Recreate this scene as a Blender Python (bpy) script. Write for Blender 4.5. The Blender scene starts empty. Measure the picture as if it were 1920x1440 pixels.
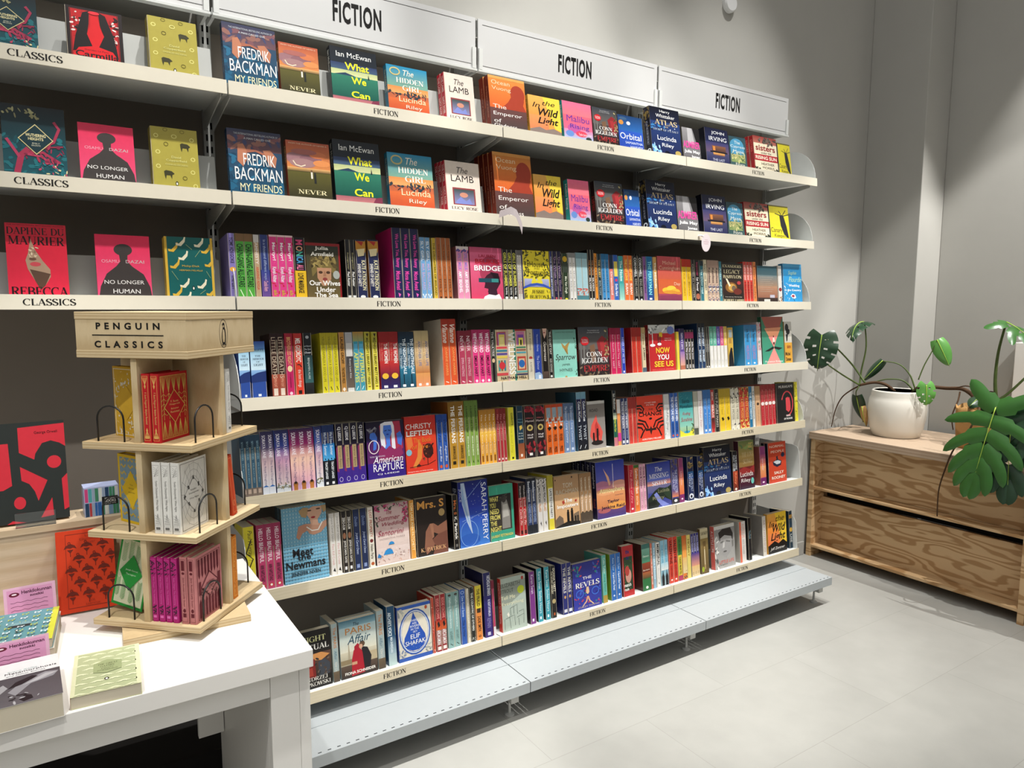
import bpy, math, random
from mathutils import Vector, Matrix, Euler
from math import radians as rad, sin, cos, pi

scene = bpy.context.scene
COL = scene.collection

# ------------------------------------------------------------------ camera
FPX = 1327.3
CAM = Vector((-0.5023, -2.3664, 1.0043))
EUL = Euler((rad(83.6826), rad(-0.1977), rad(-33.1417)), 'XYZ')
cd = bpy.data.cameras.new('camera')
cd.sensor_fit = 'HORIZONTAL'
cd.sensor_width = 36.0
cd.lens = FPX / 1920 * 36.0
cd.clip_start = 0.05
cam = bpy.data.objects.new('camera', cd)
cam.location = CAM
cam.rotation_euler = EUL
COL.objects.link(cam)
scene.camera = cam

# ------------------------------------------------------------------ world, view
W = bpy.data.worlds.new('world')
scene.world = W
W.use_nodes = True
wn = W.node_tree
wt = wn.nodes.new('ShaderNodeTexCoord')
wx = wn.nodes.new('ShaderNodeSeparateXYZ')
wr = wn.nodes.new('ShaderNodeValToRGB')       # pale ceiling above, dimmer shop around and below
wm = wn.nodes.new('ShaderNodeMath')
wm.operation = 'MULTIPLY_ADD'
wm.inputs[1].default_value = 0.5
wm.inputs[2].default_value = 0.5
wr.color_ramp.elements[0].position = 0.50
wr.color_ramp.elements[0].color = (0.055, 0.054, 0.052, 1)
wr.color_ramp.elements[1].position = 0.85
wr.color_ramp.elements[1].color = (1.0, 0.995, 0.975, 1)
wn.links.new(wt.outputs['Generated'], wx.inputs[0])
wn.links.new(wx.outputs['Z'], wm.inputs[0])
wn.links.new(wm.outputs[0], wr.inputs['Fac'])
wn.links.new(wr.outputs['Color'], wn.nodes['Background'].inputs[0])
wn.nodes['Background'].inputs[1].default_value = 0.95
scene.view_settings.view_transform = 'Standard'
scene.view_settings.look = 'None'
scene.view_settings.exposure = 0.06
scene.view_settings.gamma = 1.0
scene.view_settings.use_curve_mapping = False


def spot(name, loc, aim, watts, deg, blend=0.15, radius=0.03, col=(1.0, 0.985, 0.955)):
    l = bpy.data.lights.new(name, 'SPOT')
    l.energy = watts
    l.spot_size = rad(deg)
    l.spot_blend = blend
    l.shadow_soft_size = radius
    l.color = col
    o = bpy.data.objects.new(name, l)
    o.location = loc
    o.rotation_euler = (Vector(aim) - Vector(loc)).to_track_quat('-Z', 'Y').to_euler()
    COL.objects.link(o)
    return o


# ceiling track spots in front of the shelving, one over the table, one over the plants
spot('track_or_fill_spot', (0.0, -1.4, 5.6), (-.25, .0, 1.0), 640, 32, .35)
spot('track_or_fill_spot', (0.75, -1.35, 5.6), (.85, .12, 1.3), 730, 38, .35)
spot('track_or_fill_spot', (1.75, -1.3, 5.6), (1.70, .02, .7), 690, 33, .45)
spot('track_or_fill_spot', (2.75, -1.3, 5.6), (2.65, .02, .5), 680, 33, .45)
spot('track_or_fill_spot', (-1.15, -2.0, 3.6), (-.40, -.52, .3), 245, 30, .25)
spot('track_or_fill_spot', (4.10, -1.0, 3.6), (3.2, -.75, -.6), 400, 62, .3, .012)
spot('track_or_fill_spot', (3.1, -2.6, 3.8), (4.3, -.42, .72), 420, 32, .3)
# fill lamps added behind the viewer, so the floor bounces more light
for x, y in ((-1.4, -3.4), (0.9, -3.4), (3.0, -3.3), (0.0, -4.4), (2.4, -4.4)):
    spot('track_or_fill_spot', (x, y, 3.9), (x, y - .1, -.6), 430, 58, .4)

# ------------------------------------------------------------------ pixel helpers (1920x1440 photo)
RM = EUL.to_matrix()
RX, RY, RZ = RM.col[0], RM.col[1], RM.col[2]


def ray(u, v):
    return RX * ((u - 960) / FPX) + RY * (-(v - 720) / FPX) - RZ


def on_y(u, v, y):
    d = ray(u, v)
    return CAM + d * ((y - CAM.y) / d.y)


def on_z(u, v, z):
    d = ray(u, v)
    return CAM + d * ((z - CAM.z) / d.z)


def on_x(u, v, x):
    d = ray(u, v)
    return CAM + d * ((x - CAM.x) / d.x)


def solve_u(u, P0, D):
    """distance along P0 + s*D at which the line shows at column u"""
    q = P0 - CAM
    k = (u - 960) / FPX
    return -(RX.dot(q) + k * RZ.dot(q)) / (RX.dot(D) + k * RZ.dot(D))


def solve_v(v, P0, D):
    q = P0 - CAM
    k = (720 - v) / FPX
    return -(RY.dot(q) + k * RZ.dot(q)) / (RY.dot(D) + k * RZ.dot(D))


# ------------------------------------------------------------------ materials
def lin(c):
    return c / 12.92 if c <= 0.04045 else ((c + 0.055) / 1.055) ** 2.4


_hx = {}


def hx(s):
    if s not in _hx:
        n = len(s) // 3
        v = [int(s[i * n:(i + 1) * n], 16) / (15.0 if n == 1 else 255.0) for i in range(3)]
        _hx[s] = tuple(lin(c) for c in v) + (1.0,)
    return _hx[s]


def mat(name, col, rough=0.5, spec=0.3, metal=0.0, noise=0.0, nscale=20.0, bump=0.0):
    m = bpy.data.materials.new(name)
    m.use_nodes = True
    nt = m.node_tree
    b = nt.nodes['Principled BSDF']
    b.inputs['Roughness'].default_value = rough
    b.inputs['Specular IOR Level'].default_value = spec
    b.inputs['Metallic'].default_value = metal
    c = hx(col)
    b.inputs['Base Color'].default_value = c
    tc = nt.nodes.new('ShaderNodeTexCoord')
    n = nt.nodes.new('ShaderNodeTexNoise')
    n.inputs['Scale'].default_value = nscale
    n.inputs['Detail'].default_value = 4
    nt.links.new(tc.outputs['Object'], n.inputs['Vector'])
    r = nt.nodes.new('ShaderNodeValToRGB')
    k = noise
    r.color_ramp.elements[0].color = tuple(x * (1 - k) for x in c[:3]) + (1,)
    r.color_ramp.elements[1].color = tuple(min(1, x * (1 + k)) for x in c[:3]) + (1,)
    nt.links.new(n.outputs['Fac'], r.inputs['Fac'])
    nt.links.new(r.outputs['Color'], b.inputs['Base Color'])
    if bump:
        bp = nt.nodes.new('ShaderNodeBump')
        bp.inputs['Strength'].default_value = bump
        bp.inputs['Distance'].default_value = 0.002
        nt.links.new(n.outputs['Fac'], bp.inputs['Height'])
        nt.links.new(bp.outputs['Normal'], b.inputs['Normal'])
    return m


def wood(name, c1, c2, scale=(1, 1, 1), dist=3.0, wscale=6.0, rough=0.55, sharp=(0.3, 0.7)):
    m = bpy.data.materials.new(name)
    m.use_nodes = True
    nt = m.node_tree
    b = nt.nodes['Principled BSDF']
    b.inputs['Roughness'].default_value = rough
    b.inputs['Specular IOR Level'].default_value = 0.25
    tc = nt.nodes.new('ShaderNodeTexCoord')
    mp = nt.nodes.new('ShaderNodeMapping')
    mp.inputs['Scale'].default_value = scale
    w = nt.nodes.new('ShaderNodeTexWave')
    w.wave_type = 'BANDS'
    w.bands_direction = 'Z'
    w.inputs['Scale'].default_value = wscale
    w.inputs['Distortion'].default_value = dist
    w.inputs['Detail'].default_value = 3
    w.inputs['Detail Scale'].default_value = 1.2
    r = nt.nodes.new('ShaderNodeValToRGB')
    r.color_ramp.elements[0].color = hx(c1)
    r.color_ramp.elements[1].color = hx(c2)
    r.color_ramp.elements[0].position, r.color_ramp.elements[1].position = sharp
    nt.links.new(tc.outputs['Object'], mp.inputs['Vector'])
    nt.links.new(mp.outputs['Vector'], w.inputs['Vector'])
    nt.links.new(w.outputs['Fac'], r.inputs['Fac'])
    n = nt.nodes.new('ShaderNodeTexNoise')
    n.inputs['Scale'].default_value = 90
    mp2 = nt.nodes.new('ShaderNodeMapping')
    mp2.inputs['Scale'].default_value = tuple(s * 0.6 for s in scale)
    nt.links.new(tc.outputs['Object'], mp2.inputs['Vector'])
    nt.links.new(mp2.outputs['Vector'], n.inputs['Vector'])
    mx = nt.nodes.new('ShaderNodeMixRGB')
    mx.blend_type = 'MULTIPLY'
    mx.inputs[0].default_value = 0.18
    nt.links.new(r.outputs['Color'], mx.inputs[1])
    nt.links.new(n.outputs['Fac'], mx.inputs[2])
    nt.links.new(mx.outputs['Color'], b.inputs['Base Color'])
    return m


def plywood(name, c1, c2):
    """rotary-cut veneer: contour lines of a stretched noise field"""
    m = bpy.data.materials.new(name)
    m.use_nodes = True
    nt = m.node_tree
    b = nt.nodes['Principled BSDF']
    b.inputs['Roughness'].default_value = 0.55
    b.inputs['Specular IOR Level'].default_value = 0.25
    tc = nt.nodes.new('ShaderNodeTexCoord')
    mp = nt.nodes.new('ShaderNodeMapping')
    mp.inputs['Scale'].default_value = (3.0, 1.35, 7.5)
    n = nt.nodes.new('ShaderNodeTexNoise')
    n.inputs['Scale'].default_value = 1.15
    n.inputs['Detail'].default_value = 2.5
    n.inputs['Roughness'].default_value = 0.42
    k = nt.nodes.new('ShaderNodeMath')
    k.operation = 'MULTIPLY'
    k.inputs[1].default_value = 66.0
    si = nt.nodes.new('ShaderNodeMath')
    si.operation = 'SINE'
    r = nt.nodes.new('ShaderNodeValToRGB')
    r.color_ramp.elements[0].color = hx(c1)
    r.color_ramp.elements[1].color = hx(c2)
    r.color_ramp.elements[0].position = 0.45
    r.color_ramp.elements[1].position = 0.80
    ma = nt.nodes.new('ShaderNodeMath')
    ma.operation = 'MULTIPLY_ADD'
    ma.inputs[1].default_value = 0.5
    ma.inputs[2].default_value = 0.5
    L = nt.links.new
    L(tc.outputs['Object'], mp.inputs['Vector'])
    L(mp.outputs['Vector'], n.inputs['Vector'])
    L(n.outputs['Fac'], k.inputs[0])
    L(k.outputs[0], si.inputs[0])
    L(si.outputs[0], ma.inputs[0])
    L(ma.outputs[0], r.inputs['Fac'])
    L(r.outputs['Color'], b.inputs['Base Color'])
    return m


def print_mat(name, rough):
    """printed board: ink colours carried by the mesh, a little paper mottling"""
    m = bpy.data.materials.new(name)
    m.use_nodes = True
    nt = m.node_tree
    b = nt.nodes['Principled BSDF']
    b.inputs['Roughness'].default_value = rough
    b.inputs['Specular IOR Level'].default_value = 0.35
    at = nt.nodes.new('ShaderNodeVertexColor')
    at.layer_name = 'ink'
    tc = nt.nodes.new('ShaderNodeTexCoord')
    n = nt.nodes.new('ShaderNodeTexNoise')
    n.inputs['Scale'].default_value = 60
    r = nt.nodes.new('ShaderNodeValToRGB')
    r.color_ramp.elements[0].color = (0.86, 0.86, 0.86, 1)
    r.color_ramp.elements[1].color = (1, 1, 1, 1)
    mx = nt.nodes.new('ShaderNodeMixRGB')
    mx.blend_type = 'MULTIPLY'
    mx.inputs[0].default_value = 1.0
    nt.links.new(tc.outputs['Object'], n.inputs['Vector'])
    nt.links.new(n.outputs['Fac'], r.inputs['Fac'])
    nt.links.new(at.outputs['Color'], mx.inputs[1])
    nt.links.new(r.outputs['Color'], mx.inputs[2])
    nt.links.new(mx.outputs['Color'], b.inputs['Base Color'])
    return m


M = {}
M['print'] = print_mat('printed_cover', 0.33)
M['cloth'] = print_mat('printed_cloth', 0.75)
M['page'] = wood('page_edges', 'd2c8b2', 'bfb59f', (40, 40, 0.3), 0.6, 8.0, 0.85)
M['white'] = mat('white_powder_coat', 'd4d6d3', 0.38, 0.4, noise=0.03, nscale=40)
M['rail'] = mat('cream_price_strip', 'd9d2c0', 0.5, 0.3, noise=0.03, nscale=30)
M['railwood'] = wood('pale_birch_strip', 'd8ccb2', 'd4c8ac', (0.5, 14, 14), 2.5, 2.0, 0.5, (0.1, 0.9))
M['riser'] = wood('birch_board', 'c9b59a', 'bfa98b', (0.5, 6, 6), 3.0, 1.5, 0.5, (0.1, 0.9))
M['sign'] = mat('white_sign_board', 'cbcbca', 0.45, 0.3, noise=0.01, nscale=10)
M['ink'] = mat('black_ink', '1b1a19', 0.5, 0.2, noise=0.1)
M['grey_ink'] = mat('dark_grey_ink', '3b3a39', 0.5, 0.2, noise=0.1)
M['slot'] = mat('dark_slot', '090909', 0.8, 0.1, noise=0.1)
M['post'] = mat('pale_grey_steel', 'b6b6b2', 0.45, 0.4, noise=0.03)
M['back'] = mat('warm_grey_back_panel', '847b71', 0.7, 0.2, noise=0.04, nscale=8)
M['wall'] = mat('warm_grey_wall_paint', 'a8a6a0', 0.85, 0.15, noise=0.035, nscale=6, bump=0.15)
M['table'] = mat('white_laminate', 'e6e3dd', 0.4, 0.35, noise=0.015, nscale=14)
M['wire'] = mat('black_wire', '141413', 0.4, 0.4, noise=0.1)
M['oak'] = wood('pale_oak', 'cfba94', 'bea67e', (14, 14, 1.2), 2.0, 2.4, 0.6, (0.1, 0.9))
M['oakh'] = wood('pale_oak_edge', 'cfba94', 'bca37a', (1.6, 1.6, 22), 2.4, 2.0, 0.6, (0.1, 0.9))
M['ply'] = plywood('pine_plywood', 'cfae84', 'ad875c')
M['slab'] = wood('pale_worktop', 'b59f88', 'a88f77', (1.5, 1.5, 9), 1.2, 2.0, 0.5)
M['pot'] = mat('glazed_off_white', 'd6d2c8', 0.22, 0.5, noise=0.03, nscale=5)
M['soil'] = mat('dark_soil', '221a14', 0.95, 0.1, noise=0.5, nscale=60, bump=0.8)
M['basket'] = wood('tan_bark_paper', 'b88d58', '96703f', (6, 6, 1.2), 2.5, 2.0, 0.8)
M['leaf_dark'] = mat('dark_green_leaf', '1f3a24', 0.32, 0.5, noise=0.25, nscale=14)
M['leaf'] = mat('green_leaf', '315f26', 0.3, 0.5, noise=0.25, nscale=14)
M['leaf_pale'] = mat('fresh_green_leaf', '5b9446', 0.3, 0.5, noise=0.2, nscale=14)
M['rib'] = mat('pale_leaf_rib', '9fbb4a', 0.5, 0.3, noise=0.1)
M['stem'] = mat('green_stem', '4a5a2c', 0.5, 0.3, noise=0.3, nscale=30)
M['root'] = mat('brown_root', '4a3524', 0.8, 0.2, noise=0.4, nscale=40)
M['dry'] = mat('dry_leaf', 'a98455', 0.8, 0.2, noise=0.4, nscale=40, bump=0.6)
M['base'] = mat('cool_white_steel', 'a6abad', 0.38, 0.4, noise=0.03, nscale=30)
M['board'] = mat('grey_steel_board', 'a9aaa6', 0.5, 0.3, noise=0.02)
M['acrylic'] = mat('clear_acrylic', 'f4f6f6', 0.05, 0.5)
M['acrylic'].node_tree.nodes['Principled BSDF'].inputs['Transmission Weight'].default_value = 1.0
M['tag'] = mat('pale_pink_card', 'ecdfe2', 0.5, 0.3, noise=0.02)
M['rubber'] = mat('dark_rubber', '2a2a29', 0.7, 0.2, noise=0.1)
M['plinth'] = mat('black_plinth', '161412', 0.8, 0.2, noise=0.1)


# ------------------------------------------------------------------ mesh helpers
class MB:
    """collects geometry of ONE mesh; faces carry a material slot and, optionally, ink colours"""

    def __init__(s):
        s.v, s.f, s.m, s.c = [], [], [], []

    def add(s, vs, fs, mi=0, col=None):
        o = len(s.v)
        s.v += [tuple(p) for p in vs]
        for f in fs:
            s.f.append(tuple(i + o for i in f))
            s.m.append(mi)
            s.c.append(col)
        return s

    def addc(s, vs, fs, cols, mi=0):
        """cols: one colour per vertex"""
        o = len(s.v)
        s.v += [tuple(p) for p in vs]
        for f in fs:
            s.f.append(tuple(i + o for i in f))
            s.m.append(mi)
            s.c.append([cols[i] for i in f])
        return s

    def box(s, x0, x1, y0, y1, z0, z1, mi=0, col=None, T=None):
        vs = [(x, y, z) for x in (x0, x1) for y in (y0, y1) for z in (z0, z1)]
        if T:
            vs = [T @ Vector(p) for p in vs]
        return s.add(vs, [(0, 1, 3, 2), (4, 6, 7, 5), (0, 4, 5, 1), (2, 3, 7, 6), (0, 2, 6, 4), (1, 5, 7, 3)], mi, col)

    def prism(s, poly, fn, mi=0, col=None):
        """poly 2D, fn(a, b, k) -> 3D for k = 0, 1"""
        n = len(poly)
        vs = [fn(a, b, 0) for a, b in poly] + [fn(a, b, 1) for a, b in poly]
        fs = [tuple(range(n)), tuple(range(2 * n - 1, n - 1, -1))]
        fs += [(i, (i + 1) % n, (i + 1) % n + n, i + n) for i in range(n)]
        return s.add(vs, fs, mi, col)

    def tube(s, pts, r, n=8, mi=0, col=None, cap=True):
        pts = [Vector(p) for p in pts]
        rr = r if isinstance(r, (list, tuple)) else [r] * len(pts)
        vs, fs = [], []
        up = None
        for i, p in enumerate(pts):
            t = (pts[min(i + 1, len(pts) - 1)] - pts[max(i - 1, 0)]).normalized()
            if up is None:
                up = t.orthogonal().normalized()
            up = (up - t * up.dot(t)).normalized()
            w = t.cross(up)
            vs += [p + (up * cos(2 * pi * k / n) + w * sin(2 * pi * k / n)) * rr[i] for k in range(n)]
        for i in range(len(pts) - 1):
            for k in range(n):
                fs.append((i * n + k, i * n + (k + 1) % n, (i + 1) * n + (k + 1) % n, (i + 1) * n + k))
        if cap:
            fs += [tuple(range(n - 1, -1, -1)), tuple(range((len(pts) - 1) * n, len(pts) * n))]
        return s.add(vs, fs, mi, col)

    def lathe(s, prof, c=(0, 0, 0), n=40, mi=0, col=None):
        vs, fs = [], []
        for r, z in prof:
            vs += [(c[0] + r * cos(2 * pi * k / n), c[1] + r * sin(2 * pi * k / n), c[2] + z) for k in range(n)]
        for i in range(len(prof) - 1):
            for k in range(n):
                fs.append((i * n + k, i * n + (k + 1) % n, (i + 1) * n + (k + 1) % n, (i + 1) * n + k))
        fs += [tuple(range(n - 1, -1, -1)), tuple(range((len(prof) - 1) * n, len(prof) * n))]
        return s.add(vs, fs, mi, col)

    def build(s, name, mats, parent=None, smooth=False, bevel=0.0, origin=None):
        vs = s.v
        if origin is not None:
            vs = [(p[0] - origin[0], p[1] - origin[1], p[2] - origin[2]) for p in vs]
        me = bpy.data.meshes.new(name)
        me.from_pydata(vs, [], s.f)
        for m in (mats if isinstance(mats, (list, tuple)) else [mats]):
            me.materials.append(m)
        me.polygons.foreach_set('material_index', s.m)
        if any(c is not None for c in s.c):
            a = me.color_attributes.new('ink', 'FLOAT_COLOR', 'CORNER')
            out = []
            for f, c in zip(s.f, s.c):
                if isinstance(c, list):
                    for k in c:
                        out += k
                else:
                    out += (c or (0.8, 0.8, 0.8, 1)) * len(f)
            a.data.foreach_set('color', out)
        if smooth:
            me.polygons.foreach_set('use_smooth', [True] * len(s.f))
        me.update()
        o = bpy.data.objects.new(name, me)
        COL.objects.link(o)
        if origin is not None:
            o.location = origin
        if parent:
            o.parent = parent
        if bevel:
            b = o.modifiers.new('soft_edges', 'BEVEL')
            b.width = bevel
            b.segments = 2
            b.limit_method = 'ANGLE'
        return o


def tag(o, label, cat, group=None, kind=None):
    o['label'] = label
    o['category'] = cat
    if group:
        o['group'] = group
    if kind:
        o['kind'] = kind
    return o


def empty(name, loc=(0, 0, 0), rz=0.0):
    o = bpy.data.objects.new(name, None)
    o.location = loc
    o.rotation_euler = (0, 0, rz)
    o.empty_display_size = 0.02
    COL.objects.link(o)
    return o


def struct(o):
    o['kind'] = 'structure'
    return o


# ------------------------------------------------------------------ lettering
_tx = {}


def sans(txt, bold=False, ital=False, heavy=False):
    k = (txt, bold, ital, heavy)
    if k not in _tx:
        c = bpy.data.curves.new('t', 'FONT')
        c.body = txt
        c.resolution_u = 3
        c.fill_mode = 'FRONT'
        if bold:
            c.offset = 0.022
        if heavy:
            c.offset = 0.036
            c.space_character = 1.14
        if ital:
            c.shear = 0.3
        o = bpy.data.objects.new('t', c)
        me = bpy.data.meshes.new_from_object(o)
        vs = [(v.co.x, v.co.y) for v in me.vertices]
        fs = [tuple(p.vertices) for p in me.polygons]
        bpy.data.objects.remove(o)
        bpy.data.curves.remove(c)
        bpy.data.meshes.remove(me)
        _tx[k] = norm(vs, fs)
    return _tx[k]


def norm(vs, fs):
    if not vs:
        return [(0, 0)], [], 1.0
    x0, x1 = min(v[0] for v in vs), max(v[0] for v in vs)
    y0, y1 = min(v[1] for v in vs), max(v[1] for v in vs)
    w, h = max(x1 - x0, 1e-6), max(y1 - y0, 1e-6)
    return [((a - x0) / w, (b - y0) / h) for a, b in vs], fs, w / h


# roman capitals drawn as thick and thin strokes with serifs
TK, TN = 0.155, 0.05
GL = {
    'A': (.74, 'l.1,0,.37,1,n l.37,1,.64,0,k l.2,.34,.53,.34,n s.1,0 s.64,0'),
    'B': (.66, 'l.16,0,.16,1,k a.3,.75,.26,.23,-90,90,n a.3,.27,.3,.25,-90,90,n l.1,.98,.3,.98,n l.1,.02,.3,.02,n l.16,.51,.32,.51,n'),
    'C': (.7, 'a.4,.5,.33,.49,50,310,c l.61,.72,.61,.98,n'),
    'D': (.74, 'l.16,0,.16,1,k a.3,.5,.36,.48,-90,90,c l.08,.98,.32,.98,n l.08,.02,.32,.02,n'),
    'E': (.62, 'l.16,0,.16,1,k l.08,.975,.56,.975,n l.08,.025,.58,.025,n l.16,.52,.44,.52,n l.55,.78,.55,1,n l.57,0,.57,.22,n l.44,.42,.44,.62,n'),
    'F': (.6, 'l.16,0,.16,1,k l.08,.975,.56,.975,n l.16,.5,.44,.5,n l.55,.76,.55,1,n l.44,.4,.44,.6,n s.16,0'),
    'G': (.76, 'a.4,.5,.33,.49,50,300,c l.61,.74,.61,.98,n l.62,.02,.62,.42,k s.62,.42'),
    'H': (.8, 'l.16,0,.16,1,k l.64,0,.64,1,k l.16,.5,.64,.5,n s.16,0 s.16,1 s.64,0 s.64,1'),
    'I': (.36, 'l.18,0,.18,1,k s.18,0 s.18,1'),
    'J': (.44, 'l.26,.15,.26,1,k a.12,.15,.14,.16,180,360,n s.26,1'),
    'K': (.74, 'l.16,0,.16,1,k l.2,.42,.6,1,n l.32,.58,.64,0,k s.16,0 s.16,1 s.6,1 s.64,0'),
    'L': (.6, 'l.16,0,.16,1,k l.08,.025,.56,.025,n l.55,0,.55,.28,n s.16,1'),
    'M': (.94, 'l.14,0,.14,1,n l.17,1,.46,.06,k l.46,.06,.76,1,n l.78,0,.78,1,k s.14,0 s.78,0 s.1,1 s.82,1'),
    'N': (.8, 'l.15,0,.15,1,n l.15,1,.63,0,k l.65,0,.65,1,n s.15,0 s.1,1 s.65,1'),
    'O': (.78, 'a.39,.5,.33,.49,0,360,o'),
    'P': (.62, 'l.16,0,.16,1,k a.3,.73,.27,.25,-90,90,c l.08,.98,.32,.98,n l.16,.48,.32,.48,n s.16,0'),
    'Q': (.78, 'a.39,.5,.33,.49,0,360,o l.4,.14,.66,-.14,k'),
    'R': (.7, 'l.16,0,.16,1,k a.3,.74,.26,.24,-90,90,c l.08,.98,.32,.98,n l.16,.5,.32,.5,n l.34,.5,.6,0,k s.16,0 s.62,0'),
    'S': (.56, 'a.28,.74,.2,.245,20,230,n a.28,.26,.22,.25,-160,50,n l.14,.64,.42,.36,k l.47,.76,.47,.98,n l.07,.02,.07,.26,n'),
    'T': (.68, 'l.34,0,.34,1,k l.05,.975,.63,.975,n l.06,.74,.06,1,n l.62,.74,.62,1,n s.34,0'),
    'U': (.76, 'l.16,.28,.16,1,k l.62,.28,.62,1,n a.39,.3,.23,.29,180,360,n s.16,1 s.62,1'),
    'V': (.74, 'l.1,1,.37,0,k l.37,0,.64,1,n s.1,1 s.64,1'),
    'W': (1.0, 'l.08,1,.3,0,k l.3,0,.5,1,n l.5,1,.7,0,k l.7,0,.92,1,n s.08,1 s.92,1 s.5,1'),
    'X': (.74, 'l.12,1,.62,0,k l.62,1,.12,0,n s.12,1 s.62,1 s.12,0 s.62,0'),
    'Y': (.72, 'l.1,1,.36,.48,k l.36,.48,.62,1,n l.36,0,.36,.48,k s.1,1 s.62,1 s.36,0'),
    'Z': (.64, 'l.08,.975,.56,.975,n l.06,.025,.58,.025,n l.54,1,.12,0,k l.08,.76,.08,1,n l.57,0,.57,.24,n'),
    '&': (.8, 'a.34,.75,.17,.23,0,360,n a.34,.28,.27,.28,40,330,n l.3,.62,.68,0,k'),
    '.': (.3, 'l.15,0,.15,.13,k'), "'": (.25, 'l.12,.8,.12,1,k'), '-': (.4, 'l.06,.4,.34,.4,n'), ' ': (.38, ''),
}


def serif(txt):
    k = ('serif', txt)
    if k in _tx:
        return _tx[k]
    vs, fs, x = [], [], 0.0

    def strip(pts, ws):
        o = len(vs)
        for i, (a, b) in enumerate(pts):
            p, q = pts[max(i - 1, 0)], pts[min(i + 1, len(pts) - 1)]
            d = Vector((q[0] - p[0], q[1] - p[1]))
            d.normalize()
            w = ws[i] / 2
            vs.extend([(x + a - d.y * w, b + d.x * w), (x + a + d.y * w, b - d.x * w)])
        for i in range(len(pts) - 1):
            fs.append((o + 2 * i, o + 2 * i + 1, o + 2 * i + 3, o + 2 * i + 2))

    for ch in txt:
        w, code = GL.get(ch, GL['I'])
        for it in code.split():
            a = it[1:].split(',')
            if it[0] == 'l':
                t = TK if a[4] == 'k' else TN
                strip([(float(a[0]), float(a[1])), (float(a[2]), float(a[3]))], [t, t])
            elif it[0] == 's':
                sx, sy = float(a[0]), float(a[1])
                sy = 0.02 if sy < .05 else (.98 if sy > .95 else sy)
                strip([(sx - .13, sy), (sx + .13, sy)], [TN * .9] * 2)
            else:
                cx, cy, rx, ry, a0, a1 = map(float, a[:6])
                n = 14
                pts, ws = [], []
                for i in range(n + 1):
                    t = rad(a0 + (a1 - a0) * i / n)
                    pts.append((cx + rx * cos(t), cy + ry * sin(t)))
                    ws.append(TN + (TK - TN) * abs(cos(t)) ** 1.5)
                strip(pts, ws)
        x += w
    _tx[k] = norm(vs, fs)
    return _tx[k]


def glyphs(txt, st=''):
    if 's' in st:
        return serif(txt.upper())
    return sans(txt, 'b' in st, 'i' in st, 'h' in st)


def letter_mesh(mb, txt, st, fn, h=None, w=None, mi=0, col=None):
    """text centred on the origin of fn(a, b) -> 3D, height h and / or width w"""
    vs, fs, asp = glyphs(txt, st)
    if h is None:
        h = w / asp
    if w is None:
        w = h * asp
    mb.add([fn((a - .5) * w, (b - .5) * h) for a, b in vs], fs, mi, col)
    return w


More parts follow.
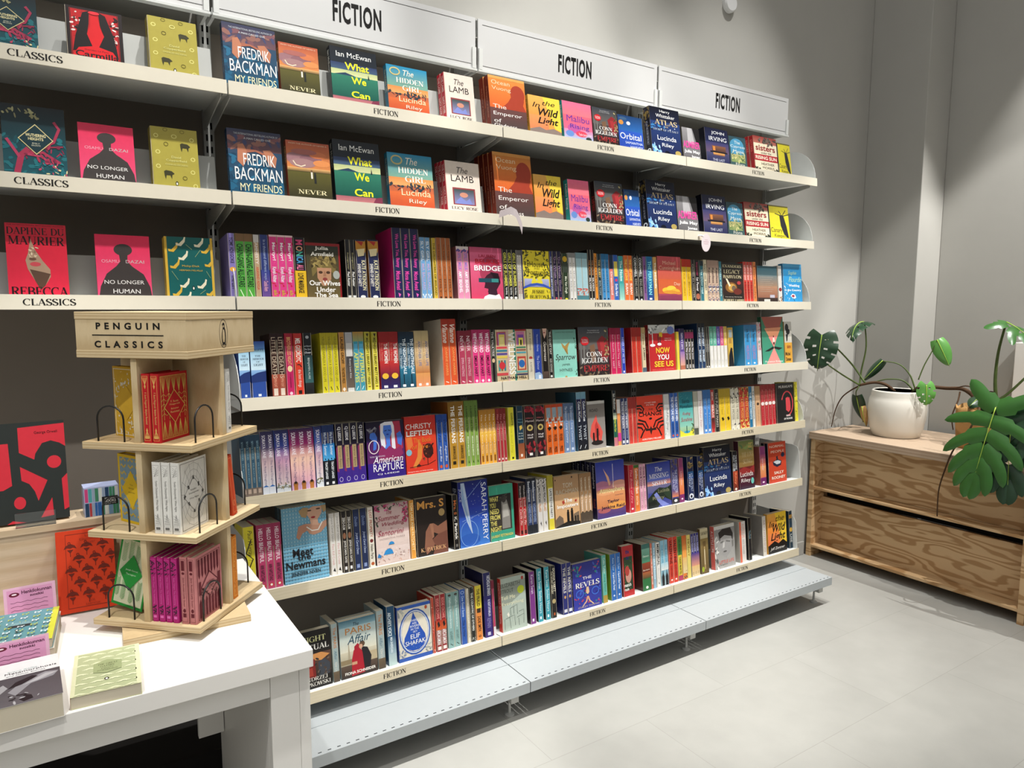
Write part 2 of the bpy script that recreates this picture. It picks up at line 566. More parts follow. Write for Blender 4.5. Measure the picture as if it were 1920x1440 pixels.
# ------------------------------------------------------------------ printed surfaces
class Canvas:
    """prints shapes on a plane: fn(x, y, layer) -> 3D with x, y in 0..1, y from the top"""

    def __init__(s, mb, fn, w, h):
        s.mb, s.fn, s.w, s.h, s.k = mb, fn, w, h, 0

    def poly(s, pts, cols):
        s.k += 1
        vs = [s.fn(min(max(a, 0), 1), min(max(b, 0), 1), s.k) for a, b in pts]
        f = [tuple(range(len(pts)))]
        if isinstance(cols, list):
            s.mb.addc(vs, f, cols)
        else:
            s.mb.add(vs, f, 0, cols)

    def draw(s, items):
        for it in items:
            op = it[0]
            if op == 'r':
                _, x0, y0, x1, y1, c = it[:6]
                c2 = it[6] if len(it) > 6 else c
                s.poly([(x0, y1), (x1, y1), (x1, y0), (x0, y0)], [hx(c2), hx(c2), hx(c), hx(c)])
            elif op == 'e':
                _, cx, cy, rx, ry, c = it[:6]
                s.poly([(cx + rx * cos(-2 * pi * i / 20), cy + ry * sin(-2 * pi * i / 20)) for i in range(20)], hx(c))
            elif op == 'o':          # ring
                _, cx, cy, rx, ry, wd, c = it
                s.k += 1
                n = 28
                vs, fs = [], []
                for i in range(n):
                    t = 2 * pi * i / n
                    vs += [s.fn(cx + rx * cos(t), cy + ry * sin(t), s.k), s.fn(cx + (rx - wd) * cos(t), cy + (ry - wd * s.w / s.h) * sin(t), s.k)]
                for i in range(n):
                    j = (i + 1) % n
                    fs.append((2 * i, 2 * j, 2 * j + 1, 2 * i + 1))
                s.mb.add(vs, fs, 0, hx(c))
            elif op == 'p':
                q = it[2]
                s.poly([(q[i], q[i + 1]) for i in range(0, len(q), 2)], hx(it[1]))
            elif op == 'l':          # polyline with width (in units of the width)
                _, c, wd, q = it
                s.k += .2
                pts = [Vector((q[i] * s.w, q[i + 1] * s.h)) for i in range(0, len(q), 2)]
                vs, fs = [], []
                for i, p in enumerate(pts):
                    d = (pts[min(i + 1, len(pts) - 1)] - pts[max(i - 1, 0)]).normalized()
                    for sg in (1, -1):
                        e = p + Vector((-d.y, d.x)) * (sg * wd * s.w / 2)
                        vs.append(s.fn(min(max(e.x / s.w, 0), 1), min(max(e.y / s.h, 0), 1), s.k))
                fs = [(2 * i, 2 * i + 1, 2 * i + 3, 2 * i + 2) for i in range(len(pts) - 1)]
                s.mb.add(vs, fs, 0, hx(c))
            elif op == 'k':          # scattered flecks
                _, x0, y0, x1, y1, n, sz, cs, seed = it
                rnd = random.Random(seed)
                for i in range(n):
                    cx, cy = rnd.uniform(x0, x1), rnd.uniform(y0, y1)
                    a, l, t = rnd.uniform(0, pi), sz * rnd.uniform(.5, 1.4), sz * rnd.uniform(.2, .6)
                    pts = []
                    for q in range(6):
                        th = 2 * pi * q / 6
                        dx, dy = l * cos(th), t * sin(th)
                        X = (dx * cos(a) - dy * sin(a))
                        Y = (dx * sin(a) + dy * cos(a)) * s.w / s.h
                        pts.append((min(max(cx + X, 0), 1), min(max(cy + Y, 0), 1)))
                    s.poly(pts, hx(rnd.choice(cs)))
                    s.k -= .8
            elif op in ('t', 'v'):
                _, txt, x0, y0, x1, y1, c = it[:7]
                st = it[7] if len(it) > 7 else ''
                vs, fs, asp = glyphs(txt, st)
                s.k += 1
                if 'n' in st:        # keep the letters' own proportions, centred in the box
                    bw, bh = (x1 - x0) * s.w, (y1 - y0) * s.h
                    if op == 'v':
                        bw, bh = bh, bw
                    sc = min(bw / asp, bh)
                    fx, fy = sc * asp / bw, sc / bh
                else:
                    fx = fy = 1.0
                out = []
                for a, b in vs:
                    a, b = .5 + (a - .5) * fx, .5 + (b - .5) * fy
                    if op == 't':
                        out.append(s.fn(x0 + a * (x1 - x0), y1 - b * (y1 - y0), s.k))
                    else:
                        out.append(s.fn(x0 + b * (x1 - x0), y0 + a * (y1 - y0), s.k))
                s.mb.add(out, fs, 0, hx(c))


EPS = 0.00005


def book_meshes(w, h, t, base, items, spine, sitems, hard=False, back=None):
    """cover (front at y=0 facing -y, spine at x=0 facing -x) and page block, as two meshes"""
    mb = MB()
    th = 0.0022 if hard else 0.0006
    ch = min(0.0022, t * .25)
    bc, sc = hx(base), hx(spine or base)
    kc = hx(back or base)
    ov = 0.003 if hard else 0.0
    outer = [(w, 0), (ch, 0), (0, ch), (0, t - ch), (ch, t), (w, t)]
    inner = [(w, t - th), (ch, t - th), (th, t - ch), (th, ch), (ch, th), (w, th)]
    P = outer + inner
    vs = [(a, b, 0) for a, b in P] + [(a, b, h) for a, b in P]
    n = len(P)
    cf = [bc, sc, sc, sc, kc]
    for i in range(n):
        j = (i + 1) % n
        c = cf[i] if i < 5 else bc
        mb.add([vs[i], vs[j], vs[j + n], vs[i + n]], [(0, 1, 2, 3)], 0, c)
    for i in range(5):
        q = [i, i + 1, n - 2 - i, n - 1 - i]
        for z in (0, n):
            mb.add([vs[k + z] for k in q], [(0, 1, 2, 3) if z else (3, 2, 1, 0)], 0, cf[i])
    if items:
        Canvas(mb, lambda x, y, k: (x * w, -EPS * k, (1 - y) * h), w, h).draw(items)
    if sitems:
        Canvas(mb, lambda x, y, k: (-EPS * k, t * (1 - x), (1 - y) * h), t, h).draw(sitems)
    pg = MB()
    fe = 0.004 if hard else 0.0012
    tp = 0.004 if hard else 0.0008
    pg.box(th * 1.05, w - fe, th * 1.05, t - th * 1.05, tp, h - tp)
    return mb, pg


def make_book(w, h, t, base, items=(), spine=None, sitems=(), hard=False, cloth=False, back=None):
    a, b = book_meshes(w, h, t, base, items, spine, sitems, hard, back)
    o = a.build('hardback_book' if hard else 'paperback_book', M['cloth' if cloth else 'print'])
    b.build('page_block', M['page'], o)
    return o


def dup(o):
    c = o.copy()
    COL.objects.link(c)
    for ch in list(o.children):
        d = ch.copy()
        COL.objects.link(d)
        d.parent = c
        d.matrix_parent_inverse = ch.matrix_parent_inverse.copy()
    return c


# ================================================================== ROOM
FLOOR = -0.615
fm = bpy.data.materials.new('pale_floor_tiles')
fm.use_nodes = True
nt = fm.node_tree
b = nt.nodes['Principled BSDF']
b.inputs['Roughness'].default_value = 0.42
b.inputs['Specular IOR Level'].default_value = 0.3
tc = nt.nodes.new('ShaderNodeTexCoord')
br = nt.nodes.new('ShaderNodeTexBrick')
br.inputs['Scale'].default_value = 1.0
br.inputs['Mortar Size'].default_value = 0.0012
br.inputs['Mortar Smooth'].default_value = 0.3
br.inputs['Brick Width'].default_value = 0.92
br.inputs['Row Height'].default_value = 0.46
br.inputs['Color1'].default_value = hx('a9a8a2')
br.inputs['Color2'].default_value = hx('a6a59f')
br.inputs['Mortar'].default_value = hx('95948d')
n1 = nt.nodes.new('ShaderNodeTexNoise')
n1.inputs['Scale'].default_value = 9
n1.inputs['Detail'].default_value = 8
rp = nt.nodes.new('ShaderNodeValToRGB')
rp.color_ramp.elements[0].color = (0.86, 0.86, 0.86, 1)
rp.color_ramp.elements[1].color = (1.04, 1.04, 1.04, 1)
mx = nt.nodes.new('ShaderNodeMixRGB')
mx.blend_type = 'MULTIPLY'
mx.inputs[0].default_value = 1
nt.links.new(tc.outputs['Object'], br.inputs['Vector'])
nt.links.new(tc.outputs['Object'], n1.inputs['Vector'])
nt.links.new(n1.outputs['Fac'], rp.inputs['Fac'])
nt.links.new(br.outputs['Color'], mx.inputs[1])
nt.links.new(rp.outputs['Color'], mx.inputs[2])
nt.links.new(mx.outputs['Color'], b.inputs['Base Color'])

WY = 0.365          # shop wall behind the shelving
CEIL = 6.4
struct(MB().box(-4.0, 4.4, -5.0, WY + .1, FLOOR - .1, FLOOR).build('floor', fm))
struct(MB().box(-4.0, 4.5, WY, WY + .12, FLOOR, CEIL).build('wall_back', M['wall']))
mb = MB()
mb.box(4.32, 4.45, -5.0, -0.005, FLOOR, CEIL)
mb.box(4.05, 4.45, -0.005, WY, FLOOR, CEIL)
struct(mb.build('wall_right', M['wall'], bevel=0.004))
struct(MB().box(3.06, 3.57, WY - .012, WY, FLOOR, FLOOR + .09).build('baseboard_back', M['wall'], bevel=0.003))
struct(MB().box(4.25, 4.32, -1.6, -0.50, FLOOR, 0.80).build('trim_1', M['table'], bevel=0.004))

# white round sensor on the wall, high above the last shelf
q = on_y(1365.5, 8, WY)
mb = MB()
mb.lathe([(0.0, 0), (.047, 0), (.047, .018), (.040, .026), (0.0, .027)], n=36)
o = mb.build('wall_sensor', M['sign'], smooth=False)
o.location = (q.x, WY, q.z)
o.rotation_euler = (rad(90), 0, 0)
tag(o, 'white round sensor fixed high on the wall above the last sign', 'sensor')

# ================================================================== SHELVING
ZL = [1.6470, 1.3154, 0.9890, 0.6620, 0.3356, 0.0061, -0.4009]   # underside of each price rail
LIP, SURF = 0.0415, 0.0365
RT = .0415
SLOPE = math.tan(rad(6))
ORD = ['top', 'second', 'third', 'fourth', 'fifth', 'sixth', 'lowest']
BAYS = ['classics bay', 'left fiction bay', 'middle fiction bay', 'right fiction bay']
BX = [-1.0, 0.0, 1.0, 2.0]
PANEL_Y = 0.338

# back panels
for k in range(4):
    x0, x1 = BX[k] + .018, BX[k] + .982
    mb = MB().box(x0, x1, PANEL_Y, PANEL_Y + .012, FLOOR + .02, 1.93)
    o = mb.build('back_panel', M['back'], origin=(BX[k] + .5, PANEL_Y + .006, FLOOR + .02))
    tag(o, 'tall warm grey panel behind the shelves of the ' + BAYS[k], 'panel', 'grey panels behind the shelves')
    if k:
        mb = MB().box(BX[k] + .485, BX[k] + .535, PANEL_Y - .004, PANEL_Y - .0005, 1.42, 1.60, 0)
        for i in range(5):
            for j in (0, 1):
                mb.box(BX[k] + .495 + j * .02, BX[k] + .501 + j * .02, PANEL_Y - .0046, PANEL_Y - .0038, 1.44 + i * .034, 1.45 + i * .034, 1)
        mb.build('joining_plate', [M['back'], M['slot']], o).location = (-(BX[k] + .5), -(PANEL_Y + .006), -(FLOOR + .02))

# slotted uprights
UP = ['at the left of the left fiction bay', 'between the left and middle fiction bays',
      'between the middle and right fiction bays', 'at the free right end of the shelving']
for k in range(4):
    x = float(k)
    mb = MB()
    mb.box(x - .017, x + .017, .318, .336, FLOOR, 2.02, 0)
    mb.box(x - .017, x - .013, .336, .362, FLOOR, 2.02, 0)
    mb.box(x + .013, x + .017, .336, .362, FLOOR, 2.02, 0)
    z = FLOOR + .1
    while z < 2.0:
        for dx in (-.0075, .0075):
            mb.box(x + dx - .003, x + dx + .003, .3174, .3184, z, z + .022, 1)
        z += .04
    o = mb.build('slotted_upright', [M['post'], M['slot']], origin=(x, .336, FLOOR))
    tag(o, 'pale grey slotted steel upright ' + UP[k], 'upright', 'slotted steel uprights')


def bracket_poly(z, row):
    t_ = z + .012 if row < 2 else z - .0004
    return [(.035, t_), (.316, t_), (.316, z - .048), (.30, z - .053), (.275, z - .046), (.035, z - .003)]


def make_shelf(bay, row):
    """board with folded front, price rail with its word, two brackets, leaning board or end panels"""
    x0, z = BX[bay], ZL[row]
    root = empty('wall_shelf', (x0 + .5, .17, z))
    L = lambda mb: [setattr(mb, 'v', [(p[0] - x0 - .5, p[1] - .17, p[2] - z) for p in mb.v]), mb][1]
    if row < 2:
        mb = MB().box(x0 + .003, x0 + .997, .006, .316, z + .020, z + SURF)
        mb.box(x0 + .003, x0 + .997, .006, .012, z + .002, z + .020)
        mb.box(x0 + .02, x0 + .98, .3161, .3376, z + .020, z + SURF)
    else:                                   # sloping tray, low at the back
        mb = MB().prism([(.006, z + .001), (.316, z + .001), (.316, z + SURF - .31 * SLOPE), (.006, z + SURF)], lambda a, b, k: (x0 + (.003, .997)[k], a, b))
        mb.box(x0 + .02, x0 + .98, .3161, .3376, z + .001, z + .0045)
    L(mb).build('shelf_board', M['white'], root, bevel=.0008)
    sl = lambda y: z + SURF - (SLOPE * (y - .006) if row >= 2 else 0)
    wide = row >= 4
    mb = MB()
    mb.add([(x0 + .0025, 0, z), (x0 + .9975, 0, z), (x0 + .9975, .003, z + RT), (x0 + .0025, .003, z + RT),
            (x0 + .0025, .0058, z), (x0 + .9975, .0058, z), (x0 + .9975, .0058, z + RT), (x0 + .0025, .0058, z + RT)],
           [(0, 1, 2, 3), (5, 4, 7, 6), (3, 2, 6, 7), (0, 4, 5, 1), (0, 3, 7, 4), (1, 5, 6, 2)], 0)
    word = 'CLASSICS' if bay == 0 else 'FICTION'
    cx = {0: [-.49, -.495, -.495]}.get(bay, None)
    cx = cx[row] if cx else x0 + {1: .52, 2: .515, 3: .51}[bay]
    fn = lambda a, b: (cx + a, .0015 - .0004 + b * .0723 - .0002, z + RT * .5 + b)
    letter_mesh(mb, word, 's', fn, h=.0185, w=.125 if bay == 0 else .092, mi=1)
    L(mb).build('price_rail', [M['railwood'] if wide else M['rail'], M['ink']], root)
    for sx in (.012, .986):
        mb = MB()
        X = x0 + sx
        mb.prism(bracket_poly(z, row), lambda a, b, k: (X + k * .003 - .0015, a, b))
        L(mb).build('bracket', M['post'], root)
    ends = []
    if bay == 3:
        ends.append(.9965)
    if bay == 1 and row >= 2:
        ends.append(.0035)
    for e in ends:
        X = x0 + e
        poly = [(.012, sl(.012) + .001), (.300, sl(.3) + .001), (.300, z + SURF + .17)]
        poly += [(.18 - .168 * sin(t * pi / 20), z + SURF + .002 + .168 * cos(t * pi / 20)) for t in range(0, 11)]
        if row >= 5:
            poly = [(.012, sl(.012) + .001), (.300, sl(.3) + .001), (.300, z + SURF + .185), (.075, z + SURF + .185), (.045, z + SURF + .178), (.03, z + SURF + .15)]
        mb = MB().prism(poly, lambda a, b, k: (X + (k - .5) * .002, a, b))
        L(mb).build('end_panel', M['white'], root)
    if row <= 1 or bay == 0:
        mb = MB()
        ys = .094
        a = rad(10)
        y1, zt = ys + .125 * sin(a), z + SURF + .125 * cos(a)
        mb.prism([(ys, sl(ys)), (ys + .003, sl(ys + .003)), (y1 + .003, zt), (y1, zt)], lambda p, q, k: (x0 + (.02, .975 if bay < 3 else .90)[k], p, q))
        L(mb).build('leaning_board', M['board'], root)
    nm = ('cream front rail' if row < 4 else 'pale wood front rail')
    tag(root, 'white steel shelf with %s, %s shelf of the %s' % (nm, ORD[row], BAYS[bay]), 'shelf', 'white wall shelves')
    return root


for bay in range(4):
    for row in range(7):
        if bay == 0 and row > 2:
            continue
        make_shelf(bay, row)

# deep base shelves with a slotted front edge
for k in (1, 2, 3):
    x0, yf, zt = BX[k], -.208, -.462
    root = empty('base_shelf', (x0 + .5, .05, FLOOR))
    L = lambda mb: [setattr(mb, 'v', [(p[0] - x0 - .5, p[1] - .05, p[2] - FLOOR) for p in mb.v]), mb][1]
    mb = MB().box(x0 + .002, x0 + .998, yf, .316, zt - .004, zt)
    mb.box(x0 + .002, x0 + .998, yf, yf + .003, zt - .042, zt - .004)
    mb.box(x0 + .002, x0 + .998, yf + .003, yf + .03, zt - .042, zt - .039)
    mb.box(x0 + .002, x0 + .998, -.048, -.044, zt, zt + .0022)
    for i in range(30):
        xs = x0 + .03 + i * .0325
        mb.box(xs, xs + .012, yf + .012, yf + .0155, zt - .0005, zt + .0004, 1)
    for i in (.06, .10, .28, .42):
        mb.box(x0 + i, x0 + i + .007, .03, .036, zt - .0005, zt + .0004, 2)
    L(mb).build('base_board', [M['base'], M['slot'], M['post']], root)
    L(MB().box(x0 + .001, x0 + .999, .02, .03, FLOOR, zt - .0425)).build('added_shade_plate', M['plinth'], root)  # black plate added to darken the floor under the base
    for sx in (.93,) if k > 1 else (.02, .93):
        mb = MB().box(x0 + sx, x0 + sx + .035, yf + .03, .0195, zt - .085, zt - .0415)
        L(mb).build('base_bracket', M['post'], root)
        mb = MB()
        mb.lathe([(.02, 0), (.02, .006), (.006, .010), (.005, .072)], (x0 + sx + .017, yf + .07, FLOOR), 14)
        L(mb).build('levelling_foot', M['post'], root, smooth=False)
    tag(root, 'empty white deep base shelf with slotted front edge under the ' + BAYS[k], 'shelf', 'white base shelves')

mb = MB().box(-.998, -.004, -.046, .314, FLOOR, -.43)
o = mb.build('base_plinth', M['plinth'], origin=(-.5, .13, FLOOR))
tag(o, 'black plinth on the floor under the classics bay behind the table', 'plinth')

# header signs
for k in range(4):
    x0 = BX[k]
    root = empty('header_sign', (x0 + .5, .2, 1.943))
    L = lambda mb: [setattr(mb, 'v', [(p[0] - x0 - .5, p[1] - .2, p[2] - 1.943) for p in mb.v]), mb][1]
    mb = MB().box(x0 + .006, x0 + .994, .200, .206, 1.948, 2.145, 0)
    word = 'CLASSICS' if k == 0 else 'FICTION'
    letter_mesh(mb, word, 'h', lambda a, b: (x0 + .5 + a, .1996, 2.047 + b), h=.076, w=.185 if k else .23, mi=1)
    for z in (2.124, 1.966):
        mb.box(x0 + .026, x0 + .974, .1994, .1999, z, z + .0014, 2)
    L(mb).build('sign_panel', [M['sign'], M['ink'], M['grey_ink']], root)
    for sx in (.0065, .9765):
        mb = MB().box(x0 + sx, x0 + sx + .017, .192, .1985, 1.95, 2.03)
        L(mb).build('side_clip', M['white'], root)
    mb = MB().box(x0 + .003, x0 + .997, .190, .216, 1.940, 1.9475)
    mb.box(x0 + .003, x0 + .997, .212, .216, 1.9475, 1.97)
    mb.box(x0 + .003, x0 + .997, .2065, .362, 2.1395, 2.1435)  # unseen top plate added to keep light off the panel behind
    L(mb).build('sign_holder_and_light_block', M['white'], root)
    for sx in (.006, .984):
        mb = MB().box(x0 + sx, x0 + sx + .010, .216, .317, 1.945, 1.975)
        L(mb).build('sign_arm', M['post'], root)
    tag(root, 'white header sign reading %s above the %s' % (word, BAYS[k]), 'sign', 'white header signs')

# two promotional tags clipped to the second shelf
mb = MB()
q = on_y(958, 405, -.004)
pts = [(-.055 + .012 * i, -.004 - .028 * sin(i / 9 * pi), .018 - .0055 * abs(i - 3) - (.009 * (i - 5) if i > 5 else 0)) for i in range(10)]
vs, fs = [], []
for i, p in enumerate(pts):
    t = .012 + .004 * (i / 9)
    vs += [(q.x + p[0], p[1], q.z + p[2] - t), (q.x + p[0], p[1] - .004, q.z + p[2] + t)]
fs = [(2 * i, 2 * i + 2, 2 * i + 3, 2 * i + 1) for i in range(9)]
mb.add(vs, fs)
o = mb.build('shelf_tag', M['tag'], origin=(q.x, -.004, q.z))
s = o.modifiers.new('card', 'SOLIDIFY')
s.thickness = .0008
tag(o, 'curled pale pink card tag on the rail between left and middle fiction bays', 'tag', 'promotional shelf tags')

q = on_y(1324, 455, -.016)
mb = MB()
mb.prism([(.031 * cos(t * pi / 18), .042 * sin(t * pi / 18)) for t in range(36)], lambda a, b, k: (q.x + a, -.016 + k * .0008, q.z + b), 0)
for i, w in enumerate((.02, .034, .028)):
    mb.box(q.x - w / 2, q.x + w / 2, -.0163, -.0161, q.z + .012 - i * .009, q.z + .0145 - i * .009, 1)
mb.box(q.x - .04, q.x - .026, -.0158, -.0005, q.z + .030, q.z + .0308, 0)
mb.tube([(q.x - .02, -.0155, q.z + .028), (q.x - .03, -.009, q.z + .033), (q.x - .036, -.0006, q.z + .031)], .0035, 6)
o = mb.build('shelf_tag', [M['tag'], mat('faint_pink_ink', 'd9b6c0', .6, noise=.05)], origin=(q.x, -.016, q.z))
tag(o, 'round pale pink card tag hanging from the rail near the right fiction bay', 'tag', 'promotional shelf tags')

# ================================================================== TABLE
ZT = .18
root = empty('display_table', (-.5, -.35, FLOOR))
L = lambda mb: [setattr(mb, 'v', [(p[0] + .5, p[1] + .35, p[2] - FLOOR) for p in mb.v]), mb][1]
L(MB().box(-1.35, -.013, -.745, -.012, ZT - .044, ZT)).build('table_top', M['table'], root, bevel=.0015)
L(MB().box(-1.271, -.11, -.718, -.70, .074, ZT - .0445)).build('apron', M['table'], root, bevel=.001)
L(MB().box(-1.271, -.11, -.09, -.072, .074, ZT - .0445)).build('apron', M['table'], root, bevel=.001)
for x in (-1.34, -.1095):
    mb = MB().box(x, x + .068, -.72, -.685, FLOOR, ZT - .0445)
    mb.box(x + .0685, x + .094, -.72, -.05, FLOOR, ZT - .0445)
    L(mb).build('end_panel', M['table'], root, bevel=.001)
    L(MB().box(x, x + .0682, -.6845, -.05, FLOOR, ZT - .0445)).build('table_leg', M['table'], root)
L(MB().box(-.185, -.112, -.12, -.10, -.33, .07)).build('stretcher', M['table'], root)
tag(root, 'white display table with thick top and square legs in front of classics bay', 'table')

# wooden step at the back of the table
mb = MB().box(-1.05, -.345, -.138, -.1255, ZT, .398)
mb.box(-1.05, -.345, -.142, -.014, .398, .415)
mb.box(-.360, -.345, -.1255, -.014, ZT, .398)
o = mb.build('display_riser', M['riser'], origin=(-.7, -.08, ZT))
tag(o, 'pale birch display riser along the back of the white table', 'display riser')

# ---------------------------------------------------------------- revolving oak book stand
SC = Vector((-.2405, -.3534))
ANG = .034 - pi / 4          # local x runs along the left-front edge, local y into the stand
HS = .148
stand = empty('revolving_book_stand', (SC.x, SC.y, ZT), ANG)
PZ = [(.0215, .0375), (.2485, .2645), (.4720, .4900)]
tag(stand, 'pale oak revolving book stand with publisher name on its header, on white table', 'book stand')
mb = MB().box(-.147, .147, -.147, .147, 0, .0195)
o = mb.build('turntable_base', M['oakh'], stand, bevel=.001)
o.rotation_euler = (0, 0, .7317 - pi / 4 - ANG)
mb = MB().lathe([(.07, .0196), (.07, .0214)], n=24)
mb.build('bearing', M['rubber'], stand)
for z0, z1 in PZ:
    MB().box(-HS, HS, -HS, HS, z0, z1).build('shelf_plate', M['oakh'], stand, bevel=.001)
tops = [PZ[1][0], PZ[2][0], .6955]
for (z0, z1), zt in zip(PZ, tops):
    MB().box(-.008, .008, -.142, .142, z1 + .0002, zt - .0002).build('divider', M['oak'], stand)
    MB().box(-.142, -.0082, -.008, .008, z1 + .0002, zt - .0002).build('divider', M['oak'], stand)
    MB().box(.0082, .142, -.008, .008, z1 + .0002, zt - .0002).build('divider', M['oak'], stand)
# header box
h0, h1 = .6962, .8062
mb = MB()
mb.box(-HS, HS, -HS, HS, h0, h0 + .018)
mb.box(-HS, HS, -HS, HS, h1 - .018, h1)
mb.build('header_frame', M['oakh'], stand, bevel=.0008)
mb = MB().box(-HS + .001, HS - .001, -HS + .001, HS - .001, h0 + .0182, h1 - .0182, 0)
Y = -HS + .0006
fa = lambda dx, dz: (lambda a, b: (dx + a, Y, h0 + dz + b))
letter_mesh(mb, 'P E N G U I N', 'h', fa(-.006, .0765), w=.170, h=.0165, mi=1)
letter_mesh(mb, 'C L A S S I C S', 'h', fa(-.006, .033), w=.182, h=.0165, mi=1)
mb.box(-.102, .088, Y - .0002, Y + .0002, h0 + .0535, h0 + .0560, 1)
# oval emblem with a standing bird, on the right-hand face
X = HS - .0006
em = lambda a, b: (X, a + .005, h0 + .055 + b)
n = 36
vs, fs = [], []
for i in range(n):
    t = 2 * pi * i / n
    vs += [em(.0185 * cos(t), .0365 * sin(t)), em(.0173 * cos(t), .0350 * sin(t))]
fs = [(2 * i, 2 * ((i + 1) % n), 2 * ((i + 1) % n) + 1, 2 * i + 1) for i in range(n)]
mb.add(vs, fs, 1)


def blob(pts, k, mi):
    mb.add([(X + .0001 * k, a * .001 + .005, h0 + .055 + b * .001) for a, b in pts], [tuple(range(len(pts)))], mi)


bird = [(-9, 24), (-4, 22.5), (-3, 26), (1, 28), (4.5, 26), (5.5, 22), (5, 17), (8, 10), (10, 0), (10, -12), (8.5, -20), (7, -26), (9, -29), (2, -30),
        (2.5, -27), (-1, -27), (-1, -30), (-8, -29), (-5, -26), (-7.5, -20), (-8.5, -10), (-7, 2), (-3, 12), (-2.5, 18), (-4, 21)]
blob(bird, 1, 1)
blob([(-2, 10), (2.5, 10), (5, 0), (5.5, -12), (3, -22), (-3, -22), (-5.5, -12), (-4.5, 0)], 2, 0)
blob([(-2.6, 20), (1.5, 21.5), (2.4, 17), (-1, 15)], 2, 0)
mb.build('header_panel', [M['oak'], M['ink']], stand)
# black wire arches on the plate edges
for z0, z1 in PZ:
    for (ax, ay, bx, by) in ((-.112, -.136, -.040, -.136), (.136, -.114, .136, -.040), (.110, .136, .038, .136)):
        pts = []
        hgt, rr = .088, math.hypot(bx - ax, by - ay) / 2
        for i in range(13):
            t = pi * i / 12
            f = (1 - cos(t)) / 2
            pts.append((ax + (bx - ax) * f, ay + (by - ay) * f, z1 + hgt - rr * .9 + rr * sin(t) * .9 + 0))
        pts = [(ax, ay, z1 + .0002)] + pts + [(bx, by, z1 + .0002)]
        MB().tube(pts, .0022, 8).build('wire_arch', M['wire'], stand, smooth=True)

STM = Matrix.Translation((SC.x, SC.y, ZT)) @ Matrix.Rotation(ANG, 4, 'Z')


def on_stand(o, quad, a, dpt, z, lean=0.0):
    """quad 0 front, -1 left, 1 right; a along the outer edge from its left end, dpt in from it"""
    T = STM @ Matrix.Rotation(quad * pi / 2, 4, 'Z') @ Matrix.Translation((-HS + a, -HS + dpt, z)) @ Matrix.Rotation(lean, 4, 'Y') @ Matrix.Rotation(pi / 2, 4, 'Z')
    o.location, o.rotation_euler = T.to_translation(), T.to_euler()


def on_stand_at(o, x, y, z, yaw):
    """cover turned towards the left-front edge, spine corner at x, y"""
    T = STM @ Matrix.Translation((x, y, z)) @ Matrix.Rotation(yaw, 4, 'Z')
    o.location, o.rotation_euler = T.to_translation(), T.to_euler()


# ================================================================== BOOKS
SETB = [.030, .030, .030, .026, .026, .032, .038]
WORDS = ['first', 'second', 'third', 'fourth', 'fifth', 'sixth']
OF = {2: 'two', 3: 'three', 4: 'four', 5: 'five', 6: 'six'}
BOOKS = []


def S(row, u0, u1, vt, n, base, items, look, d=.128, back=None):
    BOOKS.append(dict(k='S', row=row, u0=u0, u1=u1, vt=vt, n=n, base=base, it=items, look=look, d=d, back=back))


def F(row, u0, u1, vt, art, look=None, n=1, t=None):
    a = ART[art]
    BOOKS.append(dict(k='F', row=row, u0=u0, u1=u1, vt=vt, n=n, base=a[0], it=a[3], sp=a[1], sit=a[2], t=t or a[4], look=look or a[5]))


def vt(txt, c, y0=.06, y1=.94, x0=.25, x1=.75, st='b'):
    return ('v', txt, x0, y0, x1, y1, c, st)


def two(a, ca, b, cb, m=.58, st='b', x0=.24, x1=.76):
    """title over author down a spine"""
    return [('v', a, x0, .06, x1, m - .02, ca, st), ('v', b, x0 + .04, m + .02, x1 - .04, .90, cb, ''), ('r', .3, .93, .7, .96, cb)]


def t(txt, y0, y1, c, x0=.1, x1=.9, st=''):
    return ('t', txt, x0, y0, x1, y1, c, st)


R = lambda *a: ('r',) + a
E = lambda *a: ('e',) + a
P = lambda c, *q: ('p', c, q)
LN = lambda c, w, *q: ('l', c, w, q)
K = lambda *a: ('k',) + a

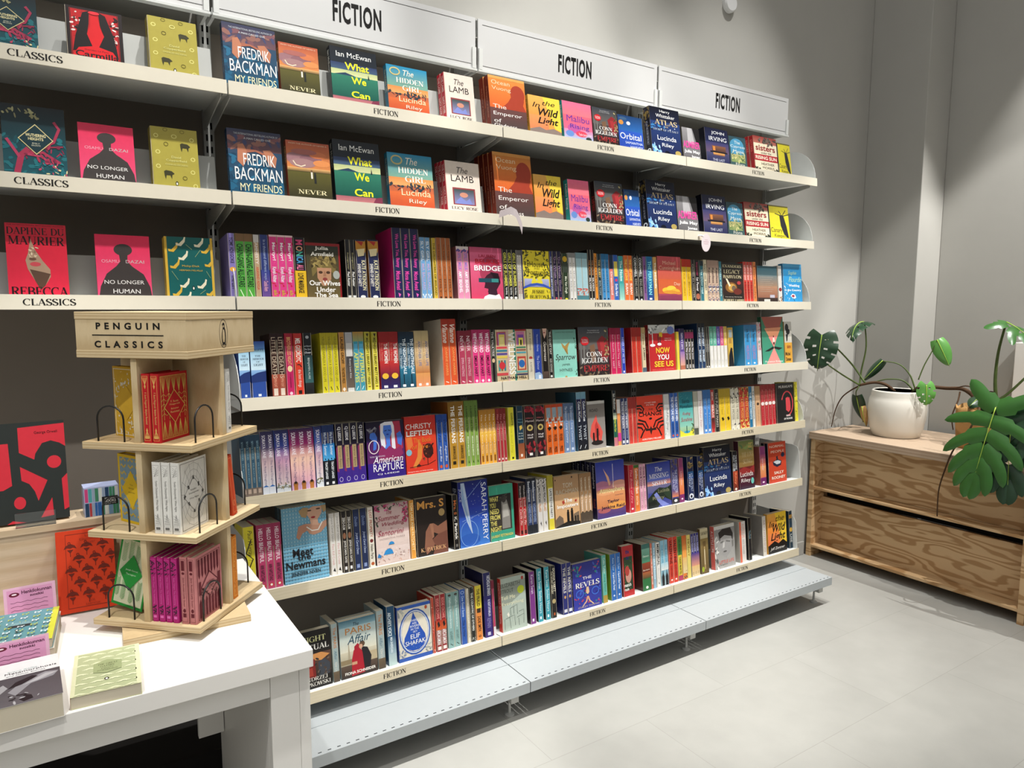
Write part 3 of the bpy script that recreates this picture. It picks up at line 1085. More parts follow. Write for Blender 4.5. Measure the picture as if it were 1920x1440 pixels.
# name: (cover colour, spine colour, spine items, cover items, thickness, look)
ART = {
 'wuth': ('0c2a33', '0b1c22', [], [
    R(0, 0, 1, 1, '081318', '11505a'), K(0, .45, 1, 1, 70, .07, ['1c6a72', '0f4750', '14616b'], 1), K(0, .05, .6, .18, 16, .04, ['a9a678', '8f8c64'], 2),
    LN('a32f4c', .10, .2, .98, .28, .72, .4, .62), LN('b0395a', .05, .25, .75, .1, .55, .06, .5), LN('a32f4c', .05, .3, .68, .62, .66, .9, .8), LN('b23c5c', .04, .34, .7, .6, .72, .85, .9),
    LN('a32f4c', .05, .5, .62, .8, .5, .9, .3, .82, .2), LN('8c2942', .03, .4, .66, .7, .58, .95, .55), K(.3, .55, .95, .8, 26, .05, ['a32f4c', '7e2440'], 3), K(.5, .8, 1, 1, 26, .035, ['d9cf9a', 'b8455f', '1e7a80'], 4),
    P('d8c98e', .52, .26, .8, .48, .52, .7, .24, .48), P('0d3038', .52, .275, .78, .48, .52, .685, .26, .48),
    t('WUTHERING', .40, .445, 'e4d9a4', .36, .68, 'b'), t('HEIGHTS', .455, .495, 'e4d9a4', .4, .64, 'b'), t('EMILY', .53, .55, 'cfd0b8', .46, .58), t('BRONTE', .56, .58, 'cfd0b8', .45, .59)], .026,
    'dark teal classic with crimson tree and diamond title plate'),
 'carm': ('1a0d0d', '120909', [], [
    R(.075, .045, .93, .97, 'a01518'), R(.085, .05, .92, .965, '180c0c'), R(.095, .055, .91, .96, 'b8161b'), K(.1, .08, .3, .6, 34, .04, ['e8d8d0', '1a0d0d', 'a01018'], 5), K(.7, .08, .92, .75, 40, .04, ['e8d8d0', '1a0d0d', 'a01018'], 6),
    P('120909', .3, .1, .42, .05, .4, .3, .36, .5, .44, .72, .34, .8, .1, .85, .16, .55), P('120909', .58, .05, .7, .1, .84, .5, .9, .9, .7, .8, .56, .72, .66, .5, .6, .3),
    P('d3151c', .44, .14, .56, .14, .6, .34, .66, .5, .55, .74, .45, .74, .36, .5, .42, .34), E(.5, .08, .1, .03, 'e0303a'), P('d3151c', .2, .78, .45, .72, .55, .72, .8, .78, .92, .96, .08, .96),
    t('Sheridan Le Fanu', .785, .815, '2a0c0c', .3, .72), t('Carmilla', .83, .95, '160808', .14, .9, 'b')], .022,
    'red and black classic with long black hair framing a throat'),
 'copper': ('a79b3f', '8c7c2a', [], [
    ('o', .12, .15, .05, .035, .018, 'd9d27a'), ('o', .88, .17, .05, .035, .018, 'd9d27a'), ('o', .14, .42, .05, .035, .018, 'd9d27a'), ('o', .88, .5, .05, .035, .018, 'd9d27a'), ('o', .13, .66, .05, .035, .018, 'd9d27a'),
    ('o', .86, .72, .05, .035, .018, 'd9d27a'), ('o', .9, .95, .05, .035, .018, 'd9d27a'), ('o', .32, .04, .05, .03, .014, '7a6f22'), ('o', .68, .05, .05, .03, .014, '7a6f22'), ('o', .5, .14, .06, .035, .018, 'd9d27a'), ('o', .32, .28, .05, .035, .014, '6b611d'), ('o', .68, .83, .05, .035, .014, '6b611d'),
    P('37351a', .62, .26, .66, .24, .78, .25, .84, .29, .8, .31, .79, .38, .76, .32, .67, .32, .65, .39, .63, .33), P('37351a', .24, .74, .28, .72, .4, .73, .46, .77, .41, .79, .4, .86, .37, .8, .29, .8, .27, .87, .25, .81),
    t('David', .47, .51, 'd9d68a', .42, .62), t('Copperfield', .53, .575, 'd9d68a', .3, .74), t('CHARLES DICKENS', .605, .63, 'd0cc80', .28, .76), E(.5, .93, .03, .035, '1c1c16'), E(.5, .935, .016, .022, 'f0eee0')], .024,
    'olive paperback with scattered horseshoes and small dark horses'),
 'dazai': ('d1294f', 'b3203f', [], [
    R(0, 0, 1, 1, 'd8294f', 'e84d78'), E(.5, .235, .17, .095, '3c3634'), P('3c3634', .42, .3, .58, .3, .57, .42, .66, .5, .86, .62, .97, .82, 1, 1, .02, 1, .06, .82, .18, .62, .36, .5, .44, .42),
    t('OSAMU', .395, .445, 'e8a0b0', .1, .42), t('DAZAI', .395, .445, 'c9b8b8', .54, .88), t('NO LONGER', .72, .78, 'e8e4e0', .13, .86), t('HUMAN', .86, .93, 'e8e4e0', .28, .78)], .014,
    'crimson paperback with dark grey bottle-shaped figure'),
 'rebecca': ('cf2237', 'a81a2c', [], [
    R(0, 0, 1, 1, 'c81f34', 'da2b45'), t('THE INTERNATIONAL BESTSELLING AUTHOR', .012, .03, '5a0f18', .03, .97), t('DAPHNE DU', .05, .15, '201414', .03, .97, 's'), t('MAURIER', .17, .29, '201414', .03, .97, 's'),
    P('a78a72', .40, .2, .47, .36, .58, .5, .7, .62, .7, .72, .6, .84, .52, .9, .44, .78, .33, .62, .3, .5, .35, .4), P('5a4234', .36, .62, .6, .66, .7, .68, .6, .84, .52, .9, .44, .78), E(.46, .55, .09, .03, 'c24a52'), E(.42, .48, .06, .02, '6a4a3a'), K(.36, .3, .5, .46, 14, .03, ['d8c4a4', '8a6f58'], 8),
    t('REBECCA', .86, .985, '201414', .04, .98, 's')], .03,
    'bright red classic with drop-shaped portrait and black capitals'),
 'moby': ('0f5a58', 'd0a93c', [], [
    R(0, 0, .05, 1, 'd0a93c'), R(.95, 0, 1, 1, 'd0a93c')] + [
    P(c, x - .09, y + .05, x - .02, y + .06, x + .07, y - .01, x + .09, y - .06, x + .12, y - .05, x + .1, y + .03, x + .02, y + .1, x - .08, y + .09) for x, y, c in
    ((.7, .06, 'e3dcc0'), (.36, .28, 'e3dcc0'), (.18, .42, 'd0a93c'), (.84, .16, 'd0a93c'), (.72, .74, 'e3dcc0'), (.36, .73, 'e3dcc0'), (.2, .87, 'd0a93c'), (.9, .86, 'd0a93c'), (.38, .95, 'e3dcc0'), (.16, .15, 'd0a93c'), (.32, .05, 'e3dcc0'), (.9, .38, 'd0a93c'))] + [
    LN('7f9c76', .012, .62, .32, .74, .2), LN('7f9c76', .012, .44, .12, .56, .2), LN('7f9c76', .012, .12, .56, .24, .7), LN('7f9c76', .012, .84, .55, .92, .66), LN('7f9c76', .012, .68, .93, .8, .86),
    t('Moby-Dick', .455, .495, 'd0a93c', .34, .7), t('HERMAN MELVILLE', .53, .555, 'd0a93c', .28, .76), E(.55, .83, .03, .035, '0c2a2a'), E(.55, .835, .016, .022, 'f0eee0')], .022,
    'teal classic scattered with white and gold whales'),
 'backman': ('153f5e', '0e2c46', [vt('MY FRIENDS', '4c7a9c', .2, .8)], [
    R(0, 0, 1, .32, '2c3550', '6b4a50'), R(0, .32, 1, 1, '2a4560', '0f4a66'), K(0, .08, 1, .3, 20, .1, ['7a4f55', '8f6258', '3f4468'], 10), K(0, .4, 1, 1, 40, .09, ['1b5c7c', '0d3a55', '23688a'], 11),
    P('b9785a', .18, .24, .28, .22, .34, .32, .34, .46, .26, .58, .16, .5), P('a8654e', .34, .3, .5, .3, .5, .33, .34, .36), P('b9785a', .64, .3, .78, .28, .9, .4, .86, .56, .74, .52), P('a8654e', .5, .3, .66, .34, .66, .38, .5, .33),
    t('THE INTERNATIONAL BESTSELLING AUTHOR OF', .055, .085, 'c0c6cc', .12, .94), t('A MAN CALLED OVE', .12, .15, 'd8dcdf', .3, .8), t('FREDRIK', .37, .55, 'f0f0ec', .27, .86), t('BACKMAN', .59, .79, 'f0f0ec', .1, .98), t('MY FRIENDS', .84, .96, 'e9e4b8', .18, .96)], .028,
    'tall blue hardback with white hand-drawn capitals and linked swimmers'),
 'never': ('5c5526', '8c3a24', [vt('NEVER', 'e8d8a8', .1, .4)], [
    R(0, 0, 1, .5, 'b4553a', 'd98a4c'), R(0, .5, 1, 1, '5f5a26', '2f2c16'), E(.22, .3, .26, .1, '9a6f74'), E(.55, .3, .26, .09, '8a6068'), E(.36, .38, .3, .08, 'a47c7c'), E(.72, .22, .2, .06, 'd0774a'), E(.8, .36, .2, .06, 'e08e52'), E(.4, .18, .3, .05, 'a8645c'), R(0, .46, 1, .53, 'e8b070', '4a4526'),
    LN('f0dcc0', .025, .14, .35, .2, .42, .32, .44, .42, .41), R(.53, .52, .57, .64, 'efe4d4'), R(.6, .56, .65, .72, '222420'), E(.55, .51, .022, .02, '6a4a30'), E(.625, .55, .024, .02, '2a2a24'),
    t('FROM THE AUTHOR OF NEVER IS', .035, .06, 'e8c8a8', .06, .94), t('NEVER', .84, .92, 'e6dcae', .2, .88, 's')], .026,
    'paperback with sunset clouds over a green hill and two figures'),
 'mcewan': ('14202b', '10161c', [vt('Ian McEwan', 'e0e0d8', .06, .45)], [
    R(0, 0, 1, .28, '14191f', '18212c'), R(0, .28, 1, .44, '2c3a60', '48627a'), R(0, .40, 1, .52, 'b9c48a', 'd8d8a0'), R(0, .50, 1, .9, '2f7a62', '0f5246'), P('27405a', .06, .5, .3, .45, .52, .5), R(0, .9, 1, 1, 'a8606a', 'c07878'), P('7c3248', .78, 1, .86, .9, 1, .88, 1, 1), P('1d2c30', .78, .52, .8, .42, .82, .52),
    t('Ian McEwan', .075, .17, 'f2f2ee', .13, .88), t('What', .26, .39, 'f2ee2c', .3, .82, 'b'), t('We', .51, .64, 'f2ee2c', .42, .74, 'b'), t('Can', .77, .89, 'f2ee2c', .4, .8, 'b')], .030,
    'dark hardback with yellow title over green sea landscape'),
 'hidden': ('2a7a96', '1d6680', [('v', 'The HIDDEN GIRL', .3, .1, .75, .6, 'e0d8b0', '')], [
    R(0, 0, 1, .45, '1f86ae', '7aa48e'), R(0, .45, 1, .62, 'e08a4a', 'e8a868'), R(0, .6, 1, .72, 'b06040', 'c8643c'), R(0, .72, 1, 1, 'd86a38', 'b84828'), K(.02, .56, .98, .68, 34, .045, ['2c3a44', '3c3438', '24343c'], 12),
    ('o', .2, .13, .13, .09, .03, 'c8b87c'), t('The', .07, .2, 'f4ecd8', .4, .66, 'i'), t('HIDDEN', .25, .37, 'f6f0e0', .22, .9, 's'), t('GIRL', .41, .53, 'f6f0e0', .36, .82, 's'), t('Lucinda', .66, .78, 'f4dcb0', .26, .92), t('Riley', .84, .94, 'f0dcc8', .42, .82)], .028,
    'paperback with teal-to-orange skyline and pale lettering'),
 'lamb': ('e3d4c6', 'c22036', [vt('THE LAMB', 'f0d8d0', .06, .40), vt('LUCY ROSE', 'f0d8d0', .5, .85)], [
    R(.18, .52, .84, .86, '8c3c40'), R(.22, .55, .8, .84, '3c4a44', '8a86b0'), E(.5, .66, .12, .05, 'c88a74'), P('7c86c4', .26, .8, .4, .7, .56, .78, .66, .72, .74, .84, .26, .84),
    t('The', .11, .23, '221c1c', .34, .66, 'i'), t('LAMB', .27, .40, '221c1c', .16, .82), t('LUCY ROSE', .895, .955, '2a2020', .12, .88, 's')], .026,
    'cream paperback with red spine and small framed picture'),
 'vuong': ('d9702e', '7c2a1a', [vt('The Emperor of Gladness', 'd8a080', .2, .8, .35, .65, '')], [
    R(0, 0, 1, .65, 'd98c42', 'e0622c'), R(0, .62, 1, 1, '6c4440', '4a403e'), E(.78, .3, .2, .18, 'a8402c'), P('a8402c', .6, .36, .96, .4, .92, .5, 1, .62, .3, .62, .5, .48), R(0, .0, 1, .05, 'e8a458'),
    t('Ocean', .08, .16, 'f2d4ac', .08, .58), t('Vuong', .2, .29, 'f2d4ac', .08, .6), t('The', .55, .63, 'f6e4d4', .08, .44), t('Emperor', .69, .78, 'f6efe8', .08, .86), t('of', .83, .90, 'f6efe8', .08, .28), t('Gladness', .92, .99, 'f6efe8', .08, .7)], .034,
    'orange and grey hardback with profile silhouette'),
 'wild': ('e9a04a', 'd9a03c', [vt('In the Wild Light', '2a2420', .1, .8, .3, .7, 'i')], [
    R(0, 0, 1, .5, 'e6b25a', 'ee9a4c'), P('f0d24a', .45, 0, 1, 0, 1, .85, .8, .8), R(0, .5, .6, .86, 'ee9a5c', 'e88458'), P('8a7a72', 0, .88, .3, .8, .5, .86, .75, .8, 1, .88, 1, 1, 0, 1),
    t('In', .17, .30, '1f1a18', .12, .36, 'i'), t('the', .10, .22, '1f1a18', .44, .84, 'i'), t('Wild', .30, .5, '1f1a18', .3, .94, 'bi'), t('Light', .54, .76, '1f1a18', .26, .92, 'bi')], .026,
    'orange and yellow paperback with brushed black title'),
 'wildfront': ('e9a04a', 'd9a03c', [], [
    R(0, 0, 1, .5, 'e6a84a', 'ee8a3c'), P('f0c83a', .4, 0, 1, 0, 1, .85, .75, .8), R(0, .5, .6, .86, 'ee8a4c', 'e87448'), P('151312', 0, .8, .35, .7, .55, .78, .8, .7, 1, .8, 1, 1, 0, 1),
    t('In', .2, .34, '1f1a18', .06, .36, 'i'), t('the', .08, .22, '1f1a18', .44, .9, 'i'), t('Wild', .28, .48, '1f1a18', .26, .96, 'bi'), t('Light', .5, .74, '1f1a18', .14, .94, 'bi'), t('Jeff Zentner', .85, .94, 'f2f0ea', .1, .88, 'i')], .026,
    'orange and yellow paperback, black mountain and white author name'),
 'malibu': ('e8587c', '2f9a96', [vt('Malibu Rising', 'e8f0ea', .1, .7)], [
    R(0, 0, 1, .35, 'ee6f92', 'ee7a84'), R(0, .35, 1, .75, 'e8667a', 'd86a8c'), R(0, .72, 1, 1, 'd88ab0', '9cc0e0'), E(.35, .7, .22, .12, 'c05a9c'), E(.6, .82, .2, .08, 'e04a60'), E(.2, .84, .14, .08, '6a90d0'),
    t('Malibu', .36, .52, '6a3a9a', .12, .9), t('Rising', .58, .73, '5a3a9a', .22, .88), t('Taylor Jenkins Reid', .80, .88, 'f4e6ec', .5, .94), E(.84, .93, .1, .05, '2c3c34')], .030,
    'pink watercolour paperback with teal spine'),
 'conn': ('2f2a2c', '2a1616', [vt('EMPIRE', 'a8302c', .35, .7, .2, .8, 's')], [
    R(0, 0, 1, .45, '3c4048', '6a6460'), R(0, .45, 1, 1, '4a4040', '241c1c'), R(.04, .3, .1, .75, '6c6c6a'), R(.14, .3, .2, .75, '74726e'), R(.24, .3, .3, .7, '5c5c5a'), P('8c2c30', .6, .3, .78, .18, 1, .28, .98, .6, .84, .72, .66, .55), P('a83438', .7, .3, .92, .3, .9, .5, .74, .5), P('7a5a44', .36, .38, .52, .34, .56, .7, .4, .72), K(.86, .02, 1, .6, 22, .05, ['8a7a50', '4a4a34', 'c0b080'], 14), K(0, .8, 1, 1, 26, .06, ['6a5a44', '3a3028', '8a7460'], 15),
    E(.2, .28, .14, .09, 'c8242c'), t('THE ROMAN', .24, .32, 'f0d8d8', .1, .3), t('Two prophets and', .06, .085, 'e0e0e0', .3, .68), t('one king will emerge', .10, .125, 'e0e0e0', .28, .7),
    t('CONN', .5, .6, 'f4f2ee', .24, .76, 's'), t('IGGULDEN', .62, .73, 'f4f2ee', .08, .94, 's'), t('EMPIRE', .77, .90, 'b5343a', .14, .94, 's')], .030,
    'dark paperback with red cloak, white author capitals and red title'),
 'orbital': ('22408c', '182c60', [], [
    R(0, 0, 1, .45, '1c3a64', '2a62a8'), R(0, .45, 1, 1, '2c55b4', '28409a'), E(.12, .22, .1, .07, 'c88a44'), E(.42, .22, .08, .055, 'd8dce0'), E(.2, .1, .16, .05, '3c5a7c'), t('Orbital', .52, .70, 'f0f2f4', .04, .92), t('SAMANTHA', .76, .83, 'd8e0f0', .24, .96), t('HARVEY', .88, .95, 'd8e0f0', .44, .96)], .014,
    'blue paperback with floating planets and white title'),
 'atlas': ('1c2444', '121626', [K(0, .02, 1, .45, 16, .3, ['6a5a3c', '3c3c4c', '8a7440'], 16), vt('ATLAS THE STORY OF PA SALT', 'b9bdd0', .3, .8, .3, .6, ''), E(.5, .93, .32, .05, 'd8dce4'), E(.5, .935, .18, .03, '14182c')], [
    R(0, 0, 1, .3, '10121c', '1a2038'), R(0, .3, 1, 1, '22386a', '1c2448'), K(0, .3, .5, .5, 24, .05, ['3c7ab0', '2c5a90', '14182c'], 17), K(.0, .82, .3, 1, 14, .07, ['7ab0e8', '4a80c8', 'a0c8f0'], 18), E(.66, .45, .018, .012, 'e8f4ff'), E(.36, .46, .018, .012, 'e8f4ff'), E(.82, .41, .014, .01, 'e8f4ff'),
    t('Harry', .05, .12, 'e2e2e0', .34, .68), t('Whittaker', .14, .215, 'e2e2e0', .2, .84), t('ATLAS', .26, .37, 'c8b48a', .14, .92, 's'), t('THE', .39, .42, 'b9a67c', .46, .6, 's'), t('STORY OF PA SALT', .455, .50, 'a8b0b8', .08, .94, 's'), t('Lucinda', .6, .70, 'eef0f0', .2, .84), t('Riley', .76, .86, 'eef0f0', .34, .74), E(.87, .94, .1, .055, 'a89454'), E(.5, .97, .09, .05, '0e1220')], .040,
    'thick navy paperback with gold capitals and sparkling night sky'),
 'maya': ('6c6c6e', '3a3a3c', [], [
    R(0, 0, 1, .55, '8c8a8c', '6c6a6c'), P('b0aeb0', .3, 0, .55, 0, .7, .5, .3, .5), P('1c1a1c', .6, 0, 1, 0, 1, .5, .8, .45), t('ADMIRER', .42, .64, 'e8449c', .02, .98, 'b'), R(0, .66, 1, 1, '7a787a', '5c5a5c'), t('Julia May', .70, .82, 'f4f2f2', .06, .96, 'b'), t('Jonas', .86, .96, 'f4f2f2', .44, .92, 'b')], .022,
    'grey paperback with neon pink title over a draped figure'),
 'irving': ('1f2348', '0e0f1c', [], [
    R(0, 0, 1, .4, '161a34', '242a50'), R(0, .4, 1, .7, '3a3c6c', '6a5470'), R(0, .7, 1, 1, '4a4a6c', '1c2250'), R(.26, .5, .86, .68, '8a5a40', '3c2c30'), R(.3, .7, .8, .77, 'f0b060', '8a5a44'), R(.3, .52, .4, .64, 'd88a44'), R(.18, .66, .92, .7, '1c1a24'),
    t('JOHN', .08, .19, 'eef0f2', .28, .84), t('IRVING', .24, .36, 'eef0f2', .16, .92), t('THE LAST', .87, .94, 'd8dcec', .26, .78)], .040,
    'thick navy hardback with white capitals and glowing train window'),
 'maze': ('3c7898', '2c4c5c', [], [
    R(0, 0, 1, 1, '2c4a54', '3c5a5c'), E(.45, .3, .42, .24, '4c94b8'), R(.06, .3, .88, .6, '4c94b8'), R(.06, .58, .9, .84, 'b8b078', '8aa064'), K(.1, .5, .86, .84, 26, .07, ['d8d090', '6a8a4c', '3c5a3c'], 20), t('The', .14, .24, 'e0ecec', .3, .64), t('Cypress', .28, .39, 'e0ecec', .06, .92), t('Maze', .43, .53, 'e0ecec', .2, .8), t('Fiona', .86, .95, 'e8e8dc', .3, .84)], .018,
    'small teal paperback with arched garden window'),
 'sisters': ('e4d9bd', '9c2024', [('v', 'SISTERS', .25, .1, .75, .45, 'd8605c', 'b')], [
    R(0, 0, 1, .2, '8c2c28', 'b06a5c'), K(.25, .06, .98, .2, 16, .1, ['3c3430', '6a5c54'], 22), t('sisters', .25, .41, '8c1c24', .08, .92, 'b'), t('under the', .43, .5, '3c3030', .3, .74), R(0, .52, 1, .7, 'b02430'), t('RISING SUN', .56, .66, 'f0e6d0', .05, .96, 'b'), t('HEATHER', .75, .82, '2a2420', .28, .84), t('MORRIS', .86, .93, '2a2420', .32, .82), K(0, .92, .2, 1, 8, .06, ['2a3024'], 23), K(.8, .92, 1, 1, 8, .06, ['2a3024'], 24)], .026,
    'cream paperback with dark red band and red spine'),
 'canary': ('d8cb2c', '2a2a22', [], [
    R(0, 0, 1, .04, '6a6424'), P('232326', .52, .26, .74, .3, .86, .6, .94, .95, .74, .92, .56, .6), LN('2a2a22', .03, .5, .16, .66, .3), LN('2a2a22', .03, .86, .12, .66, .3), LN('2a2a22', .03, .3, .24, .62, .3), LN('2a2a22', .03, 1, .24, .68, .3), E(.7, .92, .1, .06, 'd8cb2c'), t('Canary', .66, .84, '24241c', .04, .62, ''), t('Keeper', .84, .97, '24241c', .2, .8, '')], .022,
    'yellow paperback with black caged bird shape'),
 'wives': ('3a382c', '7c1f1f', [], [
    R(0, 0, 1, .05, '8c1f22'), R(.95, 0, 1, 1, '8c1f22'), R(0, .96, 1, 1, '8c1f22'), R(.0, .05, .95, .96, '2c3026', '6a5a34'), P('7a6a3c', .12, .28, .5, .2, .84, .28, .86, .6, .72, .5, .3, .5, .16, .6), K(.12, .22, .86, .42, 40, .08, ['8f7c48', '5a4c2c', 'a89458', '40361f'], 25), P('b98a6a', .3, .44, .72, .44, .7, .64, .56, .76, .44, .76, .3, .62), E(.52, .64, .07, .03, '8c3c38'), E(.4, .52, .06, .025, '4c3424'), E(.62, .52, .06, .025, '4c3424'), P('a07458', .49, .5, .54, .5, .56, .59, .47, .59),
    t('Julia', .06, .14, 'e8e4d8', .26, .66, 'b'), t('Armfield', .16, .23, 'e8e4d8', .14, .8, 'b'), t('Our Wives', .665, .755, 'f4f0e8', .06, .96, 'b'), t('Under', .78, .87, 'f4f0e8', .26, .82, 'b'), t('The Sea', .88, .96, 'f4f0e8', .2, .88, 'b'), E(.86, .56, .1, .075, 'a8aca4')], .026,
    'dark paperback with tousled-hair portrait in a red border'),
 'bridge': ('cf4a72', 'a03050', [], [
    R(0, 0, 1, .1, 'b04868', 'd05878'), R(0, .1, 1, 1, 'e0688c', 'cc3c60'), E(.62, .44, .34, .28, 'a83c58'), P('3c1c2c', .5, .52, .66, .46, .86, .52, .92, .66, .8, .78, .72, .86, .5, .84, .54, .78, .4, .76, .44, .66, .4, .6), P('281420', .6, .46, .86, .48, .92, .64, .8, .66, .7, .56), P('3a1f30', .52, .78, .78, .76, .82, .92, .52, .92), R(.24, .58, .86, .655, '1f4a58'), R(.64, .585, .86, .65, '3c8c88'), P('f0e8ea', .34, 1, .4, .92, .54, .88, .74, .9, .86, .87, .96, 1),
    t('LAUREN', .135, .19, 'b0203c', .27, .8, 'b'), t('BEUKES', .22, .31, 'c0182c', .16, .92, 'b'), t('BRIDGE', .34, .44, 'f4eef0', .12, .96, 'b')], .028,
    'pink paperback with blindfolded head in profile'),
 'fortune': ('e2cf36', '2c3a8c', [], [
    K(0, 0, 1, .08, 18, .06, ['5a5420', '3c3c1c'], 26), K(.04, .08, .24, .5, 26, .05, ['4c4a1c', '7a7424', '3c4a3c'], 27), K(.78, .08, .98, .5, 26, .05, ['4c4a1c', '7a7424', '3c4a3c'], 28), R(.04, .56, .96, .72, 'b8bcd8', '8c94cc'), P('e8d83c', .3, .62, .4, .5, .5, .6, .6, .48, .72, .62, .72, .66, .3, .66), P('3c58b4', .0, .72, .25, .66, .5, .64, .75, .66, 1, .72, 1, .76, .75, .71, .5, .69, .25, .71, 0, .76), K(.1, .46, .9, .54, 22, .05, ['4c4a1c', '7a7424'], 29), K(.02, .78, .12, 1, 10, .05, ['6a6424'], 30), K(.88, .78, .98, 1, 10, .05, ['6a6424'], 31),
    t('The', .15, .2, '4c4420', .44, .6), t('House', .22, .32, '4c4420', .26, .76), t('of the', .335, .365, '4c4420', .42, .62), t('Fortune', .38, .47, '4c4420', .18, .86), t('JESSIE', .78, .85, '4c4420', .28, .78, 's'), t('BURTON', .88, .95, '4c4420', .22, .84, 's')], .030,
    'yellow paperback with leafy border and blue bridge'),
 'day': ('c4563c', 'b04c3c', [], [
    R(0, 0, 1, .5, 'c25058', 'c85c44'), R(0, .5, 1, .82, 'd06038', 'd0663c'), R(0, .82, 1, 1, 'a8485c', '5c2448'), E(.36, .74, .2, .06, 'ecc23c'), E(.55, .70, .2, .06, 'f0cc48'), E(.72, .76, .2, .055, 'e6b23c'), E(.5, .78, .3, .04, 'd89438'), E(.85, .8, .12, .03, 'd88c3c'), E(.5, .88, .5, .03, '8a3c58'), t('Michael', .1, .18, 'eeb8a0', .22, .76), t('Cunningham', .21, .32, 'eeb8a0', .06, .96), t('Day', .56, .65, 'f0c4a4', .68, .94)], .020,
    'rust-red paperback with a yellow cloud'),
 'babylon': ('241d1a', '1c1614', [], [
    R(0, 0, 1, .45, '1c1a18', '2a201c'), R(0, .45, 1, .8, '3c2420', '2a1c1a'), E(.4, .62, .28, .13, '8a5c2c'), E(.44, .62, .18, .09, 'c89c4c'), E(.52, .64, .1, .07, '6a5c4c'), P('e8dcc0', .14, .4, .22, .4, .38, .58, .3, .6), E(.7, .72, .2, .08, '6a2c24'), E(.78, .5, .09, .045, 'b03a3c'),
    t('EXANDERS', .05, .12, 'd8cca4', .03, .92, 's'), t('LEGACY', .17, .27, 'd8cca4', .06, .86, 's'), t('BABYLON', .31, .39, 'd8cca4', .04, .92, 's'), t('From the city, War the East', .845, .875, 'd8d0c0', .1, .9), t('ROBERT FABBRI', .91, .97, 'd8cca4', .02, .98, 's')], .020,
    'black paperback with gold battle scene and cream capitals'),
 'sunsetback': ('8a7466', '6a4034', [], [
    R(0, 0, 1, .25, '2c5a6a', '54727a'), R(0, .25, 1, .55, '6a7a7c', '9a7c64'), R(0, .55, 1, .86, 'b08468', '8c5c48'), R(0, .86, 1, 1, '3c2c28', '1c1818')] + [R(.12, .3 + i * .055, .8 - (i % 3) * .08, .307 + i * .055, 'b8a898') for i in range(8)] + [R(.6, .78, .84, .86, 'b8b4c0'), R(.3, .9, .6, .99, 'c8c4bc')], .03,
    'paperback turned back-out, teal sky fading to brown sand'),
 'wedding': ('2f95cf', '2a86c0', [vt('Wedding Country', 'd8ecf4', .1, .7)], [
    R(0, 0, 1, .08, '48a8dc'), t('Sophie', .18, .3, 'b8d8a8', .28, .72, 'i'), t('Flourde', .33, .46, 'b8d8a8', .3, .96, 'i'), t('Wedding', .52, .6, 'f4f8fa', .28, .86, 'b'), t('in the Country', .64, .71, 'f4f8fa', .06, .94, 'b'), P('e8f0f4', .36, .82, .46, .76, .6, .78, .66, .86, .52, .9), E(.5, .82, .08, .03, 'a03048'), K(.06, .5, .3, .95, 14, .035, ['e8f4f8', '8cc8e8'], 32), LN('1f4a6a', .02, .5, .86, .58, .96)], .030,
    'bright blue paperback with white handwritten title'),
 'wellness': ('d9cfae', '2f6a5c', [], [
    R(0, 0, .36, 1, 'c8b490'), R(.04, .04, .34, .3, 'b84a5c'), R(.08, .06, .32, .3, '8c5c9c'), R(.11, .09, .3, .3, 'e0c860'), R(.14, .14, .27, .3, 'ecdc90'), R(.02, .32, .36, .36, 'c8484c'), R(.02, .38, .36, .42, '3c7a8c'), R(.02, .44, .36, .48, '5c4a8c'), R(.02, .5, .36, .54, 'd8c050'), R(.06, .58, .12, .78, '3c8c8c'), R(.14, .58, .2, .78, '7a5c3c'), R(.24, .58, .3, .78, '3c7a8c'), E(.18, .68, .1, .07, 'c8343c'), R(.0, .82, .36, .87, 'c8484c'),
    R(.36, 0, .64, 1, 'd8c8a0'), R(.36, 0, .42, 1, 'cfa8a0'), R(.58, 0, .64, 1, '2f7a6a'), R(.64, 0, 1, 1, 'c8b490'), R(.64, 0, 1, .03, 'a02c34'), R(.67, .04, .95, .3, 'c878a0'), R(.72, .1, .92, .3, '7a4c9c'), R(.75, .16, .9, .3, 'ecdc60'), R(.8, .2, .85, .3, '201c1c'), R(.66, .33, .98, .36, '3c7a5c'), R(.66, .38, .98, .41, '8c5c4c'), R(.66, .43, .98, .46, '4c9cac'), R(.68, .52, .96, .78, 'b84438'), R(.72, .56, .92, .76, 'd8b890'), E(.82, .66, .1, .075, '2f6ab0'), R(.64, .8, 1, .83, '6ab0ac'), R(.64, .85, 1, .88, '3c3c5c'),
    ('v', 'WELLNESS', .4, .05, .62, .86, 'f0efe6', 'b'), t('NATHAN HILL', .895, .945, '201c1c', .12, .96, 'b')], .03,
    'multicoloured geometric paperback with white title running downward'),
 'sparrow': ('8cc8b8', '3c3c38', [], [
    R(0, 0, 1, .2, '6a9c90', '74ac9e'), R(0, .2, 1, 1, '96d4c4', '8cd0c0'), P('b08c4c', .34, .26, .5, .34, .58, .3, .72, .25, .62, .38, .62, .5, .52, .44, .4, .36), P('9a783c', .5, .36, .62, .5, .6, .52, .48, .42), K(.9, .16, .99, .4, 14, .03, ['2c4a3c'], 33), K(.9, .82, .99, .98, 8, .03, ['3c5a4c'], 34), t('LEARNS FIRST REVEALED', .04, .065, '4a6a60', .12, .9),  # darker top band is shelf shade painted into the cover
    t('Sparrow', .50, .66, '2c2420', .08, .95, 'i'), t('JAMES', .70, .75, '4c5a54', .34, .68), t('HYNES', .80, .86, '4c5a54', .24, .78), E(.5, .97, .05, .02, 'b08c4c')], .028,
    'mint paperback with a golden bird in flight'),
 'seeus': ('b8282c', '7c1a1e', [('v', 'NOW YOU SEE US', .3, .1, .7, .6, 'd86058', 'b')], [
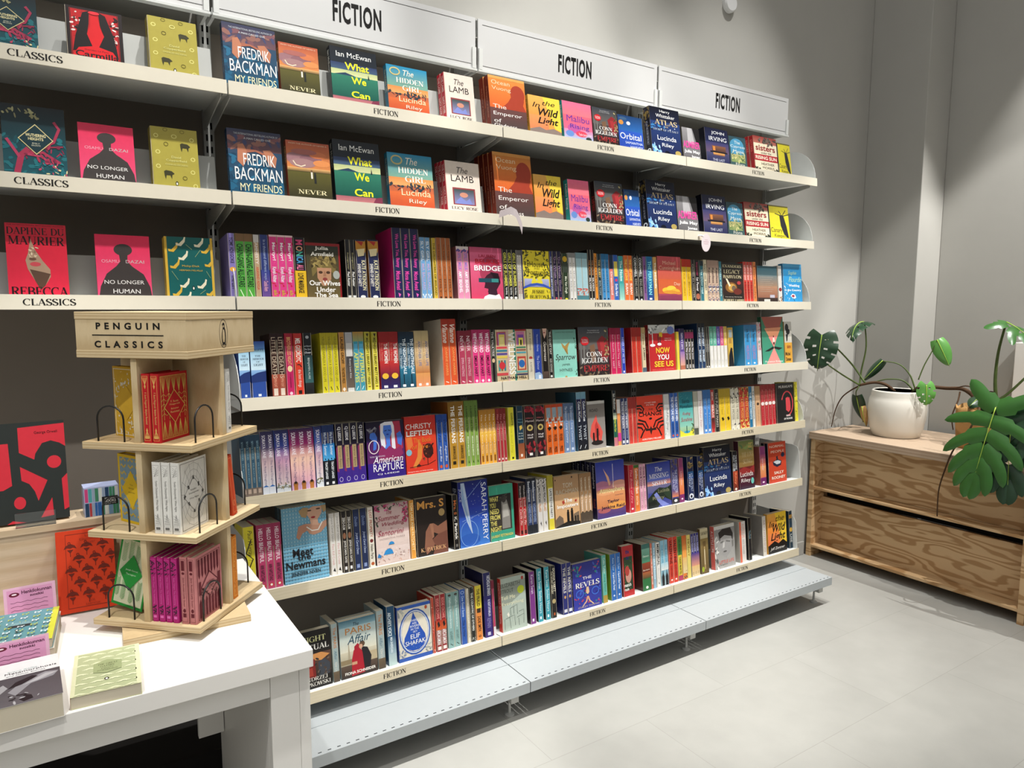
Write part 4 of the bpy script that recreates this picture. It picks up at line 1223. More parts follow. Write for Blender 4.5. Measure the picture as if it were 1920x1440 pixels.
    R(0, 0, 1, .18, 'd0d0cc', 'b4b8b4'), K(0, 0, 1, .16, 26, .06, ['8a8c88', 'e8e8e4', '6a6c6a'], 35), E(.84, .12, .14, .085, '6a78b8'), R(.4, .16, .52, .26, 'd8b430'), R(.35, .2, .38, .4, '3c3430'), R(.42, .24, .45, .4, '3c3430'), E(.14, .43, .1, .03, 'ecebe8'), E(.4, .41, .08, .03, 'ecebe8'), R(.13, .18, .16, .42, 'd8d6d0'), t('Hidden from', .28, .30, 'f0e0d8', .6, .86), t('their world', .32, .34, 'f0e0d8', .6, .86),
    t('NOW', .48, .60, 'f0c838', .26, .78, 'b'), t('YOU', .63, .74, 'f4f0ea', .3, .74, 'b'), t('SEE US', .77, .89, 'f0c838', .18, .9, 'b'), t('BALLI KAUR JASWAL', .935, .965, 'd8786c', .1, .92)], .028,
    'red paperback with yellow and white title and dangling legs'),
 'knapp': ('3c9478', '2c5a44', [], [
    R(0, 0, 1, 1, '3c7a5c', '44a084'), P('a8584c', 0, 0, 1, 0, .62, .52, .5, .62, .42, .52), P('e89c74', .12, .24, .9, .22, .62, .52, .42, .5), P('e88c84', .3, .42, .72, .4, .54, .64), P('ec948c', .54, .64, .86, 1, .16, 1), P('1c2420', .1, .72, .5, .62, .54, .66, .3, .72), P('1c2420', .94, .66, .56, .62, .54, .66, .76, .7), P('f0e0d0', .5, .44, .56, .44, .6, .52, .48, .54), R(.51, .53, .57, .58, '2a2420'), E(.53, .41, .02, .018, '2a1c18'), t('Florence Knapp', .915, .965, 'f0f2ea', .1, .92)], .028,
    'green and coral paperback shaped like crossing beams'),
 'michel': ('d8a03c', 'b88a2c', [], [
    R(0, 0, 1, .5, 'd8d6d0', 'c8c4b8'), E(.35, .14, .24, .09, '24262a'), E(.5, .24, .26, .07, '1c1e22'), P('24262a', .2, .3, .5, .3, .4, .45, .25, .48), t('sion', .55, .64, '8c2c20', .3, .8, 'b'), t('Michel', .72, .81, '24201c', .06, .7, 'b'), t('Donner', .85, .94, '24201c', .1, .8, 'b')], .026,
    'white and amber paperback with dark flowers'),
 'rapture': ('241c5c', '1c163c', [], [
    R(0, 0, 1, .35, '1a1626', '2c1c48'), R(0, .35, 1, .75, '4a2058', '5c2464'), R(0, .72, 1, 1, '3a2080', '2c1c70'), P('a8324c', .35, .08, .5, .02, .9, .02, .96, .5, .8, .6, .4, .55), P('e0e0e8', .38, .05, .5, .02, .7, .02, .74, .1, .76, .5, .66, .52, .66, .2, .48, .2, .5, .5, .4, .52, .36, .3), P('4c7ad8', .46, .08, .66, .08, .68, .2, .62, .3, .62, .42, .66, .5, .46, .5, .52, .4, .5, .3, .44, .2), P('1c2a5c', .48, .17, .54, .16, .54, .175, .48, .185), P('1c2a5c', .58, .16, .64, .17, .64, .185, .58, .175), E(.56, .24, .035, .012, '2c3c9c'), P('4470cc', .1, .2, .22, .18, .28, .28, .24, .48, .16, .5, .18, .34, .08, .28), P('4470cc', .8, .24, .9, .2, .96, .3, .92, .46, .82, .42), ('o', .18, .44, .14, .12, .02, 'e8d8d8'), K(.05, .08, .26, .18, 10, .05, ['5c5a6a', '8a8890'], 36), P('8c2c5c', .3, .52, .4, .42, .5, .5, .6, .44, .74, .52, .9, .46, .96, .6, .8, .7, .3, .68), t('THE END TIMES ARE COMING', .595, .62, 'd8c8e0', .06, .46),
    t('American', .61, .73, 'f0eef4', .14, .94, 'i'), t('RAPTURE', .74, .87, 'f0eef4', .14, .94, ''), t('CJ LEEDE', .905, .935, 'f0eef4', .24, .82)], .03,
    'purple paperback with blue-skinned praying figure'),
 'fire': ('c8342a', 'a82a22', [], [
    R(0, 0, 1, .3, 'b42c28', 'cc3a28'), R(0, .3, 1, 1, 'd6432a', 'cc3626'), P('d8743a', .02, .36, .2, .34, .24, .5, .06, .6), P('d8843c', .42, .4, .54, .54, .5, .74, .3, .9, .2, .88, .36, .7), E(.72, .62, .17, .13, '3c1c18'), K(.56, .5, .88, .76, 26, .05, ['2c1614', '8c4a30', '4a201a'], 37), R(.68, .72, .7, .86, '2c1614'), LN('2c1614', .015, .1, .88, .4, .87, .7, .86, .95, .8), P('3c1c18', .32, .86, .4, .83, .46, .86, .45, .88, .33, .88), E(.1, .62, .09, .055, '7cb0c4'),
    t('CHRISTY', .13, .22, 'f4ece8', .03, .86, ''), t('LEFTERI', .25, .34, 'f6f0ec', .04, .86, 'b'), t('The Book', .38, .46, 'd8802c', .26, .84), t('of Fire', .5, .57, 'd8802c', .2, .72), t('Among the ashes, one family must hope', .945, .97, 'f0d8d0', .03, .84)], .026,
    'red-orange paperback with dark round tree'),
 'road': ('8a8480', '6a6460', [], [
    R(0, 0, 1, .12, 'c8c6c0', 'b4b0aa'), R(0, .06, 1, 1, '7a746e', '9c9690'), P('d8564c', .2, .5, .4, .36, .5, .28, .56, .44, .7, .52, .84, .66, .74, .84, .3, .86, .1, .72), P('b83c38', .4, .5, .5, .42, .62, .56, .66, .72, .4, .78), E(.5, .87, .34, .05, '241c1c'), R(.26, .7, .36, .84, '1c1818'), E(.31, .68, .05, .03, '1c1818'), R(.48, .62, .58, .84, '1c1818'), E(.53, .6, .05, .03, '1c1818'), t('ROAD', .16, .22, '24201e', .14, .6)], .022,
    'grey paperback with two figures inside red flames'),
 'change': ('d2402c', 'a8302a', [('v', 'THE CHANGE', .3, .1, .7, .6, 'e8a090', '')], [
    R(0, 0, 1, .12, 'cc3c2c', 'd8442e'), LN('201412', .05, .0, .2, .16, .2, .26, .28, .2, .36, .08, .34), LN('201412', .04, .0, .26, .12, .26, .18, .3), LN('201412', .05, 1, .2, .84, .2, .74, .28, .8, .36, .92, .34), LN('201412', .04, 1, .26, .88, .26, .82, .3), LN('201412', .05, .0, .58, .2, .6, .3, .7, .2, .78, .1, .9), LN('201412', .05, .0, .66, .14, .68, .2, .74), LN('201412', .05, .04, .5, .3, .56, .4, .7), LN('201412', .05, 1, .58, .8, .6, .72, .7, .82, .78, .9, .9), LN('201412', .05, 1, .66, .88, .68, .82, .74), LN('201412', .05, .96, .5, .7, .56, .6, .7), E(.5, .5, .06, .025, '201412'), P('2c1a16', .5, .66, .56, .74, .5, .86, .44, .74), P('2c1a16', .3, .7, .48, .72, .46, .76, .3, .76), P('2c1a16', .7, .7, .52, .72, .54, .76, .7, .76),
    t("IT'S NOT OVER.", .135, .165, 'f4e8e0', .3, .74), t("IT'S TIME.", .185, .215, 'f4e8e0', .36, .66), t('THE', .28, .31, '201412', .44, .6), t('CHANGE', .35, .44, '201412', .06, .95, 'b'), t('KIRSTEN MILLER', .92, .955, 'f4ece4', .16, .88)], .028,
    'vermilion paperback with black wavy hair and a bee'),
 'santa': ('4c9c9c', 'b4b4a4', [], [
    R(0, 0, 1, .35, '1f7080', '2c8c96'), R(0, .35, 1, .8, '48a4a4', '8cc4b0'), R(0, .78, 1, 1, '9cc0a0', '7cac74'), P('d8cc3c', 0, .84, .24, .9, .5, .93, .74, .9, 1, .82, 1, 1, 0, 1), E(.5, .9, .22, .03, '3c94b8'), R(.46, .76, .52, .92, '2a5a4c'), K(.86, .7, 1, .95, 12, .07, ['3c5a34', '24402c'], 38), K(0, .02, 1, .2, 12, .02, ['8cc8c8'], 39), t('Santa', .16, .25, '1c3a44', .22, .76), t('Montefiore', .28, .36, '1c3a44', .06, .96), t('Finding', .45, .54, 'a83a4c', .22, .8, 'i'), t('Sunshine', .57, .66, 'a83a4c', .1, .92, 'i')], .026,
    'teal paperback with lone figure on a yellow shore'),
 'murakami': ('16161a', '101014', [], [
    ('o', .6, .52, .34, .32, .05, 'd0444c'), R(.2, .42, .56, .9, '16161a'), P('d0444c', .52, .38, .72, .34, .78, .5, .78, .68, .66, .74, .52, .68), P('16161a', .66, .3, .7, .33, .76, .3, .76, .36, .66, .38), t('MURAKAMI', .06, .125, 'e8e6e2', .14, .92), t('KAFKA', .80, .845, 'e8e6e2', .52, .76, 'b'), t('ON THE SHORE', .875, .92, 'e8e6e2', .38, .86, 'b')], .026,
    'black paperback with red cat and crescent'),
 'newmans': ('7cb4cc', '3c5460', [], [R(0, 0, 1, 1, 'a8ccd8', '9cc8dc')] + [R(i / 15 + .012, 0, i / 15 + .045, 1, '6aa8c6') for i in range(15)] + [R(0, i / 22 + .01, 1, i / 22 + .032, '74aeca') for i in range(22)] + [
    P('cc9a80', .36, .28, .52, .24, .86, .26, 1, .22, 1, .3, .86, .38, .7, .4, .6, .38, .56, .34), P('c08a70', .3, .4, .36, .26, .5, .24, .6, .28, .52, .34, .44, .36, .36, .44), P('d8aa90', .56, .06, .7, .02, .9, .03, .9, .12, .8, .2, .82, .28, .64, .26, .62, .18, .56, .12), P('b4946a', .38, .06, .48, .02, .6, .03, .58, .1, .54, .16, .44, .14), P('b4946a', .88, .02, 1, .02, 1, .1, .94, .12), E(.7, .165, .05, .014, 'a82c34'), E(.62, .07, .05, .01, '5a4030'), E(.82, .06, .05, .01, '5a4030'), LN('f0ece4', .025, .54, .28, .66, .34, .8, .34, .9, .24),
    t('Meet', .55, .66, '1c1c20', .2, .66, 'b'), t('the', .64, .71, '1c1c20', .3, .6, 'b'), t('Newmans', .71, .82, '1c1c20', .04, .92, 'b'), t('No family is ever perfect', .835, .855, '2a3a40', .22, .72), t('JENNIFER NIVEN', .865, .92, '1c1c20', .14, .8, 'b')], .040,
    'large blue gingham paperback with woman holding pearls'),
 'santorini': ('c4a8a4', '4c3c44', [], [
    R(0, 0, 1, .5, 'b49a96', 'c8aca8'), R(0, .5, 1, 1, 'dcc8c0', 'd0bcb4'), K(0, 0, 1, .1, 34, .06, ['a03058', '3c4a3c', '7c2c48', 'c06088'], 40), K(.82, .08, 1, .34, 26, .06, ['a03058', '3c4a3c', 'b84c70'], 41), K(0, .2, .08, .36, 8, .05, ['3c4a3c', '5a4c44'], 42), R(.06, .72, .96, .98, 'dccac4', 'ccb8b0'), K(.06, .74, .96, .96, 40, .035, ['b8a49c', 'ecdcd4', '9c8078', 'c8a090'], 43), P('2f86c4', .2, .84, .26, .77, .36, .74, .46, .77, .5, .84), P('2f86c4', .36, .68, .4, .64, .46, .63, .52, .65, .54, .68), P('2f78b4', .02, .86, .06, .8, .14, .84, .12, .88),  # darker upper half paints the shadow of the shelf above
    t('The', .1, .17, '8c2c40', .34, .5, 'i'), t('Summer', .19, .27, '8c2c40', .08, .74, 'i'), t('Wedding', .3, .38, '8c2c40', .2, .88, 'i'), t('in', .395, .42, '8c2c40', .44, .5, 'i'), t('Santorini', .43, .52, '8c2c40', .06, .84, 'i'), t('SAMANTHA PARKS', .555, .58, 'a89490', .1, .86)], .028,
    'pale pink paperback with blue-domed white village'),
 'mrss': ('261c18', '120e0c', [vt('Mrs. S', 'd8763c', .1, .36), vt('K. Patrick', 'f0ece4', .42, .82), R(.2, .9, .7, .95, 'a0a09c')], [
    P('8a5c48', .24, .86, .3, .58, .44, .46, .56, .46, .7, .52, 1, .44, 1, .62, .7, .66, .56, .62, .5, .74, .6, .8, .5, .9, .3, .98), P('74483a', .5, .74, .7, .66, 1, .62, 1, 1, .5, 1, .6, .86), P('9a6a52', .44, .46, .54, .46, .56, .7, .5, .72), t('Mrs. S', .05, .19, 'd89a4c', .06, .92, 'b'), E(.84, .29, .1, .065, 'b89a64'), t('K. PATRICK', .86, .93, 'd8a878', .12, .94, 's')], .026,
    'black paperback with bare knee and orange title'),
 'perry': ('1f2f9c', '161c44', [vt('ENLIGHTENMENT', 'c0c8d8', .1, .7)], [
    R(0, 0, 1, .4, '14206c', '2236a0'), R(0, .4, 1, 1, '2438a8', '3c78c8'), P('b8c8e0', .1, .02, .22, .02, .3, .3, .4, .7, .44, .84, .26, .62, .12, .34), P('8ca8d0', .14, .04, .22, .3, .36, .7, .3, .6, .12, .3), E(.32, .9, .36, .1, '2c5cb4'), ('o', .32, .8, .3, .2, .012, '8cb4e0'), LN('8ca8d8', .012, .2, .3, .8, .02), LN('8ca8d8', .012, .1, .6, .9, .5), K(.4, .05, .8, .6, 20, .012, ['e8f0f8'], 44), ('v', 'SARAH PERRY', .78, .05, .95, .94, 'e8ecf4', ''), ('v', 'JUICE', .02, .1, .1, .3, 'c8d0e4', '')], .05,
    'tall deep blue hardback with white comet'),
 'need': ('3c9c80', '2c6c58', [], [
    R(0, .17, .9, .82, '1c1a18', '3c3630'), P('8a8680', .5, .3, .72, .28, .84, .5, .84, .8, .5, .8), P('b4b0a8', .56, .36, .74, .36, .8, .58, .54, .6), E(.6, .26, .1, .07, '3c3834'), K(.4, .18, .9, .3, 12, .06, ['4a463e', '2a2824'], 45), t('WHAT', .2, .29, 'd8cc6c', -.0 + .02, .38, 'b'), t('YOU', .31, .4, 'd8cc6c', .02, .26, 'b'), t('NEED', .42, .51, 'd8cc6c', .02, .38, 'b'), t('FROM', .53, .62, 'd8cc6c', .02, .42, 'b'), t('THE', .64, .72, 'd8cc6c', .02, .28, 'b'), t('NIGHT', .74, .83, 'd8cc6c', .02, .46, 'b'), t('LAURENT PETITMANGIN', .89, .94, 'd8cc6c', .04, .92, 'b')], .02,
    'green-bordered paperback with black-and-white back view'),
 'imposters': ('cfa478', 'b88c60', [], [
    R(0, 0, 1, .35, 'a88460', 'b89068'), R(0, .35, 1, 1, 'd4aa7e', 'cca070'), P('6a5a4c', .0, .84, .16, .76, .3, .82, .34, 1, 0, 1), P('7a6854', .74, .78, .96, .74, 1, 1, .7, 1), R(.46, .72, .56, .94, '17130f'), E(.51, .7, .04, .025, '17130f'), R(.62, .7, .72, .94, '17130f'), E(.67, .68, .04, .025, '17130f'), R(.78, .82, .84, .94, '17130f'), R(.88, .82, .93, .94, '17130f'), P('17130f', 0, .98, .5, .9, 1, .94, 1, 1, 0, 1), P('a83a2c', .28, .5, .36, .48, .4, .54, .32, .56), P('a83a2c', .82, .5, .9, .5, .88, .55, .8, .54), E(.05, .07, .02, .015, '3c2c20'), E(.72, .05, .03, .02, '3c2c20'),  # darker upper band is painted shelf shadow
    t('TOM', .15, .24, 'd8cdb8', .34, .72), t('RACHMAN', .27, .36, 'd0c4ac', .06, .96), t('The', .45, .53, 'f6f0e6', .36, .7, 'b'), t('Imposters', .56, .65, 'f6f0e6', .08, .94, 'b')], .020,
    'tan paperback with black silhouetted family'),
 'atmos': ('2a3c94', '1c1c3c', [vt('Atmosphere', 'd8d8e0', .04, .46, .2, .75), vt('Reid', '8c4c4c', .64, .8)], [
    R(0, 0, 1, .38, '24389a', '5a5cae'), R(0, .36, 1, .56, '8a6090', 'd88a6c'), R(0, .54, 1, .82, 'd89464', 'c87c4c'), R(0, .82, 1, 1, '6a4a78', '3a2c6c'), E(.2, .42, .24, .08, 'b0708c'), E(.8, .44, .26, .08, 'd89a88'), E(.3, .54, .3, .06, 'e0a070'), E(.7, .8, .34, .07, 'e09a4c'), E(.25, .86, .22, .05, 'a85c60'), P('e8b090', .26, .12, .3, .16, .44, .28, .5, .42, .44, .44, .36, .28), R(.585, .06, .6, .48, 'f0e8f0'),
    t('Atmosphere', .475, .58, 'f4e0a0', .1, .97, 'b'), t('A Love Story', .61, .635, '3c2c50', .64, .92), t('Taylor', .69, .76, '241c34', .36, .78, 'b'), t('Jenkins Reid', .785, .86, '241c34', .14, .96, 'b')], .034,
    'glowing sunset-sky hardback with rocket trail'),
 'missing': ('3c448c', '2a2c5c', [('v', 'THE MISSING SISTER', .3, .1, .7, .7, 'c8c8dc', '')], [
    R(0, 0, 1, .4, '26348c', '5a68b4'), R(0, .4, 1, .52, '9c7498', 'd8905c'), R(0, .5, 1, .66, '6a6484', '54588c'), P('1f2a20', 0, .78, .3, .62, .5, .56, .8, .6, 1, .54, 1, .9, .7, .8, .4, 1, 0, 1), P('7a84c8', .26, .7, .38, .66, .6, .86, .9, .98, .6, 1, .4, .86), P('141c18', 0, .86, .3, .84, .44, 1, 0, 1), P('2c3c2c', .6, .6, .84, .58, 1, .7, .96, .88, .74, .76),
    t('The', .1, .2, 'd8d8e0', .34, .64, 'i'), t('MISSING', .24, .35, 'dcdce8', .08, .92, 's'), t('SISTER', .41, .51, 'dcdce8', .2, .84, 's'), t('Lucinda', .6, .68, '8c8a6a', .44, .92), t('Riley', .75, .84, '8c8a6a', .2, .7)], .032,
    'blue dusk paperback with river between dark cliffs'),
 'song': ('7c5c3c', '4a2430', [], [
    R(0, 0, 1, .3, '6a7c4c', 'a88c50'), R(0, .3, 1, .56, 'b89a5c', 'a07c48'), R(0, .54, 1, 1, '6a2424', '2c1830'), P('8c2c2c', 0, .6, .3, .54, .7, .6, 1, .52, 1, .68, 0, .7), K(.1, .05, .9, .2, 14, .12, ['8aa05c', 'b8a460', '5c7a4c'], 46), t('THE LOVE', .24, .34, 'c8b48c', .2, .96, 's'), t('SONG', .38, .48, 'c8b48c', .26, .86, 's'), t('Lucinda', .64, .74, 'e0d8d4', .06, .9), t('Riley', .78, .88, 'e8e4e0', .1, .7), E(.84, .85, .1, .065, '6cc0b4')], .034,
    'ochre and crimson paperback with pale capitals'),
 'normal': ('c8452c', '1c1c2c', [], [
    t('NORMAL', .07, .13, 'ecdcc8', .1, .92, ''), t('PEOPLE', .2, .26, 'ecdcc8', .16, .9, ''), P('24283c', .24, .48, .5, .42, .74, .48, .7, .58, .48, .62, .28, .56), P('c8ccd0', .28, .48, .5, .44, .7, .49, .66, .54, .46, .55), P('2c2c38', .44, .36, .52, .34, .56, .44, .46, .46), E(.82, .33, .1, .06, '24304c'), t('SALLY', .72, .79, 'f0e4d4', .3, .84, 'b'), t('ROONEY', .84, .91, 'f0e4d4', .16, .92, 'b')], .022,
    'orange-red paperback with open sardine tin'),
 'ritual': ('1c1816', '100e0d', [], [
    R(0, 0, 1, .4, '161312', '1f1a18'), R(0, .4, 1, .8, '5c4034', '2c2420'), P('c88a50', .2, .42, .7, .4, .96, .46, .7, .54, .3, .5), P('7c2420', .3, .46, .5, .5, .52, .82, .3, .82), P('a83c30', .3, .64, .42, .64, .44, .78, .3, .78), P('3c4048', .6, .56, .8, .52, .96, .62, .94, .8, .6, .8), K(.5, .5, 1, .8, 16, .06, ['2a2a2c', '6a5c50', '4a3c34'], 47), t('NIGHT', .1, .2, 'd8d89c', .1, .86, 's'), t('RITUAL', .24, .34, 'e0dcd4', .1, .94, 's'), t('ANDRZEJ', .80, .87, 'd8d4cc', .1, .86, 's'), t('SAPKOWSKI', .89, .96, 'd8d4cc', .06, .94, 's')], .03,
    'black fantasy paperback partly hidden behind the table corner'),
 'paris': ('a8bcc0', '8a9ca0', [vt('The PARIS', 'b87c48', .06, .42), vt('Affair', '4c6a7c', .46, .62, .3, .7, 'i'), vt('FIONA SCHNEIDER', 'e0dcd0', .66, .92, .3, .7, '')], [
    R(0, 0, 1, .12, '3c6474', '7ca0ac'), R(0, .12, 1, .55, 'a4bcc0', 'd8d4c0'), R(0, .55, 1, .8, 'ccc4ac', '9c947c'), R(0, .78, 1, 1, '5c4c40', '2c2420'), P('a89c84', .2, .72, .225, .4, .24, .4, .27, .72), R(0, .68, .3, .76, '8a7a5c'), R(.76, .62, 1, .78, 'b8a888'), P('a81c2c', .36, .54, .5, .5, .62, .6, .68, .96, .28, .98, .3, .7), P('a01c2c', .38, .48, .48, .43, .54, .48, .52, .54, .38, .54), P('201e22', .56, .5, .74, .54, .84, .7, .78, .96, .64, .96, .6, .62), E(.6, .46, .075, .05, '5c4430'), E(.56, .5, .05, .04, 'd0a084'), R(.3, .74, .44, .79, 'c89878'), t('The', .06, .12, '2c3c44', .38, .54, 'i'), t('PARIS', .14, .25, 'c07c34', .16, .86, ''), t('Affair', .28, .42, '1c4458', .2, .84, 'i'), t('FIONA SCHNEIDER', .895, .945, 'f0ece4', .1, .94, 'b')], .024,
    'paperback with embracing couple in red and black coats'),
 'shafak': ('d8d2c0', '2c4a9c', [], [
    R(0, 0, 1, .06, '2c54a4'), R(.0, .93, 1, 1, '2c54a4'), K(0, .06, .2, .16, 10, .06, ['8c9090', 'b4b4ac'], 48), K(.8, .78, 1, .93, 12, .05, ['8c9090', 'b4b4ac'], 49), K(0, .8, .2, .93, 12, .05, ['7c88a0', 'b4b4ac'], 50), E(.5, .5, .47, .42, '2c54a4'), ('o', .5, .5, .435, .39, .03, 'c8d0dc'), E(.5, .5, .40, .36, 'ddd6c4'), P('2450ac', .47, .14, .56, .28, .68, .44, .8, .58, .82, .68, .74, .78, .6, .84, .4, .84, .24, .78, .16, .68, .18, .58, .3, .44, .4, .28), K(.3, .3, .66, .8, 30, .012, ['8ca8d8', '5c80c8'], 51), E(.86, .1, .04, .035, 'b8502c'), t('THERE', .27, .31, 'e8ecf0', .38, .6), t('ARE', .325, .36, 'e8ecf0', .42, .56), t('RIVERS', .375, .415, 'e8ecf0', .36, .64), t('IN THE', .43, .465, 'e8ecf0', .38, .62), t('SKY', .48, .515, 'e8ecf0', .44, .57), t('ELIF', .54, .62, 'f4f4f0', .36, .64), t('SHAFAK', .65, .73, 'f4f4f0', .2, .8)], .026,
    'blue and cream paperback with large water drop'),
 'strout': ('a8b4a8', 'c8382c', [vt('ELIZABETH STROUT', 'f0d0c4', .08, .48), vt('Tell Me Everything', 'f0d0c4', .5, .85)], [
    P('8c9488', 0, .1, 1, .08, 1, .3, .3, .5, 0, .52), t('ELIZABETH', .1, .17, '3c443c', .0, .78, ''), t('STROUT', .21, .28, '3c443c', .0, .5, ''), t('Tell Me', .33, .40, 'd8d4b0', .0, .56, ''), t('Everything', .45, .53, 'd8d4b0', .02, .9, ''), E(.8, .27, .14, .075, 'b8c42c'), E(.88, .06, .05, .035, 'a8382c'), LN('4c5850', .014, .1, .76, .1, .96), LN('4c5850', .014, .14, .76, .5, .72, .52, .92), LN('4c5850', .014, .3, .74, .34, .96), LN('4c5850', .014, .34, .58, .36, .72), LN('4c5850', .014, .34, .58, .62, .54, .62, .72), LN('4c5850', .014, .48, .56, .48, .7), LN('4c5850', .014, .6, .78, .88, .74, .86, .92), LN('4c5850', .014, .66, .8, .68, .94), LN('4c5850', .014, .68, .68, .88, .66, .88, .76), P('e0dccc', .2, .68, .26, .64, .3, .7, .26, .74)], .028,  # slanted darker patch is the shelf's cast shadow, painted on
    'pale sage paperback with sketched desk and chair'),
 'revels': ('2a2f8c', '20246c', [vt('THE REVELS', 'dcd8c8', .08, .58), E(.5, .66, .2, .03, 'c89c60'), R(.2, .9, .8, .96, 'd8d8dc')], [
    R(0, 0, 1, 1, '262a80', '30389c'), K(.04, .08, .3, .3, 14, .05, ['2c8c80', 'b83c54', '3c5cb8'], 52), K(.7, .04, .96, .3, 14, .05, ['2c8c80', 'b83c54', '3c5cb8'], 53), K(.06, .5, .96, .9, 34, .045, ['2c7c80', '3c60c0', 'b83c54', '1c2060'], 54), ('o', .22, .66, .14, .09, .03, '3c68c8'), ('o', .78, .66, .14, .09, .03, '3c68c8'), P('d8b890', .46, .54, .54, .54, .56, .66, .5, .7, .44, .66), P('c87c6c', .4, .9, .46, .74, .54, .74, .6, .9, .54, .86, .5, .8, .46, .86), LN('d8b890', .03, .3, .94, .44, .84, .5, .74, .56, .84, .7, .94), t('THE', .31, .37, 'f0ece0', .34, .66, ''), t('REVELS', .42, .53, 'f0ece0', .08, .94, 's'), t('STACEY THOMAS', .93, .97, 'b8a890', .14, .9, '')], .026,
    'royal blue paperback with ornate floral figure'),
 'match': ('b42a2c', '7c1c20', [], [
    R(0, 0, 1, .25, 'b0282c', 'bc2c30'), R(.12, .22, .9, .88, '2c4428', '1c3020'), K(.12, .3, .9, .88, 40, .06, ['3c5c34', '24402c', '5c7c44'], 55), E(.5, .6, .26, .14, 'c08c7c'), E(.4, .5, .2, .1, 'a83c34'), t('the', .08, .16, '24307c', .3, .62, 'b'), t('Act', .2, .28, '24307c', .3, .6, 'b'), t('match', .74, .81, 'ecebe4', .1, .7, 'b'), t('made', .83, .89, 'ecebe4', .1, .5, 'b')], .03,
    'red paperback with pink flower on grass'),
 'safekeep': ('8a7448', '6a5434', [], [
    R(0, 0, 1, .22, 'c8bc98', 'bcae88'), R(0, .22, 1, 1, '8a7444', '5c4a2c'), R(.3, .28, .7, .98, '6a5430'), R(.42, .4, .6, .9, 'a89060'), R(.46, .46, .54, .8, 'd8ccb0'), E(.24, .9, .16, .06, '9cac2c'), t('SAFEKEEP', .07, .14, '24201a', .1, .98, 's')], .024,
    'cream and olive paperback with painted doorway'),
 'little': ('b8b6b2', 'd8665c', [vt('A LITTLE LIFE', 'f0dcd4', .1, .6)], [
    R(0, 0, 1, .08, 'd0cec8'), R(0, .08, 1, 1, '8a8886', 'aaa8a4'), K(0, .1, .16, 1, 24, .08, ['d8d6d0', '5c5a58', '8c8a86'], 56), P('2c2a2a', .2, .16, .4, .09, .8, .09, .92, .24, .9, .4, .8, .3, .4, .26, .26, .36), P('9c9a98', .28, .3, .5, .24, .84, .3, .88, .46, .8, .66, .62, .78, .44, .74, .32, .56), P('6a6866', .28, .38, .44, .36, .44, .4, .3, .42), P('6a6866', .56, .36, .78, .4, .76, .43, .56, .4), P('c4c2be', .42, .4, .5, .4, .48, .52, .38, .54), E(.5, .62, .09, .02, '5a5856'), P('a4a29e', .6, .74, .86, .6, 1, .8, 1, 1, .4, 1), P('74726e', .84, .4, .94, .4, .92, .54, .86, .56), t('LITTLE LIFE', .82, .89, 'd8442c', .2, .92, ''), t('Yanagihara', .9, .94, '3c3a38', .2, .6, '')], .03,
    'black-and-white portrait paperback with coral spine'),
}

# ---------------------------------------------------------------- what stands where
# top shelf
F(0, -46, 73, -12, 'wuth'); F(0, 127, 234, 20, 'carm'); F(0, 282, 374, 39, 'copper', n=2)
F(0, 423, 523, 52, 'backman'); F(0, 528, 602, 87, 'never'); F(0, 625, 712, 96, 'mcewan'); F(0, 730, 806, 129, 'hidden'); F(0, 838, 893, 142, 'lamb', n=2)
F(0, 922, 990, 149, 'vuong', n=2); F(0, 995, 1054, 184, 'wild'); F(0, 1059, 1113, 195, 'malibu'); F(0, 1115, 1161, 206, 'conn'); F(0, 1163, 1208, 219, 'orbital'); F(0, 1224, 1279, 206, 'atlas'); F(0, 1283, 1315, 242, 'maya')
F(0, 1326, 1369, 244, 'irving'); F(0, 1371, 1402, 258, 'maze'); F(0, 1417, 1460, 259, 'sisters', n=2); F(0, 1462, 1485, 271, 'canary')
# second shelf
F(1, 8, 128, 202, 'wuth'); F(1, 152, 256, 236, 'dazai'); F(1, 288, 376, 243, 'copper', n=2)
F(1, 433, 534, 248, 'backman'); F(1, 543, 624, 269, 'never'); F(1, 631, 718, 268, 'mcewan'); F(1, 733, 816, 292, 'hidden'); F(1, 840, 904, 306, 'lamb', n=3)
F(1, 932, 1003, 291, 'vuong', n=4); F(1, 1006, 1057, 331, 'wild'); F(1, 1070, 1109, 340, 'malibu'); F(1, 1120, 1172, 344, 'conn'); F(1, 1175, 1203, 357, 'orbital'); F(1, 1217, 1271, 342, 'atlas'); F(1, 1273, 1311, 370, 'maya')
F(1, 1321, 1365, 369, 'irving'); F(1, 1367, 1397, 381, 'maze'); F(1, 1400, 1444, 382, 'sisters', n=2); F(1, 1446, 1482, 387, 'canary')
# third shelf; dulled spine tops hold painted shade of the shelf above
F(2, 17, 131, 420, 'rebecca', n=2); F(2, 184, 286, 441, 'dazai'); F(2, 314, 404, 445, 'moby', n=2)
S(2, 433, 446.5, 437, 1, '8478b8', [vt('YOMI ADEGOKE', '241c30', .06, .46), E(.5, .55, .42, .035, 'e8a83c'), vt('THE LIST', '241c30', .64, .86)], 'lavender spine with a round yellow face')
S(2, 447, 480, 438, 2, '4fa23e', [R(0, 0, 1, .12, '7a5c3c'), vt('CHAIN-GANG ALL-STARS', '16241a', .16, .82, .15, .85), LN('d8ecc8', .1, .3, .86, .7, .98)], 'green spine with black hand-drawn capitals')  # brown top band paints the cast shelf shade
S(2, 481, 491.5, 440, 1, 'b89c78', [R(0, 0, 1, .12, 'c8c4c0'), vt('AMNESTY', 'e0d8d0', .12, .46), vt('ARAVIND ADIGA', 'c85c3c', .5, .86)], 'sandy brown spine with white and orange lettering')
